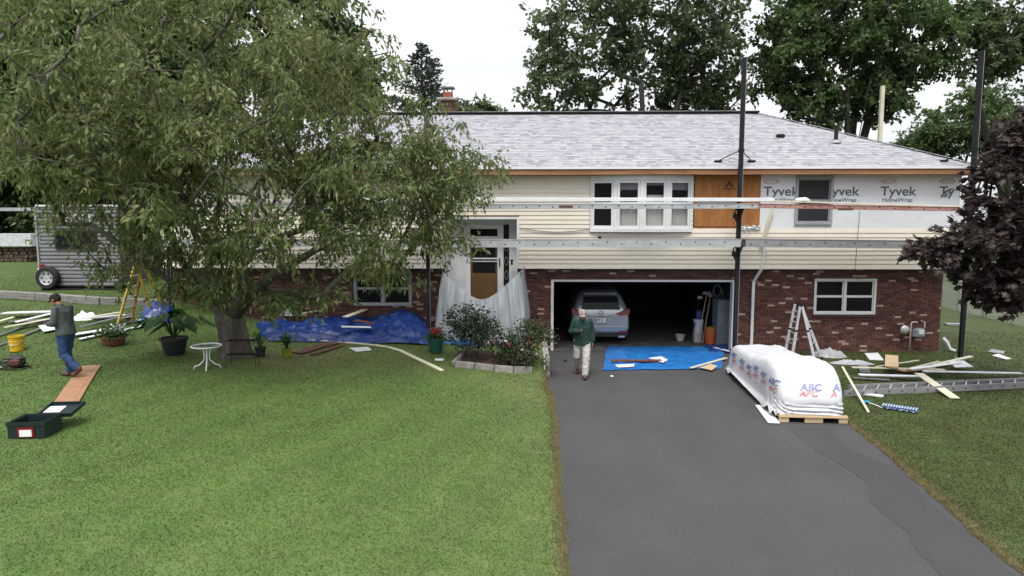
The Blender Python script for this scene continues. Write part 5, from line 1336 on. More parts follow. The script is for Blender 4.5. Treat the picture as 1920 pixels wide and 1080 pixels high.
# orange ornament on the brick wall
p = AY(1004,604,-.16); t = thing('hanging_planter', 'orange clay planter with a dark arched top hung on the brick wall', 'planter', p)
MB().lathe([(.04,-.16),(.11,-.10),(.13,.0),(.13,.03)], p, 16).build('bowl', MT['terracotta'], t); MB().tube([p+Vector((.16*math.cos(a_*.314), 0, .05+.12*math.sin(a_*.314))) for a_ in range(11)], .025, 6).build('arch', MT['black'], t); MB().box(p.x-.03,p.x+.03,p.y+.05,-.001,p.z-.05,p.z+.05).build('bracket', MT['black'], t)
# ---------------- camper
def camper():
    Y0 = 1.0; A = AY(66,387,Y0); B = AY(221,386,Y0); z0 = AY(140,537,Y0).z; z1 = A.z; x0, x1 = A.x, B.x; W = x1-x0; Ln = 6.2
    gz = hz((x0+x1)/2, Y0)
    t = thing('travel_trailer', 'grey corrugated travel trailer parked beside the house end', 'trailer', ((x0+x1)/2, Y0, gz))
    # corrugated shell: zigzag profile swept round a rounded rectangle
    def plan(o):
        r_ = .07; pts = []
        for (cx, cy, a0) in ((x0+r_,Y0+r_,math.pi),(x1-r_,Y0+r_,1.5*math.pi),(x1-r_,Y0+Ln-r_,0),(x0+r_,Y0+Ln-r_,.5*math.pi)):
            for k in range(4): a = a0+k*math.pi/6; pts.append((cx+(r_+o)*math.cos(a), cy+(r_+o)*math.sin(a)))
        return pts
    rows = []; n = int((z1-z0)/.115); 
    for i in range(n):
        z = z0+(z1-z0)*i/n; d = (z1-z0)/n
        rows += [(z,-.034),(z+d*.35,.0),(z+d*.8,.0),(z+d*.97,-.034)]
    mb = MB(); vs = []; m_ = 16
    for z, o in rows: vs += [(x,y,z) for x,y in plan(o)]
    k = len(rows)
    mb.add(vs, [(i*m_+j, i*m_+(j+1)%m_, (i+1)*m_+(j+1)%m_, (i+1)*m_+j) for i in range(k-1) for j in range(m_)]+[tuple(range(m_-1,-1,-1)), tuple(range((k-1)*m_, k*m_))])
    mb.build('shell', MT['camper'], t)
    MB().prism([(x,y) for x,y in plan(.03)], z1-.004, z1+.05).build('roof_cap', MT['trimwhite'], t)
    for x_ in (x0, x1): MB().box(x_-.035 if x_==x0 else x_-.012, x_+.012 if x_==x0 else x_+.035, Y0-.022, Y0+.03, z0, z1-.01).build('corner_trim', MT['blackplastic'] if x_==x1 else MT['trimgrey'], t)
    # rear window with rounded corners
    def rr(xa, xb, za, zb, r_, y0, y1, m, nm):
        pts = []
        for (cx, cz, a0) in ((xb-r_,zb-r_,0),(xa+r_,zb-r_,.5*math.pi),(xa+r_,za+r_,math.pi),(xb-r_,za+r_,1.5*math.pi)):
            for q in range(5): a = a0+q*math.pi/8; pts.append((cx+r_*math.cos(a), cz+r_*math.sin(a)))
        n_ = len(pts); v = [(x,y0,z) for x,z in pts]+[(x,y1,z) for x,z in pts]
        MB().add(v, [tuple(range(n_-1,-1,-1)), tuple(range(n_,2*n_))]+[(i,(i+1)%n_,n_+(i+1)%n_,n_+i) for i in range(n_)]).build(nm, m, t)
    X_ = lambda px: AY(px,450,Y0).x
    Z_ = lambda py: AY(140,py,Y0).z
    rr(X_(103), X_(182), Z_(468), Z_(431), .07, Y0-.03, Y0+.02, MT['blackplastic'], 'window_frame')
    rr(X_(106), X_(179), Z_(465), Z_(434), .05, Y0-.036, Y0-.029, MT['glass'], 'pane')
    rr(X_(116), X_(172), Z_(418), Z_(402), .05, Y0-.024, Y0+.01, MT['trimwhite'], 'badge_border'); rr(X_(118), X_(170), Z_(416.5), Z_(403.5), .04, Y0-.028, Y0-.0235, MT['camper'], 'badge_plate')
    text('lettering', 'Cli', .20, (X_(121)-t.location.x, -.03, Z_(415)-gz), (math.pi/2,0,0), MT['trimwhite'], t)
    MB().cbox((X_(76), Y0-.03, Z_(500)), (.16,.05,.16), ch=.015).build('tail_light', MT['redlens'], t)
    MB().cbox((X_(71), Y0-.03, Z_(509)), (.10,.05,.18), ch=.015).build('reverse_light', MT['trimwhite'], t)
    c = Vector((X_(91), Y0-.14, Z_(520)))
    def wheel(c, r, w, axis, par):
        M_ = Matrix.Rotation(math.pi/2, 3, 'X') if axis == 'Y' else Matrix.Rotation(math.pi/2, 3, 'Y')
        q = MB().lathe([(r*.62,-w/2),(r*.9,-w/2),(r,-w*.3),(r,w*.3),(r*.9,w/2),(r*.62,w/2),(r*.62,-w/2)], (0,0,0), 28, False, False); q.v = [tuple(c+M_@Vector(p)) for p in q.v]; ty_ = q.build('tyre', MT['rubber'], par, smooth=False)
        q = MB().lathe([(r*.62,-w*.3),(r*.62,w*.42),(r*.55,w*.36),(r*.2,w*.30),(.001,w*.32)], (0,0,0), 24, True, False); q.v = [tuple(c+M_@Vector(p)) for p in q.v]; q.build('rim', MT['alu'], par)
        for s_ in range(6):
            a = s_*math.pi/3; q = MB().tube([(r*.42*math.cos(a), r*.42*math.sin(a), w*.30),(r*.42*math.cos(a), r*.42*math.sin(a), w*.40)], r*.085, 8); q.v = [tuple(c+M_@Vector(p)) for p in q.v]; q.build('rim_slot', MT['hole'], par)
    wheel(c, .36, .22, 'Y', t)
    MB().box(x0+.1, x1-.1, Y0-.12, Y0+.1, z0-.16, z0-.06).build('bumper', MT['black'], t)
    mb = MB(); mb.box(x0+.2, x1-.2, Y0+.2, Y0+Ln-.2, z0-.22, z0-.002); mb.build('chassis', MT['black'], t)
    for yy in (2.8,3.7): wheel(Vector((x1-.12, Y0+yy, gz+.35)), .34, .2, 'X', t)
    for (ya, yb, za, zb) in ((.9,1.9,1.15,1.75),(4.4,5.1,.15,2.05)): MB().box(x1-.01, x1+.02, Y0+ya, Y0+yb, z0+za, z0+zb).build('side_window' if zb < 2 else 'entry_door', MT['glass'] if zb < 2 else MT['camper'], t)
    for xx in (x0+.3, x1-.3): MB().tube([(xx,Y0+.4,hz(xx,Y0+.4)),(xx,Y0+.4,z0)], .03, 8).build('corner_jack', MT['black'], t)
    return wheel
wheel_fn = camper()
# carport and firewood far back
Yc = 8.5
xa, xb = AY(-60,400,Yc).x, AY(64,400,Yc).x; zr = AY(30,392,Yc).z; gz = hz((xa+xb)/2, Yc)
t = thing('carport', 'dark open carport with a pale roof edge at the woods', 'carport', ((xa+xb)/2,Yc,gz))
MB().box(xa, xb+.3, Yc-.1, Yc+4, zr-.08, zr+.06).build('roof', MT['trimgrey'], t)
for x_ in (xa+.1, xb): MB().box(x_-.06, x_+.06, Yc, Yc+.12, hz(x_,Yc)-.1, zr-.081).build('post', MT['barkdark'], t)
MB().box(xa, xb, Yc+3.9, Yc+4.0, gz-.2, zr-.081).build('back_wall', MT['interior'], t)
t = thing('firewood_stack', 'stacked split firewood under a pale grey cover by the camper', 'firewood', (AY(35,489,7.6).x, 7.6, hz(AY(35,489,7.6).x,7.6)))
rr = random.Random(8); x0w, x1w = AY(2,470,7.6).x, AY(66,470,7.6).x; zb0 = t.location.z; zb1 = AY(35,461,7.6).z
log = MB().tube([(0,-.22,0),(0,.22,0)], .085, 7).mesh('log', mat('split_log',(.12,.08,.055),.9,(.06,.04,.03),8))
z = zb0+.08; k = 0
while z < zb1-.03:
    x = x0w+(.08 if k%2 else 0)
    while x < x1w:
        o = bpy.data.objects.new('log', log); o.location = (x-t.location.x, rr.uniform(-.04,.04), z-zb0); o.rotation_euler = (0, rr.uniform(0,3), rr.uniform(-.1,.1)); s_ = rr.uniform(.8,1.05); o.scale = (s_,1,s_); COL.objects.link(o); o.parent = t; x += .165
    z += .145; k += 1
MB().box(x0w-.1, x1w+.15, 7.2, 8.0, zb1, AY(35,438,7.6).z).build('cover', MT['pvc'], t)
# landscape timbers in front of the camper
tp = [(-30,557),(70,562),(190,571),(322,576)]
for i in range(3):
    a, b_ = G(*tp[i]), G(*tp[i+1]); h_ = .24
    a = Vector((a.x,a.y,a.z+h_/2-.02)); b_ = Vector((b_.x,b_.y,b_.z+h_/2-.02)); d = (b_-a).normalized()*.012
    MB().bar(a+d, b_-d, .17, h_, ch=.02).build('landscape_timber', mat('weathered_timber_%d'%i,(.23,.22,.205),.9,(.14,.135,.125),5,sx=(.4,4,4)), label='grey weathered timber edging the raised ground below the camper', cat='timber', group='timbers edging the camper pad')
# ---------------- yellow stepladder
def stepladder():
    F1, F2, R1, R2 = G(220,612), G(246,606), G(288,597), G(312,592)
    top = (F1+F2+R1+R2)/4; topz = AY(266,492,top.y).z
    t = thing('stepladder', 'open yellow fibreglass stepladder beside the siding scrap', 'ladder', ((F1+R2)/2))
    up1, up2 = Vector((F1.lerp(R1,.52).x+.06,F1.lerp(R1,.52).y,topz)), Vector((F2.lerp(R2,.5).x-.10,F2.lerp(R2,.5).y,topz))
    for p, u, m in ((F1,up1,'ladderyellow'),(F2,up2,'ladderorange'),(R1,up1,'ladderyellow'),(R2,up2,'ladderyellow')): MB().bar(p, u, .085,.035, (1,0,0)).build('rail', MT[m], t)
    for k in range(5):
        s_ = (k+.7)/6; a, b_ = F1.lerp(up1,s_), F2.lerp(up2,s_); MB().bar(a, b_, .09,.022).build('step', MT['alu'], t)
    for k in range(3):
        s_ = (k+.8)/4; a, b_ = R1.lerp(up1,s_), R2.lerp(up2,s_); MB().bar(a, b_, .03,.02).build('brace', MT['alu'], t)
    MB().bar(up1, up2, .26,.07, ch=.015).build('top_cap', MT['black'], t)
stepladder()
# ---------------- siding scrap heap by the stepladder
SG = None
sc_ = [('long clean white trim board at the back of the scrap heap by the camper', (8,596),(112,594),.26,.03,'whitescrap',.12,.14),
 ('grey-backed siding length under the white trim board', (20,606),(250,598),.20,.02,'greyback',.04,.05),
 ('cream siding length pointing at the yellow bucket', (8,622),(112,606),.16,.02,'cream',.10,.16),
 ('short cream siding end at the edge of the scrap heap', (-12,612),(26,602),.13,.02,'cream',.08,.10),
 ('white siding length running behind the man in grey', (30,616),(120,597),.15,.02,'whitescrap',.16,.2),
 ('dark grey channel lying behind the yellow bucket', (-8,634),(52,614),.07,.025,'greyback',.03,.05),
 ('dark grey channel touching the rim of the yellow bucket', (44,632),(96,612),.08,.025,'greyback',.03,.05),
 ('grey edged strip below the yellow bucket rim on the grass', (-8,652),(24,641),.06,.02,'greyback',.02,.02),
 ('broad white siding sheet lying right behind the man in grey', (140,632),(216,620),.26,.02,'whitescrap',.06,.06),
 ('white siding length passing under the stepladder feet', (150,640),(282,612),.13,.02,'whitescrap',.05,.05),
 ('cream siding length against the stepladder', (160,606),(228,597),.16,.02,'cream',.14,.16),
 ('dark backed siding length leaning over the heap by the stepladder', (150,624),(256,600),.13,.02,'greyback',.14,.18),
 ('pale grey siding length on top of the heap by the stepladder', (148,613),(236,603),.12,.02,'whitescrap',.2,.18),
 ('dark strip crossing beneath the stepladder', (200,616),(300,598),.10,.02,'greyback',.05,.05),
 ('short white offcut under the stepladder', (255,604),(272,603),.14,.02,'whitescrap',.05,.05)]
for (lb_, a, b_, w, th_, m, d0, d1) in sc_: plank('siding_scrap', lb_.replace(' right behind',' just behind'), 'siding scrap', a, b_, w, th_, MT[m], d0, d1, group='scrap siding heaped by the stepladder')
crumple('plastic_bag', 'white crumpled plastic bag on the scrap heap behind the man in grey', 'bag', (*G(158,598).xy,0), .32,.22,.24, MT['whitescrap'], 6)
slab('paper_sheet', 'white paper sheet on the grass below the hands of the man in grey', 'paper', [(72,616),(95,612),(108,622),(82,627)], .008, MT['whitescrap'], .05)
# bucket
c = G(32,658); t = thing('yellow_bucket', 'yellow plastic bucket standing on the lawn', 'bucket', c)
MB().lathe([(.128,0),(.135,.01),(.142,.22),(.150,.225),(.150,.245),(.145,.25),(.155,.33),(.165,.335),(.165,.365),(.150,.365),(.132,.03),(.001,.025)], c, 28, True, False).build('body', MT['yellow'], t)
MB().tube([c+Vector((.16*math.cos(q*.2618), -.16*abs(math.sin(q*.2618))*.98, .26-.10*abs(math.sin(q*.2618)))) for q in range(13)], .004, 5).build('bail_handle', MT['alu'], t)
MB().tube([c+Vector((.03*q-.03, -.158, .158)) for q in range(3)], .012, 8).build('grip', MT['pvc'], t)
# tool heap
c = G(24,690); t = thing('tool_heap', 'heap of dark hose, tool bag and nail gun on the lawn', 'tools', c); rr = random.Random(2)
for k in range(5):
    r_ = rr.uniform(.16,.30); ox, oy = rr.uniform(-.14,.14), rr.uniform(-.1,.1)
    MB().tube([c+Vector((ox+r_*math.cos(q*.3142+k), oy+r_*.7*math.sin(q*.3142+k), .03+.03*k+.02*math.sin(q+k))) for q in range(20)], .013, 6).build('hose', MT['black'], t, smooth=True)
MB().cbox(c+Vector((.10,-.08,.12)), (.20,.10,.16), Matrix.Rotation(.5,3,'Z'), .03).build('nail_gun_body', MT['redboard'], t); MB().cbox(c+Vector((.02,.10,.13)), (.34,.22,.24), Matrix.Rotation(-.3,3,'Z'), .05).build('tool_bag', MT['blackplastic'], t)
MB().cbox(c+Vector((-.22,-.16,.05)), (.24,.10,.05), Matrix.Rotation(.6,3,'Z'), .015).build('rag', MT['whitescrap'], t)
MB().tube([c+Vector((-.3,.1,.08)), c+Vector((-.05,.05,.18))], .02, 6).build('grip', MT['alushade'], t)
# boards under the boot and toolbox
plank('tan_board', 'wide tan board on the grass under the work boot', 'board', (112,769),(167,688), .30,.022, MT['tanboard'], .012)
plank('tan_board', 'narrow tan strip alongside the wide board', 'board', (135,769),(184,688), .10,.022, MT['tanboard'], .012)
A, B = G(18,822), G(82,824); c = (A+B)/2; d = (B-A); W = d.length; az = math.atan2(d.y, d.x); az += .12
t = thing('toolbox', 'open black and green toolbox with lid thrown back on the lawn', 'toolbox', c, az); DG = mat('dark_green_plastic',(.010,.022,.022),.45)
D_ = .46; H_ = .24; w2 = W/2
mb = MB(); mb.box(-w2,w2,0,.02,.01,H_); mb.box(-w2,w2,D_-.02,D_,.01,H_); mb.box(-w2,-w2+.02,.0205,D_-.0205,.01,H_); mb.box(w2-.02,w2,.0205,D_-.0205,.01,H_); mb.box(-w2+.001,w2-.001,.001,D_-.001,.0,.02); mb.build('tray', DG, t, local=True)
mb = MB(); mb.box(-w2-.012,w2+.012,-.012,.0,H_-.05,H_+.01); mb.box(-w2-.012,-w2,.0,D_,H_-.05,H_+.01); mb.box(w2,w2+.012,.0,D_,H_-.05,H_+.01); mb.box(-w2-.012,w2+.012,D_,D_+.012,H_-.05,H_+.01); mb.build('rim', DG, t, local=True)
MB().box(-w2*.45,w2*.45,-.018,-.0005,.03,.17).build('red_label', MT['redlens'], t, local=True); MB().box(-w2*.33,w2*.33,-.022,-.0185,.04,.14).build('white_label', MT['whitescrap'], t, local=True)
mb = MB(); mb.xf(Matrix.Identity(4)); q = MB().box(-w2,w2,0,.44,0,.02); q.box(-w2,w2,0,.02,.0205,.06); q.box(-w2,w2,.42,.44,.0205,.06); q.box(-w2,-w2+.02,.021,.419,.0205,.06); q.box(w2-.02,w2,.021,.419,.0205,.06)
LM = Matrix.Translation((.13,D_+.02,H_-.06)) @ Matrix.Rotation(R(10),4,'X'); q.xf(LM); q.build('lid', DG, t, local=True)
MB().box(-.22,.02,.12,.34,.022,.028).xf(LM).build('paper', MT['whitescrap'], t, local=True)
rr = random.Random(5)
for k in range(6): MB().cbox((rr.uniform(-w2*.7,w2*.7), rr.uniform(.1,.35), .07), (.16,.04,.05), Matrix.Rotation(rr.uniform(0,3),3,'Z'), .01).build('hand_tool', MT['alushade' if k%2 else 'black'], t, local=True)
# ================================================================ wrapped pallet on the driveway
NC, FC = Vector((5.53,-7.12,0)), Vector((5.78,-2.75,0)); ax = (FC-NC); PLn = ax.length; ax.normalize(); sd_ = Vector((ax.y,-ax.x,0)); HW = .66
def wpt(s, l, z): return NC+sd_*s+ax*l+Vector((0,0,z))
def wrapped():
    t = thing('wrapped_siding_pallet', 'long stack of siding cartons under printed white wrap on the driveway', 'pallet load', NC+ax*PLn/2)
    n, m_ = 144, 30; P = []
    def sp(c, e): return math.copysign(abs(c)**e, c)
    for i in range(n):
        th = 2*math.pi*i/n; row = []
        cx, cy = sp(math.cos(th), .26), sp(math.sin(th), .20)
        for j in range(m_+1):
            v = j/m_
            l = PLn/2*(1+cy*1.0); hump = 1.10*math.exp(-((l-1.2)/1.45)**4)+.86*math.exp(-((l-3.55)/1.0)**4); hump = .94*min(max(hump,.74),1.16)
            if v < .5:
                w = v/.5; z = .13+(.50*hump-.13)*w; k = 1.0+.015*(1-w)+(.012*math.sin(th*23)*(1-w) if cy > -.9 else 0)
                fold = (.030 if cy > -.85 else .006)*math.sin(th*31+2*w)*(1-w*.4)+(0 if cy > -.85 else .016*math.sin(w*19+th*9))+.022*nz(math.cos(th)*7,math.sin(th)*7,w*3)+.015*math.sin(th*57+w*5)*(1-w)
            else:
                w = (v-.5)/.5; ph = w*math.pi/2; z = .50*hump+.50*hump*math.sin(ph)**.85; k = max(math.cos(ph),0)**.21; fold = .012*nz(math.cos(th)*6,math.sin(th)*6,w*4)*(1-w)
            kk = k+fold*.6
            l2 = PLn/2+PLn/2*cy*(kk if v<.5 else k**.8); s2 = HW*cx*kk
            hump2 = 1.10*math.exp(-((l2-1.2)/1.45)**4)+.86*math.exp(-((l2-3.55)/1.0)**4); hump2 = .94*min(max(hump2,.70),1.16)
            if v >= .5: z = z*hump2/hump + .025*nz(s2*3,l2*2.2,1) + .022*(max(0,1-3*abs(nz(s2*2.2+4,l2*1.3,7)))**2)*min(1,(1-w)*2+.25) + .012*(max(0,1-3*abs(nz(s2*5,l2*3.3,3)))**2)
            if j == 0: z += .05*nz(th*6,0,3)+(.0 if cx > -.5 else .05*math.sin(th*17))
            if cx < -.6 and v < .12: s2 -= .06*(1-v/.12)
            row.append(wpt(s2, l2, z))
        P.append(row)
    P.append(P[0])
    mb = MB(); mb.grid(P)
    me_v, me_f = list(mb.v), list(mb.f)
    cov = mb.build('wrap_cover', mat('white_wrap',(.56,.565,.585),.38,(.50,.505,.525),3,bump=.2,bscale=9), t, smooth=True)
    from mathutils.bvhtree import BVHTree
    bv = BVHTree.FromPolygons(me_v, me_f)
    def print_text(body, size, center, right, inward, m, shear=.25, dz=0):
        me = text('print', body, size, (0,0,0), (0,0,0), m, False, offset=.004, align='CENTER', shear=shear)
        bm = bmesh.new(); bm.from_mesh(me); bmesh.ops.triangulate(bm, faces=bm.faces); bmesh.ops.subdivide_edges(bm, edges=[e for e in bm.edges if e.calc_length() > .04], cuts=2); 
        vs, ok = [], True
        bm.verts.index_update()
        for v in bm.verts:
            o = center+right*v.co.x*1.25+Vector((0,0,v.co.y)); h = bv.ray_cast(o-inward*1.2, inward, 3)
            if h[0] is None: vs.append(o); continue
            nn = h[1] if h[1].dot(inward) < 0 else -h[1]
            vs.append(h[0]+nn*.008)
        fs = [tuple(v.index for v in f.verts) for f in bm.faces]; bm.free(); bpy.data.meshes.remove(me)
        MB().add(vs, fs).build('printed_letters', m, t)
    blue = mat('print_blue',(.11,.13,.34),.5,(.25,.27,.45),9); red = mat('print_red',(.55,.10,.12),.5,(.6,.3,.3),9)
    for k, l in enumerate((.45, 1.05, 1.65, 2.2, 2.8, 3.6)):
        zc = .60 if l < 2 else .50
        print_text('ABC', .17, wpt(-HW, l, zc+.03), -ax, sd_, blue); print_text('ABC', .15, wpt(-HW, l-.03, zc-.11), -ax, sd_, red)
    for s_ in (-.02, .46):
        print_text('ABC' if s_ < .3 else 'A', .17, wpt(s_, 0, .60), sd_, ax, blue); print_text('ABC' if s_ < .3 else 'A', .14, wpt(s_-.06, 0, .50), sd_, ax, red)
    # pallet of planks
    for s_ in (-HW+.12, 0, HW-.12):
        for (l0, l1) in ((-.02,.26),(.52,.80),(1.1,1.4)): 
            if s_: pass
        mbp = MB(); mbp.bar(wpt(s_, .02, .065), wpt(s_, PLn-.1, .065), .09,.075); mbp.build('stringer', MT['lumber'], t)
    for k in range(14):
        l = -.03+k*.32; mbp = MB(); mbp.bar(wpt(-HW+.02, l, .118), wpt(HW-.02, l, .118), .12,.022); mbp.build('deck_board', MT['lumber'], t)
    # notched front face of the near runner
    y0 = -.05
    mbp = MB()
    for (a, b_) in ((-HW+.02,-HW+.20),(-.16,.18),(HW-.18,HW-.02)): mbp.bar(wpt(a,-.045,.055), wpt(b_,-.045,.055), .045,.10)
    mbp.build('pallet_block', MT['lumber'], t)
    MB().bar(wpt(-HW+.02,-.04,.135), wpt(HW-.02,-.04,.135), .05,.03).build('lead_board', MT['lumber'], t)
    mbp = MB(); mbp.bar(wpt(0, .1, .16), wpt(0, PLn-.1, .16), HW*1.8, .05); mbp.bar(wpt(0,.4,.36), wpt(0,PLn-.5,.36), HW*1.4,.34); mbp.build('cartons', mat('carton',(.30,.2,.11),.9), t)
wrapped()
plank('trim_board', 'white trim board lying against the wrapped pallet on the asphalt', 'board', (1426,762),(1451,795), .22,.02, MT['whitescrap'], .0)
# pieces on the bright tarp
plank('red_board', 'long red-brown board on the bright blue tarp', 'board', (1146,682),(1240,682), .17,.03, MT['redboard'], .075)
slab('white_scrap', 'white siding scrap poking out beside the red-brown board on the tarp', 'scrap', [(1216,677),(1240,674),(1252,681),(1243,686)], .02, MT['whitescrap'], .06)
slab('white_scrap', 'white scrap at the front edge of the bright blue tarp', 'scrap', [(1153,689),(1190,687),(1188,692),(1158,693)], .02, MT['whitescrap'], .04)
plank('cream_strip', 'cream strip at the corner of the bright blue tarp toward the pallet', 'strip', (1296,694),(1362,675), .09,.02, MT['cream'], .05)
plank('cream_strip', 'white strip at the back corner of the bright blue tarp', 'strip', (1338,657),(1367,664), .09,.02, MT['whitescrap'], .08)
slab('plywood_scrap', 'tan plywood scrap at the tarp corner beside the pallet', 'scrap', [(1312,693),(1332,686),(1345,690),(1335,698)], .015, MT['lumber'], .03)
for (a, b_, l) in ((1083,678,'small white chip on the asphalt by the walking man'),(1147,707,'small pale chip on the asphalt below the bright tarp'),(1060,677,'small dark leaf litter on the asphalt by the stake')):
    slab('chip', l, 'scrap', [(a-3,b_-1),(a+2,b_-2),(a+3,b_+1),(a-2,b_+1)], .01, MT['whitescrap' if 'dark' not in l else 'blackplastic'])
# ---------------- articulated ladder by the wall
def aladder():
    t = thing('folding_ladder', 'silver articulated ladder standing folded as an A by the brick wall', 'ladder', (AY(1505,655,-.9).x,-.9,0))
    Yf, Yk = -1.25, -.75
    top = AY(1499,571,-1.0); Lf = [AY(1470,668,-1.15), AY(1484,672,-1.45)]; Rt = [AY(1541,668,-1.15), AY(1528,672,-1.45)]
    for (f, dx_) in ((Lf,-.06),(Rt,.06)):
        tops = [top+Vector((dx_*1.3,.12,0)), top+Vector((dx_*.5,-.12,-.04))]
        fts = [Vector((p.x,p.y,hz(p.x,p.y) if p.x > 6.9 else 0)) for p in f]
        for p, u in zip(fts, tops): MB().bar(p, u, .065,.03,(0,1,0)).build('rail', MT['alu'], t); MB().cbox(p+Vector((0,0,.03)), (.08,.06,.06), ch=.01).build('foot', MT['black'], t)
        for p, u in zip(fts, tops): q = p.lerp(u,.52); MB().bar(p.lerp(u,.06), q, .085,.02,(0,1,0)).build('outer_rail', MT['alushade'], t)
        for k in range(5): s_ = (k+.6)/5.2; MB().bar(fts[0].lerp(tops[0],s_), fts[1].lerp(tops[1],s_), .035,.03).build('rung', MT['alu'], t)
        for p, u in zip(fts, tops): MB().cbox(p.lerp(u,.55), (.07,.07,.05), ch=.01).build('lock_knob', MT['black'], t)
    for dy in (-.12,.12): 
        q = MB().lathe([(.05,-.02),(.05,.02)], (0,0,0), 14); q.v = [tuple(top+Vector((0,dy,0))+Vector((p[0],p[2],p[1]))) for p in q.v]; q.build('hinge', MT['black'], t)
aladder()
# ---------------- gas meter
def meter():
    c = AY(1705,620,-.2); t = thing('gas_meter', 'grey gas meter with regulator and pipes on the brick wall', 'meter', (c.x,-.2,hz(c.x,-.2)))
    Xm = lambda px: AY(px,620,-.2).x
    Zm = lambda py: AY(1700,py,-.2).z
    xr = Xm(1707)
    MB().tube([(xr,-.22,hz(xr,-.2)-.02),(xr,-.22,Zm(607)),(xr+.03,-.21,Zm(604)),(xr+.16,-.20,Zm(603.5)),(xr+.20,-.18,Zm(606))], .022, 8).build('riser', MT['pipe'], t, smooth=True)
    MB().tube([(Xm(1733),-.2,Zm(604)),(Xm(1733),-.2,Zm(615))], .02, 8).build('outlet_pipe', MT['pipe'], t); MB().tube([(Xm(1733),-.2,Zm(604)),(Xm(1733),.0,Zm(603))], .02, 8).build('wall_pipe', MT['pipe'], t)
    MB().cbox((Xm(1722),-.2,Zm(624)), (.36,.2,.30), ch=.06).build('meter_body', MT['meter'], t)
    MB().cbox((Xm(1724),-.305,Zm(622)), (.16,.02,.13), ch=.01).build('dial', MT['pvc'], t)
    q = MB().lathe([(.13,0),(.13,.03),(.09,.07),(.03,.09)], (0,0,0), 18); q.v = [tuple(Vector((Xm(1696),-.20,Zm(618)))+Vector((p[0],-p[2],p[1]))) for p in q.v]; q.build('regulator', MT['alu'], t)
    MB().tube([(Xm(1696),-.2,Zm(620)),(xr,-.22,Zm(620)),(Xm(1722),-.2,Zm(620))], .02, 8).build('link_pipe', MT['meter'], t)
meter()
mb = MB(); p = AY(1764,640,.05); mb.tube([(p.x+.04,.02,.42),(p.x+.14,-.02,.30),(p.x+.22,-.05,.10),(p.x+.35,-.1,.05)], .05, 8); mb.build('drain_elbow', MT['trimwhite'], label='white drain elbow at the brick corner by the gas meter', cat='drain', smooth=True)
# weeds along brick foot
# ---------------- scrap on the side lawn
crumple('clear_film', 'crumpled clear plastic film on the grass by the articulated ladder', 'plastic film', (*G(1556,668).xy,0), .45,.35,.28, sheer('film',(.62,.64,.66),.62,.2), 2)
crumple('clear_film', 'flattened strip of clear plastic film reaching from the ladder foot', 'plastic film', (*G(1597,682).xy,0), .62,.22,.12, sheer('film2',(.64,.66,.70),.72,.2), 8)
slab('white_scrap', 'square white board scrap on the grass below the brick window', 'scrap', [(1621,664),(1646,663),(1657,677),(1630,676)], .015, MT['whitescrap'])
slab('grey_scrap', 'square grey scrap at the tip of the scrap heap by the pallet', 'scrap', [(1608,691),(1626,690),(1632,703),(1612,703)], .02, MT['alushade'], .05)
sr = [('plank','long thin cream lath crossing the scrap heap on the side lawn',(1597,701),(1770,704),.10,.02,'cream',.16,.14),
 ('plank','cream trim strip pointing up toward the maple',(1750,692),(1821,677),.11,.025,'cream',.10,.12),
 ('plank','curved cream strip on the scrap heap',(1700,702),(1760,688),.07,.02,'cream',.12,.14),
 ('plank','thin cream strip behind the square lumber offcut',(1642,694),(1722,683),.05,.02,'cream',.08,.10),
 ('plank','square pale lumber offcut standing on the scrap heap',(1671,704),(1671,684),.30,.03,'lumber',.20,.24),
 ('plank','white siding length along the scrap heap',(1610,709),(1730,714),.16,.02,'whitescrap',.08,.10),
 ('plank','long white trim board stretching from the scrap heap along the lying ladder',(1730,707),(1915,708),.13,.02,'whitescrap',.14,.10),
 ('plank','tilted white siding length ending in a broad white sheet',(1705,706),(1800,694),.14,.02,'whitescrap',.18,.20),
 ('plank','white trim board laid across the lying ladder',(1722,716),(1790,749),.20,.02,'cream',.20,.02),
 ('plank','short white trim offcut in front of the lying ladder',(1608,739),(1656,745),.15,.025,'whitescrap',.01,.01),
 ('plank','grey underlayment strip showing under the scrap heap',(1690,700),(1745,692),.30,.02,'tanboard',.05,.05),
 ('plank','dark green backed siding strip under the scrap heap',(1600,712),(1668,716),.10,.02,'greyback',.04,.04)]
for (_, lb_, a, b_, w, th_, m, d0, d1) in sr: plank('board_scrap', lb_, 'board', a, b_, w, th_, MT[m], d0, d1, group='scrap boards heaped on the side lawn')
slab('white_sheet', 'broad white sheet scrap on top of the heap toward the maple', 'scrap', [(1778,690),(1806,689),(1824,701),(1790,702)], .012, MT['whitescrap'], .16)
plank('cream_stick', 'long cream stick leaning from the wrapped pallet onto the grass', 'stick', (1578,716),(1628,775), .045,.03, MT['cream'], .35,.01)
slab('grey_scrap', 'grey board scrap lying by itself on the far grass past the scaffold pole', 'scrap', [(1852,661),(1859,656),(1884,660),(1882,665)], .015, MT['alushade'])
slab('white_scrap', 'narrow white scrap lying by the grey board scrap', 'scrap', [(1860,668),(1872,665),(1896,674),(1886,675)], .012, MT['whitescrap'])
plank('splash_board', 'pale weathered board on the grass behind the scaffold pole', 'board', (1772,610),(1806,611), .32,.06, MT['alushade'], .02)
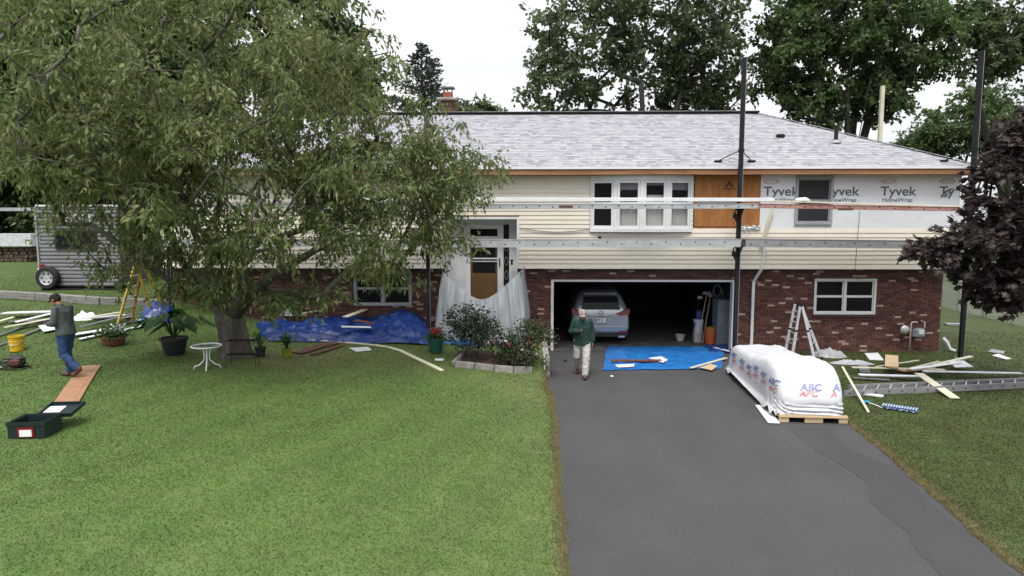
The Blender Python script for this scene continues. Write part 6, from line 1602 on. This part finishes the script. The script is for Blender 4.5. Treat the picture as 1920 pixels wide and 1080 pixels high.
# lying ladder
def lying():
    a0, a1 = G(1582,744), G(1960,726); b0, b1 = G(1590,733), G(1960,718)
    t = thing('extension_ladder', 'long aluminium extension ladder lying on the side lawn', 'ladder', a0.lerp(a1,.5))
    up = Vector((0,0,.075))
    for p, q in ((a0,a1),(b0,b1)):
        MB().bar(p+up, q+up, .03,.14).build('rail', MT['alushade'], t)
    for k in range(16):
        s_ = (k+.4)/16; MB().tube([a0.lerp(a1,s_)+up+Vector((0,0,.03)), b0.lerp(b1,s_)+up+Vector((0,0,.03))], .018, 8).build('rung', MT['alu'], t)
    disc = MB().tube([(0,0,0),(0,-.006,0)], .018, 8).mesh('rivet', MT['hole'])
    for k in range(16):
        s_ = (k+.4)/16; p = a0.lerp(a1,s_)+up+Vector((0,-.016,.0)); o = bpy.data.objects.new('rivet', disc); o.location = p-t.location; COL.objects.link(o); o.parent = t
lying()
# blue mesh bag
def meshbag():
    a, b_ = G(1655,765), G(1722,775); h0 = G(1624,757); t = thing('mesh_bag', 'blue and white woven bag lying flat on the grass', 'bag', a.lerp(b_,.5))
    d = (b_-a); ln = d.length; d.normalize(); s_ = Vector((-d.y,d.x,0)); rr = random.Random(4)
    mb1, mb2 = MB(), MB(); n = 26; w = .17
    P = [[a+d*ln*i/n+s_*w*(j/6-.5)*(1 if 1<i<n-1 else .8)+Vector((0,0,.022+.035*math.cos((j/6-.5)*2.6)+.008*math.sin(i*1.3+j))) for j in range(7)] for i in range(n+1)]
    MB().grid(P).build('bag_body', mat('bag_weave',(.35,.42,.52),.6,(.03,.09,.30),24,contrast=(.45,.55)), t)
    for i in range(n):
        x = MB()
        for sg in (-1,1): x.tube([a+d*ln*(i+.5+.4*sg*k_/3)/n+s_*w*(k_/3)+Vector((0,0,.055+.03*math.cos(k_/3*1.3))) for k_ in (-1.5,-.5,.5,1.5)], .010, 4)
        x.build('strap', mat('bag_blue_%d'%(i%2),(.02,.11,.34) if i%2 else (.60,.66,.72),.5) if i < 2 else bpy.data.materials['bag_blue_%d'%(i%2)], t)
    MB().tube([a, a.lerp(h0,.5)+Vector((0,0,.03)), h0+Vector((0,0,.03))], .012, 6).build('cord', MT['pvc'], t); MB().ell(h0+Vector((0,0,.04)), (.10,.06,.035)).build('handle_end', mat('teal_plastic',(.02,.20,.32),.4), t)
meshbag()
# ---------------- chain link fence beyond the side lawn
def fence():
    a, b_ = G(1755,573), G(1960,622); t = thing('chain_link_fence', 'grey chain link fence along the far edge of the side lawn', 'fence', a.lerp(b_,.5)); FH = 1.25
    a2 = a+(a-b_)*.5; n = 7; pts = [a2.lerp(b_, i/(n-1)) for i in range(n)]; pts = [Vector((p.x,p.y,hz(p.x,p.y))) for p in pts]
    for p in pts: MB().tube([p, p+Vector((0,0,FH+.05))], .028, 8).build('fence_post', MT['alushade'], t)
    for p, q in zip(pts[:-1], pts[1:]):
        MB().tube([p+Vector((0,0,FH)), q+Vector((0,0,FH))], .02, 6).build('top_rail', MT['alushade'], t)
        ln = (q-p).length; k = int(ln/.10); mb = MB()
        for i in range(-12, k):
            for sg in (0,1):
                s0, s1 = i*.10/ln, (i*.10+FH)/ln
                z0_, z1_ = 0.0, FH
                if s0 < 0: z0_ = (-s0)*ln; s0 = 0
                if s1 > 1: z1_ = FH-(s1-1)*ln; s1 = 1
                if s1 <= s0: continue
                A_, B_ = (p.lerp(q,s0)+Vector((0,0,z0_)), p.lerp(q,s1)+Vector((0,0,z1_))) if sg else (p.lerp(q,1-s0)+Vector((0,0,z0_)), p.lerp(q,1-s1)+Vector((0,0,z1_)))
                mb.tube([A_,B_], .0035, 3, caps=False)
        mb.build('wire_mesh', MT['alushade'], t)
fence()
# ================================================================ garage contents
def suv():
    cx = AY(1126,600,.9).x; y0 = .85; t = thing('parked_suv', 'silver SUV parked nose-in inside the open garage', 'car', (cx,y0,.012)); z0 = .012
    W = .93
    # stations along the length (y from rear): half width, sill z, belt z, roof z, roof half width
    st = [(0.00,.78,.42,.98,1.00,.74),(0.04,.88,.36,1.02,1.12,.72),(0.16,.91,.30,1.05,1.40,.66),(0.42,.925,.28,1.06,1.62,.64),(0.9,.93,.27,1.05,1.68,.65),(1.9,.93,.27,1.02,1.70,.66),(2.7,.93,.27,1.00,1.62,.65),(3.3,.93,.27,.98,1.16,.70),(3.5,.92,.28,.97,1.00,.80),(4.3,.88,.32,.86,.88,.74),(4.65,.74,.40,.66,.68,.6)]
    P = []
    for (y, w, zs, zb, zr, wr) in st:
        half = [(0,zs),(w*.85,zs),(w*.97,zs+.06),(w,zs+.22),(w*1.0,(zs+zb)/2+.05),(w*.975,zb),(wr+(w*.975-wr)*.45,zb+(zr-zb)*.55),(wr,zr-.05 if zr-zb>.1 else zr-.01),(wr*.8,zr),(0,zr+.01)]
        ring = [(x,z) for x,z in half]+[(-x,z) for x,z in half[-2:0:-1]]
        P.append([(cx+x, y0+y, z0+z) for x,z in ring])
    mb = MB(); n = len(P[0]); mb.add([p for r_ in P for p in r_], [(i*n+j,(i+1)*n+j,(i+1)*n+(j+1)%n,i*n+(j+1)%n) for i in range(len(P)-1) for j in range(n)]+[tuple(range(n)), tuple(range(len(P)*n-1,(len(P)-1)*n-1,-1))])
    bd = mb.build('body', MT['silver'], t, smooth=True); m_ = bd.modifiers.new('s','SUBSURF'); m_.levels = 2; m_.render_levels = 2
    def onrear(x, z):  # rear surface y at height
        return y0 - .005 + (0 if z < 1.0 else (z-1.0)*.42) - .03*(1-(x/.9)**2) + (.03 if abs(x) > .75 else 0)
    def patch(nm, pts, m, off=.012, thick=.02):
        vs = [(cx+x, onrear(x,z)-off, z0+z) for x,z in pts]+[(cx+x, onrear(x,z)-off+thick+.03, z0+z) for x,z in pts]; k = len(pts)
        MB().add(vs, [tuple(range(k)), tuple(range(2*k-1,k-1,-1))]+[(i,k+i,k+(i+1)%k,(i+1)%k) for i in range(k)]).build(nm, m, t)
    patch('rear_window', [(-.60,1.12),(.60,1.12),(.52,1.50),(-.52,1.50)], MT['glass'], .03)
    for s_ in (-1,1):
        patch('tail_light', [(s_*.45,.99),(s_*.62,.93),(s_*.88,.96),(s_*.90,1.14),(s_*.80,1.14),(s_*.60,1.04)], MT['redlens'], .03)
        patch('reflector', [(s_*.60,.36),(s_*.85,.36),(s_*.85,.42),(s_*.60,.42)], MT['redlens'], .035)
        patch('exhaust_trim', [(s_*.55,.24),(s_*.75,.24),(s_*.75,.30),(s_*.55,.30)], MT['chrome'], .02)
    patch('hatch_trim', [(-.36,.905),(.36,.905),(.36,.94),(-.36,.94)], MT['chrome'], .035)
    patch('plate_recess', [(-.40,.66),(.40,.66),(.36,.90),(-.36,.90)], MT['silver'], .012)
    patch('licence_plate', [(-.16,.71),(.16,.71),(.16,.86),(-.16,.86)], MT['trimwhite'], .03)
    patch('plate_frame', [(-.175,.695),(.175,.695),(.175,.875),(-.175,.875)], MT['black'], .022)
    text('lettering', 'OBB 1Z', .11, (-.15, onrear(0,.78)-.035-y0, .75), (math.pi/2,0,0), MT['wrapink'], t, sxy=(.62,1), offset=.004)
    patch('bumper_step', [(-.80,.56),(.80,.56),(.84,.60),(-.84,.60)], MT['silver'], .05, .05)
    patch('lower_valance', [(-.80,.26),(.80,.26),(.84,.36),(-.84,.36)], MT['blackplastic'], .02)
    MB().tube([(cx+.075*math.cos(a_*.2618), onrear(0,1.0)-.03, z0+1.02+.05*math.sin(a_*.2618)) for a_ in range(25)], .008, 6).build('badge', MT['chrome'], t)
    patch('spoiler', [(-.50,1.56),(.50,1.56),(.52,1.62),(-.52,1.62)], MT['silver'], .06, .1)
    for s_ in (-1,1):
        for yy in (.82, 3.6): wheel_fn(Vector((cx+s_*.80, y0+yy, z0+.36)), .36, .24, 'X', t)
suv()
def bucket(c, r, h, m, label, grp=None):
    t = thing('plastic_bucket', label, 'bucket', c, group=grp)
    MB().lathe([(r*.86,0),(r*.88,.01),(r*.97,h*.78),(r*1.05,h*.79),(r*1.05,h*.84),(r*1.0,h*.85),(r*1.06,h*.95),(r*1.06,h)], c, 22).build('body', m, t); MB().lathe([(r*1.08,h),(r*1.08,h+.02),(r*.9,h+.025),(.001,h+.025)], c, 22, False, False).build('lid', MT['pvc'], t)
c = AZ(1308,641,.012); bucket(c, .155,.34, MT['pvc'], 'lower white bucket of the stack inside the garage opening'); bucket(c+Vector((.01,0,.365)), .155,.34, MT['pvc'], 'upper white bucket of the stack inside the garage opening')
q = c+Vector((0,0,.73)); MB().cbox(q+Vector((.02,.05,.14)), (.18,.14,.27), ch=.02).build('blue_carton', MT['bluetarp'], label='dark blue carton standing on the stacked white buckets', cat='carton')
c = AZ(1332,645,.012); t = thing('orange_cooler', 'orange tub beside the stacked white buckets in the garage', 'tub', c)
MB().lathe([(.15,0),(.17,.02),(.19,.40),(.20,.42),(.20,.46)], c, 20).build('body', MT['orange'], t); MB().lathe([(.205,.46),(.20,.52),(.08,.56),(.001,.56)], c, 20, False, False).build('lid', mat('amber_lid',(.35,.16,.03),.5), t)
c = AZ(1275,639,.012); t = thing('white_basin', 'small white basin on the garage floor', 'basin', c); MB().lathe([(.10,0),(.15,.18),(.16,.19),(.15,.19),(.095,.02)], c, 18, True, False).build('bowl', MT['pvc'], t); MB().lathe([(.16,.19),(.17,.2)], c, 18, False, False).build('rim', MT['pvc'], t)
for k, (a, b_) in enumerate((((1309,612),(1325,552)),((1318,612),(1332,556)),((1296,612),(1312,560)))):
    p, q = AY(a[0],a[1],1.15), AY(b_[0],b_[1],1.6); p = Vector((p.x,p.y,.03)); t = thing('garden_tool', ('pale handled rake leaning among the garage clutter','second pale handled tool leaning beside the rake','dark handled shovel leaning behind the white buckets')[k], 'tool', p)
    MB().tube([p,q], .016, 7).build('handle', MT['lumber'] if k < 2 else MT['barkdark'], t); MB().cbox(q+Vector((0,0,.04)), (.26 if k == 0 else .16,.03,.10), ch=.01).build('head', MT['alushade'], t)
pX = AY(1357,600,.8).x; t = thing('grey_cabinet', 'grey metal cabinet against the garage side wall', 'cabinet', (pX,1.0,.012))
MB().box(pX-.22,pX+.22,.7,1.3,.05,1.45).build('body', MT['meter'], t); MB().box(pX-.20,pX+.20,.68,.699,.08,1.42).build('door', MT['meter'], t); MB().box(pX+.14,pX+.16,.66,.679,.7,.85).build('handle', MT['black'], t)
for k in range(4): MB().box(pX-.2 if k%2 else pX+.14,pX-.14 if k%2 else pX+.2,.72 if k<2 else 1.2,.78 if k<2 else 1.26,.0121,.05).build('foot', MT['black'], t)
for k, (px, py) in enumerate(((1345,545),(1356,543),(1340,570))):
    p = AY(px,py,1.4); t = thing('hanging_tool', ('grey hose coil hung on the garage side wall','pale garden spade hung on the garage side wall','black extension cord loop hung on the garage side wall')[k], 'tool', p)
    if k == 1: MB().tube([p,p+Vector((0,0,-.5))], .015, 6).build('handle', MT['lumber'], t); MB().cbox(p+Vector((0,0,-.6)), (.18,.02,.26), ch=.008).build('blade', MT['alu'], t)
    else: MB().tube([p+Vector((.12*math.cos(a_*.3142),.02*math.sin(a_*3),.18*math.sin(a_*.3142))) for a_ in range(21)], .025, 6).build('coil', MT['alushade'] if k == 0 else MT['black'], t)
    MB().tube([p+Vector((0,0,.15)), Vector((GX1+.1,p.y,p.z+.15))], .01, 5).build('hook', MT['black'], t)
# ================================================================ PEOPLE
def baked(mb, voxel, smooth_it=3, name='m'):
    o = bpy.data.objects.new(name, mb.mesh(name, MT['skin']))
    m_ = o.modifiers.new('r','REMESH'); m_.mode = 'VOXEL'; m_.voxel_size = voxel; m_.use_smooth_shade = True
    if smooth_it: q = o.modifiers.new('s','SMOOTH'); q.iterations = smooth_it; q.factor = .5
    me = evaluated_mesh(o)
    me.materials.clear(); return me
def cone(mb, p0, r0, p1, r1, sq=1.0, n=12):
    """tapered capsule; sq flattens front-back"""
    p0, p1 = Vector(p0), Vector(p1); q = MB(); q.tube([p0,p0.lerp(p1,.5),p1], [r0,(r0+r1)/2,r1], n); q.ell(p0,(r0,r0,r0),n,8); q.ell(p1,(r1,r1,r1),n,8)
    c = (p0+p1)/2
    if sq != 1: q.v = [(v[0], c.y+(v[1]-c.y)*sq, v[2]) for v in q.v]
    mb.add(q.v, q.f)
def loft(mb, rings, n=20):
    """closed stack of elliptical rings (centre, rx, ry)"""
    vs = []; k = len(rings)
    for c, rx, ry in rings: vs += [(c[0]+rx*math.cos(6.28318*j/n), c[1]+ry*math.sin(6.28318*j/n), c[2]) for j in range(n)]
    mb.add(vs, [(i*n+j, i*n+(j+1)%n, (i+1)*n+(j+1)%n, (i+1)*n+j) for i in range(k-1) for j in range(n)]+[tuple(range(n-1,-1,-1)), tuple(range((k-1)*n,k*n))])
def hand(mb, w, d, nrm, side, curl, s=1.0, thick=0):
    """w wrist, d hand direction, nrm palm normal, thumb leaves toward side"""
    d = Vector(d).normalized(); nrm = Vector(nrm); nrm = (nrm-d*nrm.dot(d)).normalized(); sd = d.cross(nrm).normalized()*side; w = Vector(w)
    pc = w+d*.048*s; M_ = Matrix((d,sd,nrm)).transposed(); mb.ell(pc,(.055*s+thick,.042*s+thick,.016*s+thick),12,8,M_)
    for k, (off, ln) in enumerate(((.030,.068),(.011,.078),(-.009,.072),(-.028,.056))):
        b0 = w+d*.085*s+sd*off*s; a = curl; d1 = (d*math.cos(a)+nrm*math.sin(a)); d2 = (d*math.cos(a*2.1)+nrm*math.sin(a*2.1)); m1 = b0+d1*ln*.5*s; e = m1+d2*ln*.5*s
        cone(mb, b0-d*.02, .0095*s+thick, m1, .009*s+thick, n=8); cone(mb, m1, .009*s+thick, e, .0075*s+thick, n=8)
    t0 = w+d*.022*s+sd*.030*s; t1 = t0+(d*.55+sd*.75+nrm*.35).normalized()*.038*s; t2 = t1+(d*.85+sd*.15+nrm*.5).normalized()*.032*s
    cone(mb, t0,.012*s+thick,t1,.0105*s+thick,n=8); cone(mb, t1,.0105*s+thick,t2,.0085*s+thick,n=8)
def person(label, loc, rz, J, cloth, pose):
    t = thing('person', label, 'person', loc, rz)
    V = lambda k: Vector(J[k])
    def emit(mb, nm, m, vox, sm_=3, par=t):
        me = baked(mb, vox, sm_, nm); me.materials.append(m); o = bpy.data.objects.new(nm, me); COL.objects.link(o); o.parent = par; return o
    # body (continuous): head, neck, torso, arms, hands, legs
    b = MB(); hd = V('head'); tilt = J['tilt']; Mh = Matrix.Rotation(tilt, 3, 'X')
    def H(x, y, z): return hd+Mh@Vector((x,y,z))
    b.ell(H(0,.012,.02), (.076,.095,.098), 16, 12, Mh); b.ell(H(0,-.035,-.045), (.058,.060,.068), 14, 10, Mh); b.ell(H(0,-.075,-.092), (.026,.022,.018), 10, 8, Mh)
    cone(b, H(0,-.088,.008), .010, H(0,-.112,-.028), .015, n=8); b.ell(H(0,-.078,.034),(.05,.02,.012),10,8,Mh); b.ell(H(0,-.090,-.058),(.024,.010,.008),10,6,Mh); b.ell(H(0,-.086,-.072),(.02,.010,.008),10,6,Mh)
    for s_ in (-1,1): b.ell(H(s_*.077,.015,-.005),(.010,.020,.032),8,8,Mh); b.ell(H(s_*.045,-.062,-.02),(.022,.022,.02),8,6,Mh)
    cone(b, V('neck'), .055, H(0,.015,-.05), .052); loft(b, [(V('pelvis')-Vector((0,0,.08)),.14,.09),(V('pelvis')+Vector((0,0,.08)),.13,.085),(V('chest')-Vector((0,0,.05)),.145,.09),(V('chest')+Vector((0,0,.07)),.14,.085),(V('neck')-Vector((0,0,.03)),.07,.06),(V('neck')+Vector((0,0,.02)),.05,.05)])
    for s_, k in ((-1,'R'),(1,'L')):
        sh, el, wr = V('sh'+k), V('el'+k), V('wr'+k); hp, kn, an = V('hip'+k), V('kn'+k), V('an'+k)
        cone(b, V('chest')+Vector((s_*.05,0,.05)), .05, sh-Vector((0,0,.02)), .042); cone(b, sh-Vector((0,0,.02)),.042,el,.038); cone(b, el,.040,wr,.027)
        cone(b, V('pelvis'), .10, hp, .09); cone(b, hp,.085,kn,.058); cone(b, kn,.055,kn.lerp(an,.35),.056); cone(b, kn.lerp(an,.35),.056,an,.038)
        toe = V('toe'+k); cone(b, an-Vector((0,0,.02)), .036, toe, .026)
        if not cloth.get('gloves'): hand(b, wr, J['hd'+k], J['hn'+k], J['hs'+k], J['hc'+k])
    emit(b, 'body', MT['skin'], .0075, 2)
    for s_ in (-1,1):
        MB().ell(H(s_*.031,-.082,.014),(.011,.008,.007),10,8,Mh).build('eye', MT['dark'], t, local=True)
    # top garment
    g = MB(); e = cloth['fit']
    hm_ = cloth['hem']; pv, cs_, nk = V('pelvis'), V('chest'), V('neck')
    loft(g, [(pv-Vector((0,0,hm_)),.192+e,.140+e),(pv-Vector((0,0,hm_-.02)),.196+e,.144+e),(pv+Vector((0,0,.02)),.185+e,.132+e),(pv.lerp(cs_,.45),.170+e,.122+e),(cs_-Vector((0,0,.02)),.182+e*.8,.126+e*.8),(cs_+Vector((0,0,.07)),.178+e*.5,.112+e*.6),(cs_.lerp(nk,.62),.155,.095+e*.2),(nk-Vector((0,0,.02)),.075,.072),(nk+Vector((0,0,.02)),.062,.062)], 24)
    for s_, k in ((-1,'R'),(1,'L')):
        sh, el, wr = V('sh'+k), V('el'+k), V('wr'+k); cone(g, V('chest')+Vector((s_*.08,0,.06)), .07, sh-Vector((0,0,.012)), .062+e*.25); cone(g, sh-Vector((0,0,.012)),.062+e*.3,el,.060+e*.35); cone(g, el,.066+e*.4, el.lerp(wr,.92), .047+e*.3)
    gm = baked(g, .013, 4, 'top'); gm.materials.append(cloth['top'])
    for v in gm.vertices: q = mnoise.noise(Vector((v.co.x*14, v.co.y*14, v.co.z*9)))*.010+mnoise.noise(v.co*30)*.003; v.co += v.normal*q
    o = bpy.data.objects.new(cloth['topname'], gm); COL.objects.link(o); o.parent = t
    # trousers
    g = MB(); w = cloth['leg']
    cone(g, V('pelvis')+Vector((0,0,.06)), .145, V('pelvis')-Vector((0,0,.04)), .155, .78, 16)
    for s_, k in ((-1,'R'),(1,'L')):
        hp, kn, an = V('hip'+k), V('kn'+k), V('an'+k); cone(g, V('pelvis'), .12, hp, .10+w); cone(g, hp,.100+w,kn,.072+w); cone(g, kn,.074+w,kn.lerp(an,.95),.058+w)
    gm = baked(g, .013, 4, 'trousers'); gm.materials.append(cloth['bottom'])
    for v in gm.vertices: q = mnoise.noise(Vector((v.co.x*11, v.co.y*11, v.co.z*16)))*.012; v.co += v.normal*q
    o = bpy.data.objects.new('trousers', gm); COL.objects.link(o); o.parent = t
    for k in 'RL':
        g = MB(); an, toe = V('an'+k), V('toe'+k); heel = V('heel'+k); d = (toe-heel).normalized()
        cone(g, an+Vector((0,0,.02)), .052, heel+(an-heel)*.35, .05); cone(g, heel+(an-heel)*.28, .046, toe, .043); cone(g, heel+(an-heel)*.10,.040,toe-Vector((0,0,.008)),.040); cone(g, (heel+toe)/2, .046, toe, .046)
        emit(g, 'shoe', cloth['shoe'], .009, 2)
        if cloth.get('gloves'):
            g = MB(); hand(g, V('wr'+k), J['hd'+k], J['hn'+k], J['hs'+k], J['hc'+k], 1.0, .003); cone(g, V('el'+k).lerp(V('wr'+k),.86), .034, V('wr'+k), .032); emit(g, 'glove', cloth['gloves'], .007, 2)
    # hair and cap
    g = MB(); g.ell(H(0,.025,.012), (.082,.096,.088), 16, 10, Mh); hm = emit(g, 'hair', cloth['hair'], .010, 1)
    for v in hm.data.vertices: pass
    g = MB(); n_, m_ = 20, 7
    P = [[H(.091*math.cos(2*math.pi*i/n_)*math.cos(j*math.pi/2/m_), .012+.108*math.sin(2*math.pi*i/n_)*math.cos(j*math.pi/2/m_), .042+.085*math.sin(j*math.pi/2/m_)) for j in range(m_+1)] for i in range(n_+1)]
    g.grid(P); cp_ = g.build('cap', cloth['cap'], t, local=True, smooth=True)
    P = [[H((-1+2*i/10)*.075, -.085-(.075*(1-(-1+2*i/10)**2)**.5)*j/4, .046-.012*j/4-.018*(-1+2*i/10)**2) for j in range(5)] for i in range(11)]
    g = MB(); g.grid(P); g.build('cap_brim', cloth.get('brim', cloth['cap']), t, local=True, smooth=True, solid=.005)
    if cloth.get('logo'): g = MB(); g.ell(H(0,-.092,.08),(.03,.012,.02),10,6,Mh); g.build('cap_patch', cloth['logo'], t, local=True)
    return t
# the walking man on the driveway, looking down at his phone
fp = AZ(1091,705,.0)
J = dict(pelvis=(0,0,.93), chest=(0,.0,1.28), neck=(0,-.03,1.47), head=(-.01,-.10,1.575), tilt=R(26),
  shR=(-.19,.0,1.40), elR=(-.27,.03,1.13), wrR=(-.115,-.20,1.155), shL=(.19,.0,1.40), elL=(.25,.05,1.12), wrL=(.255,-.01,.87),
  hipR=(-.10,.0,.90), knR=(-.12,.03,.50), anR=(-.11,.36,.17), toeR=(-.11,.24,.045), heelR=(-.11,.40,.12),
  hipL=(.10,.0,.90), knL=(.10,-.17,.50), anL=(.075,-.26,.09), toeL=(.08,-.44,.05), heelL=(.075,-.23,.045),
  hdR=(.75,-.55,.15), hnR=(0,-.2,1), hsR=-1, hcR=.55, hdL=(.02,-.12,-1), hnL=(-1,0,0), hsL=1, hcL=.35)
greenj = mat('dark_green_jacket',(.010,.042,.032),.8,(.006,.026,.022),5,bump=.2,bscale=30)
man = person('person in dark green jacket and pale trousers walking down the driveway looking at a phone', fp, R(-4), J,
   dict(top=greenj, topname='jacket', fit=.035, hem=.13, bottom=mat('pale_trousers',(.50,.48,.44),.85,(.36,.34,.31),8), leg=.022, shoe=mat('red_brown_shoes',(.16,.045,.04),.7,(.07,.03,.03),12), hair=mat('dark_hair',(.02,.015,.012),.8), cap=mat('tan_cap',(.42,.36,.31),.8,(.20,.16,.14),14,contrast=(.4,.6))), None)
MB().cbox((-.045,-.285,1.185), (.15,.075,.010), Matrix.Rotation(.35,3,'X'), .003).xf(Matrix.Rotation(0,4,'Z')).build('phone', MT['black'], man, local=True)
# the man in grey on the lawn
fp = G(127,707)
J = dict(pelvis=(0,.03,.92), chest=(0,-.02,1.27), neck=(0,-.07,1.46), head=(0,-.16,1.555), tilt=R(30),
  shR=(-.18,-.02,1.39), elR=(-.22,-.06,1.12), wrR=(-.10,-.30,1.10), shL=(.18,-.02,1.39), elL=(.24,-.02,1.12), wrL=(.10,-.26,1.08),
  hipR=(-.09,.02,.88), knR=(-.09,-.06,.49), anR=(-.09,.0,.09), toeR=(-.09,-.17,.045), heelR=(-.09,.04,.045),
  hipL=(.09,.02,.88), knL=(.09,.03,.47), anL=(.09,.32,.21), toeL=(.09,.22,.075), heelL=(.09,.385,.19),
  hdR=(.3,-.9,-.1), hnR=(.3,.1,1), hsR=-1, hcR=.55, hdL=(-.3,-.9,-.1), hnL=(-.3,.1,1), hsL=1, hcL=.55)
grey = mat('grey_green_shirt',(.085,.105,.10),.85,(.06,.075,.073),6,bump=.2,bscale=30)
man2 = person('person in grey shirt and blue jeans stepping off the tan board, head bowed', fp, R(-98), J,
   dict(top=grey, topname='shirt', fit=.018, hem=.05, bottom=mat('blue_jeans',(.030,.068,.18),.85,(.018,.04,.115),9), leg=.012, shoe=mat('brown_boots',(.13,.065,.035),.75,(.07,.035,.02),12), hair=mat('brown_hair',(.03,.018,.012),.8), cap=MT['black'], brim=MT['black'], logo=mat('cap_red',(.35,.02,.04),.6), gloves=mat('work_gloves',(.05,.05,.052),.8)), None)
MB().cbox((0,-.40,1.10), (.09,.17,.05), None, .012).build('hand_tool', MT['black'], man2, local=True)

bpy.data.scenes.remove(TMP)
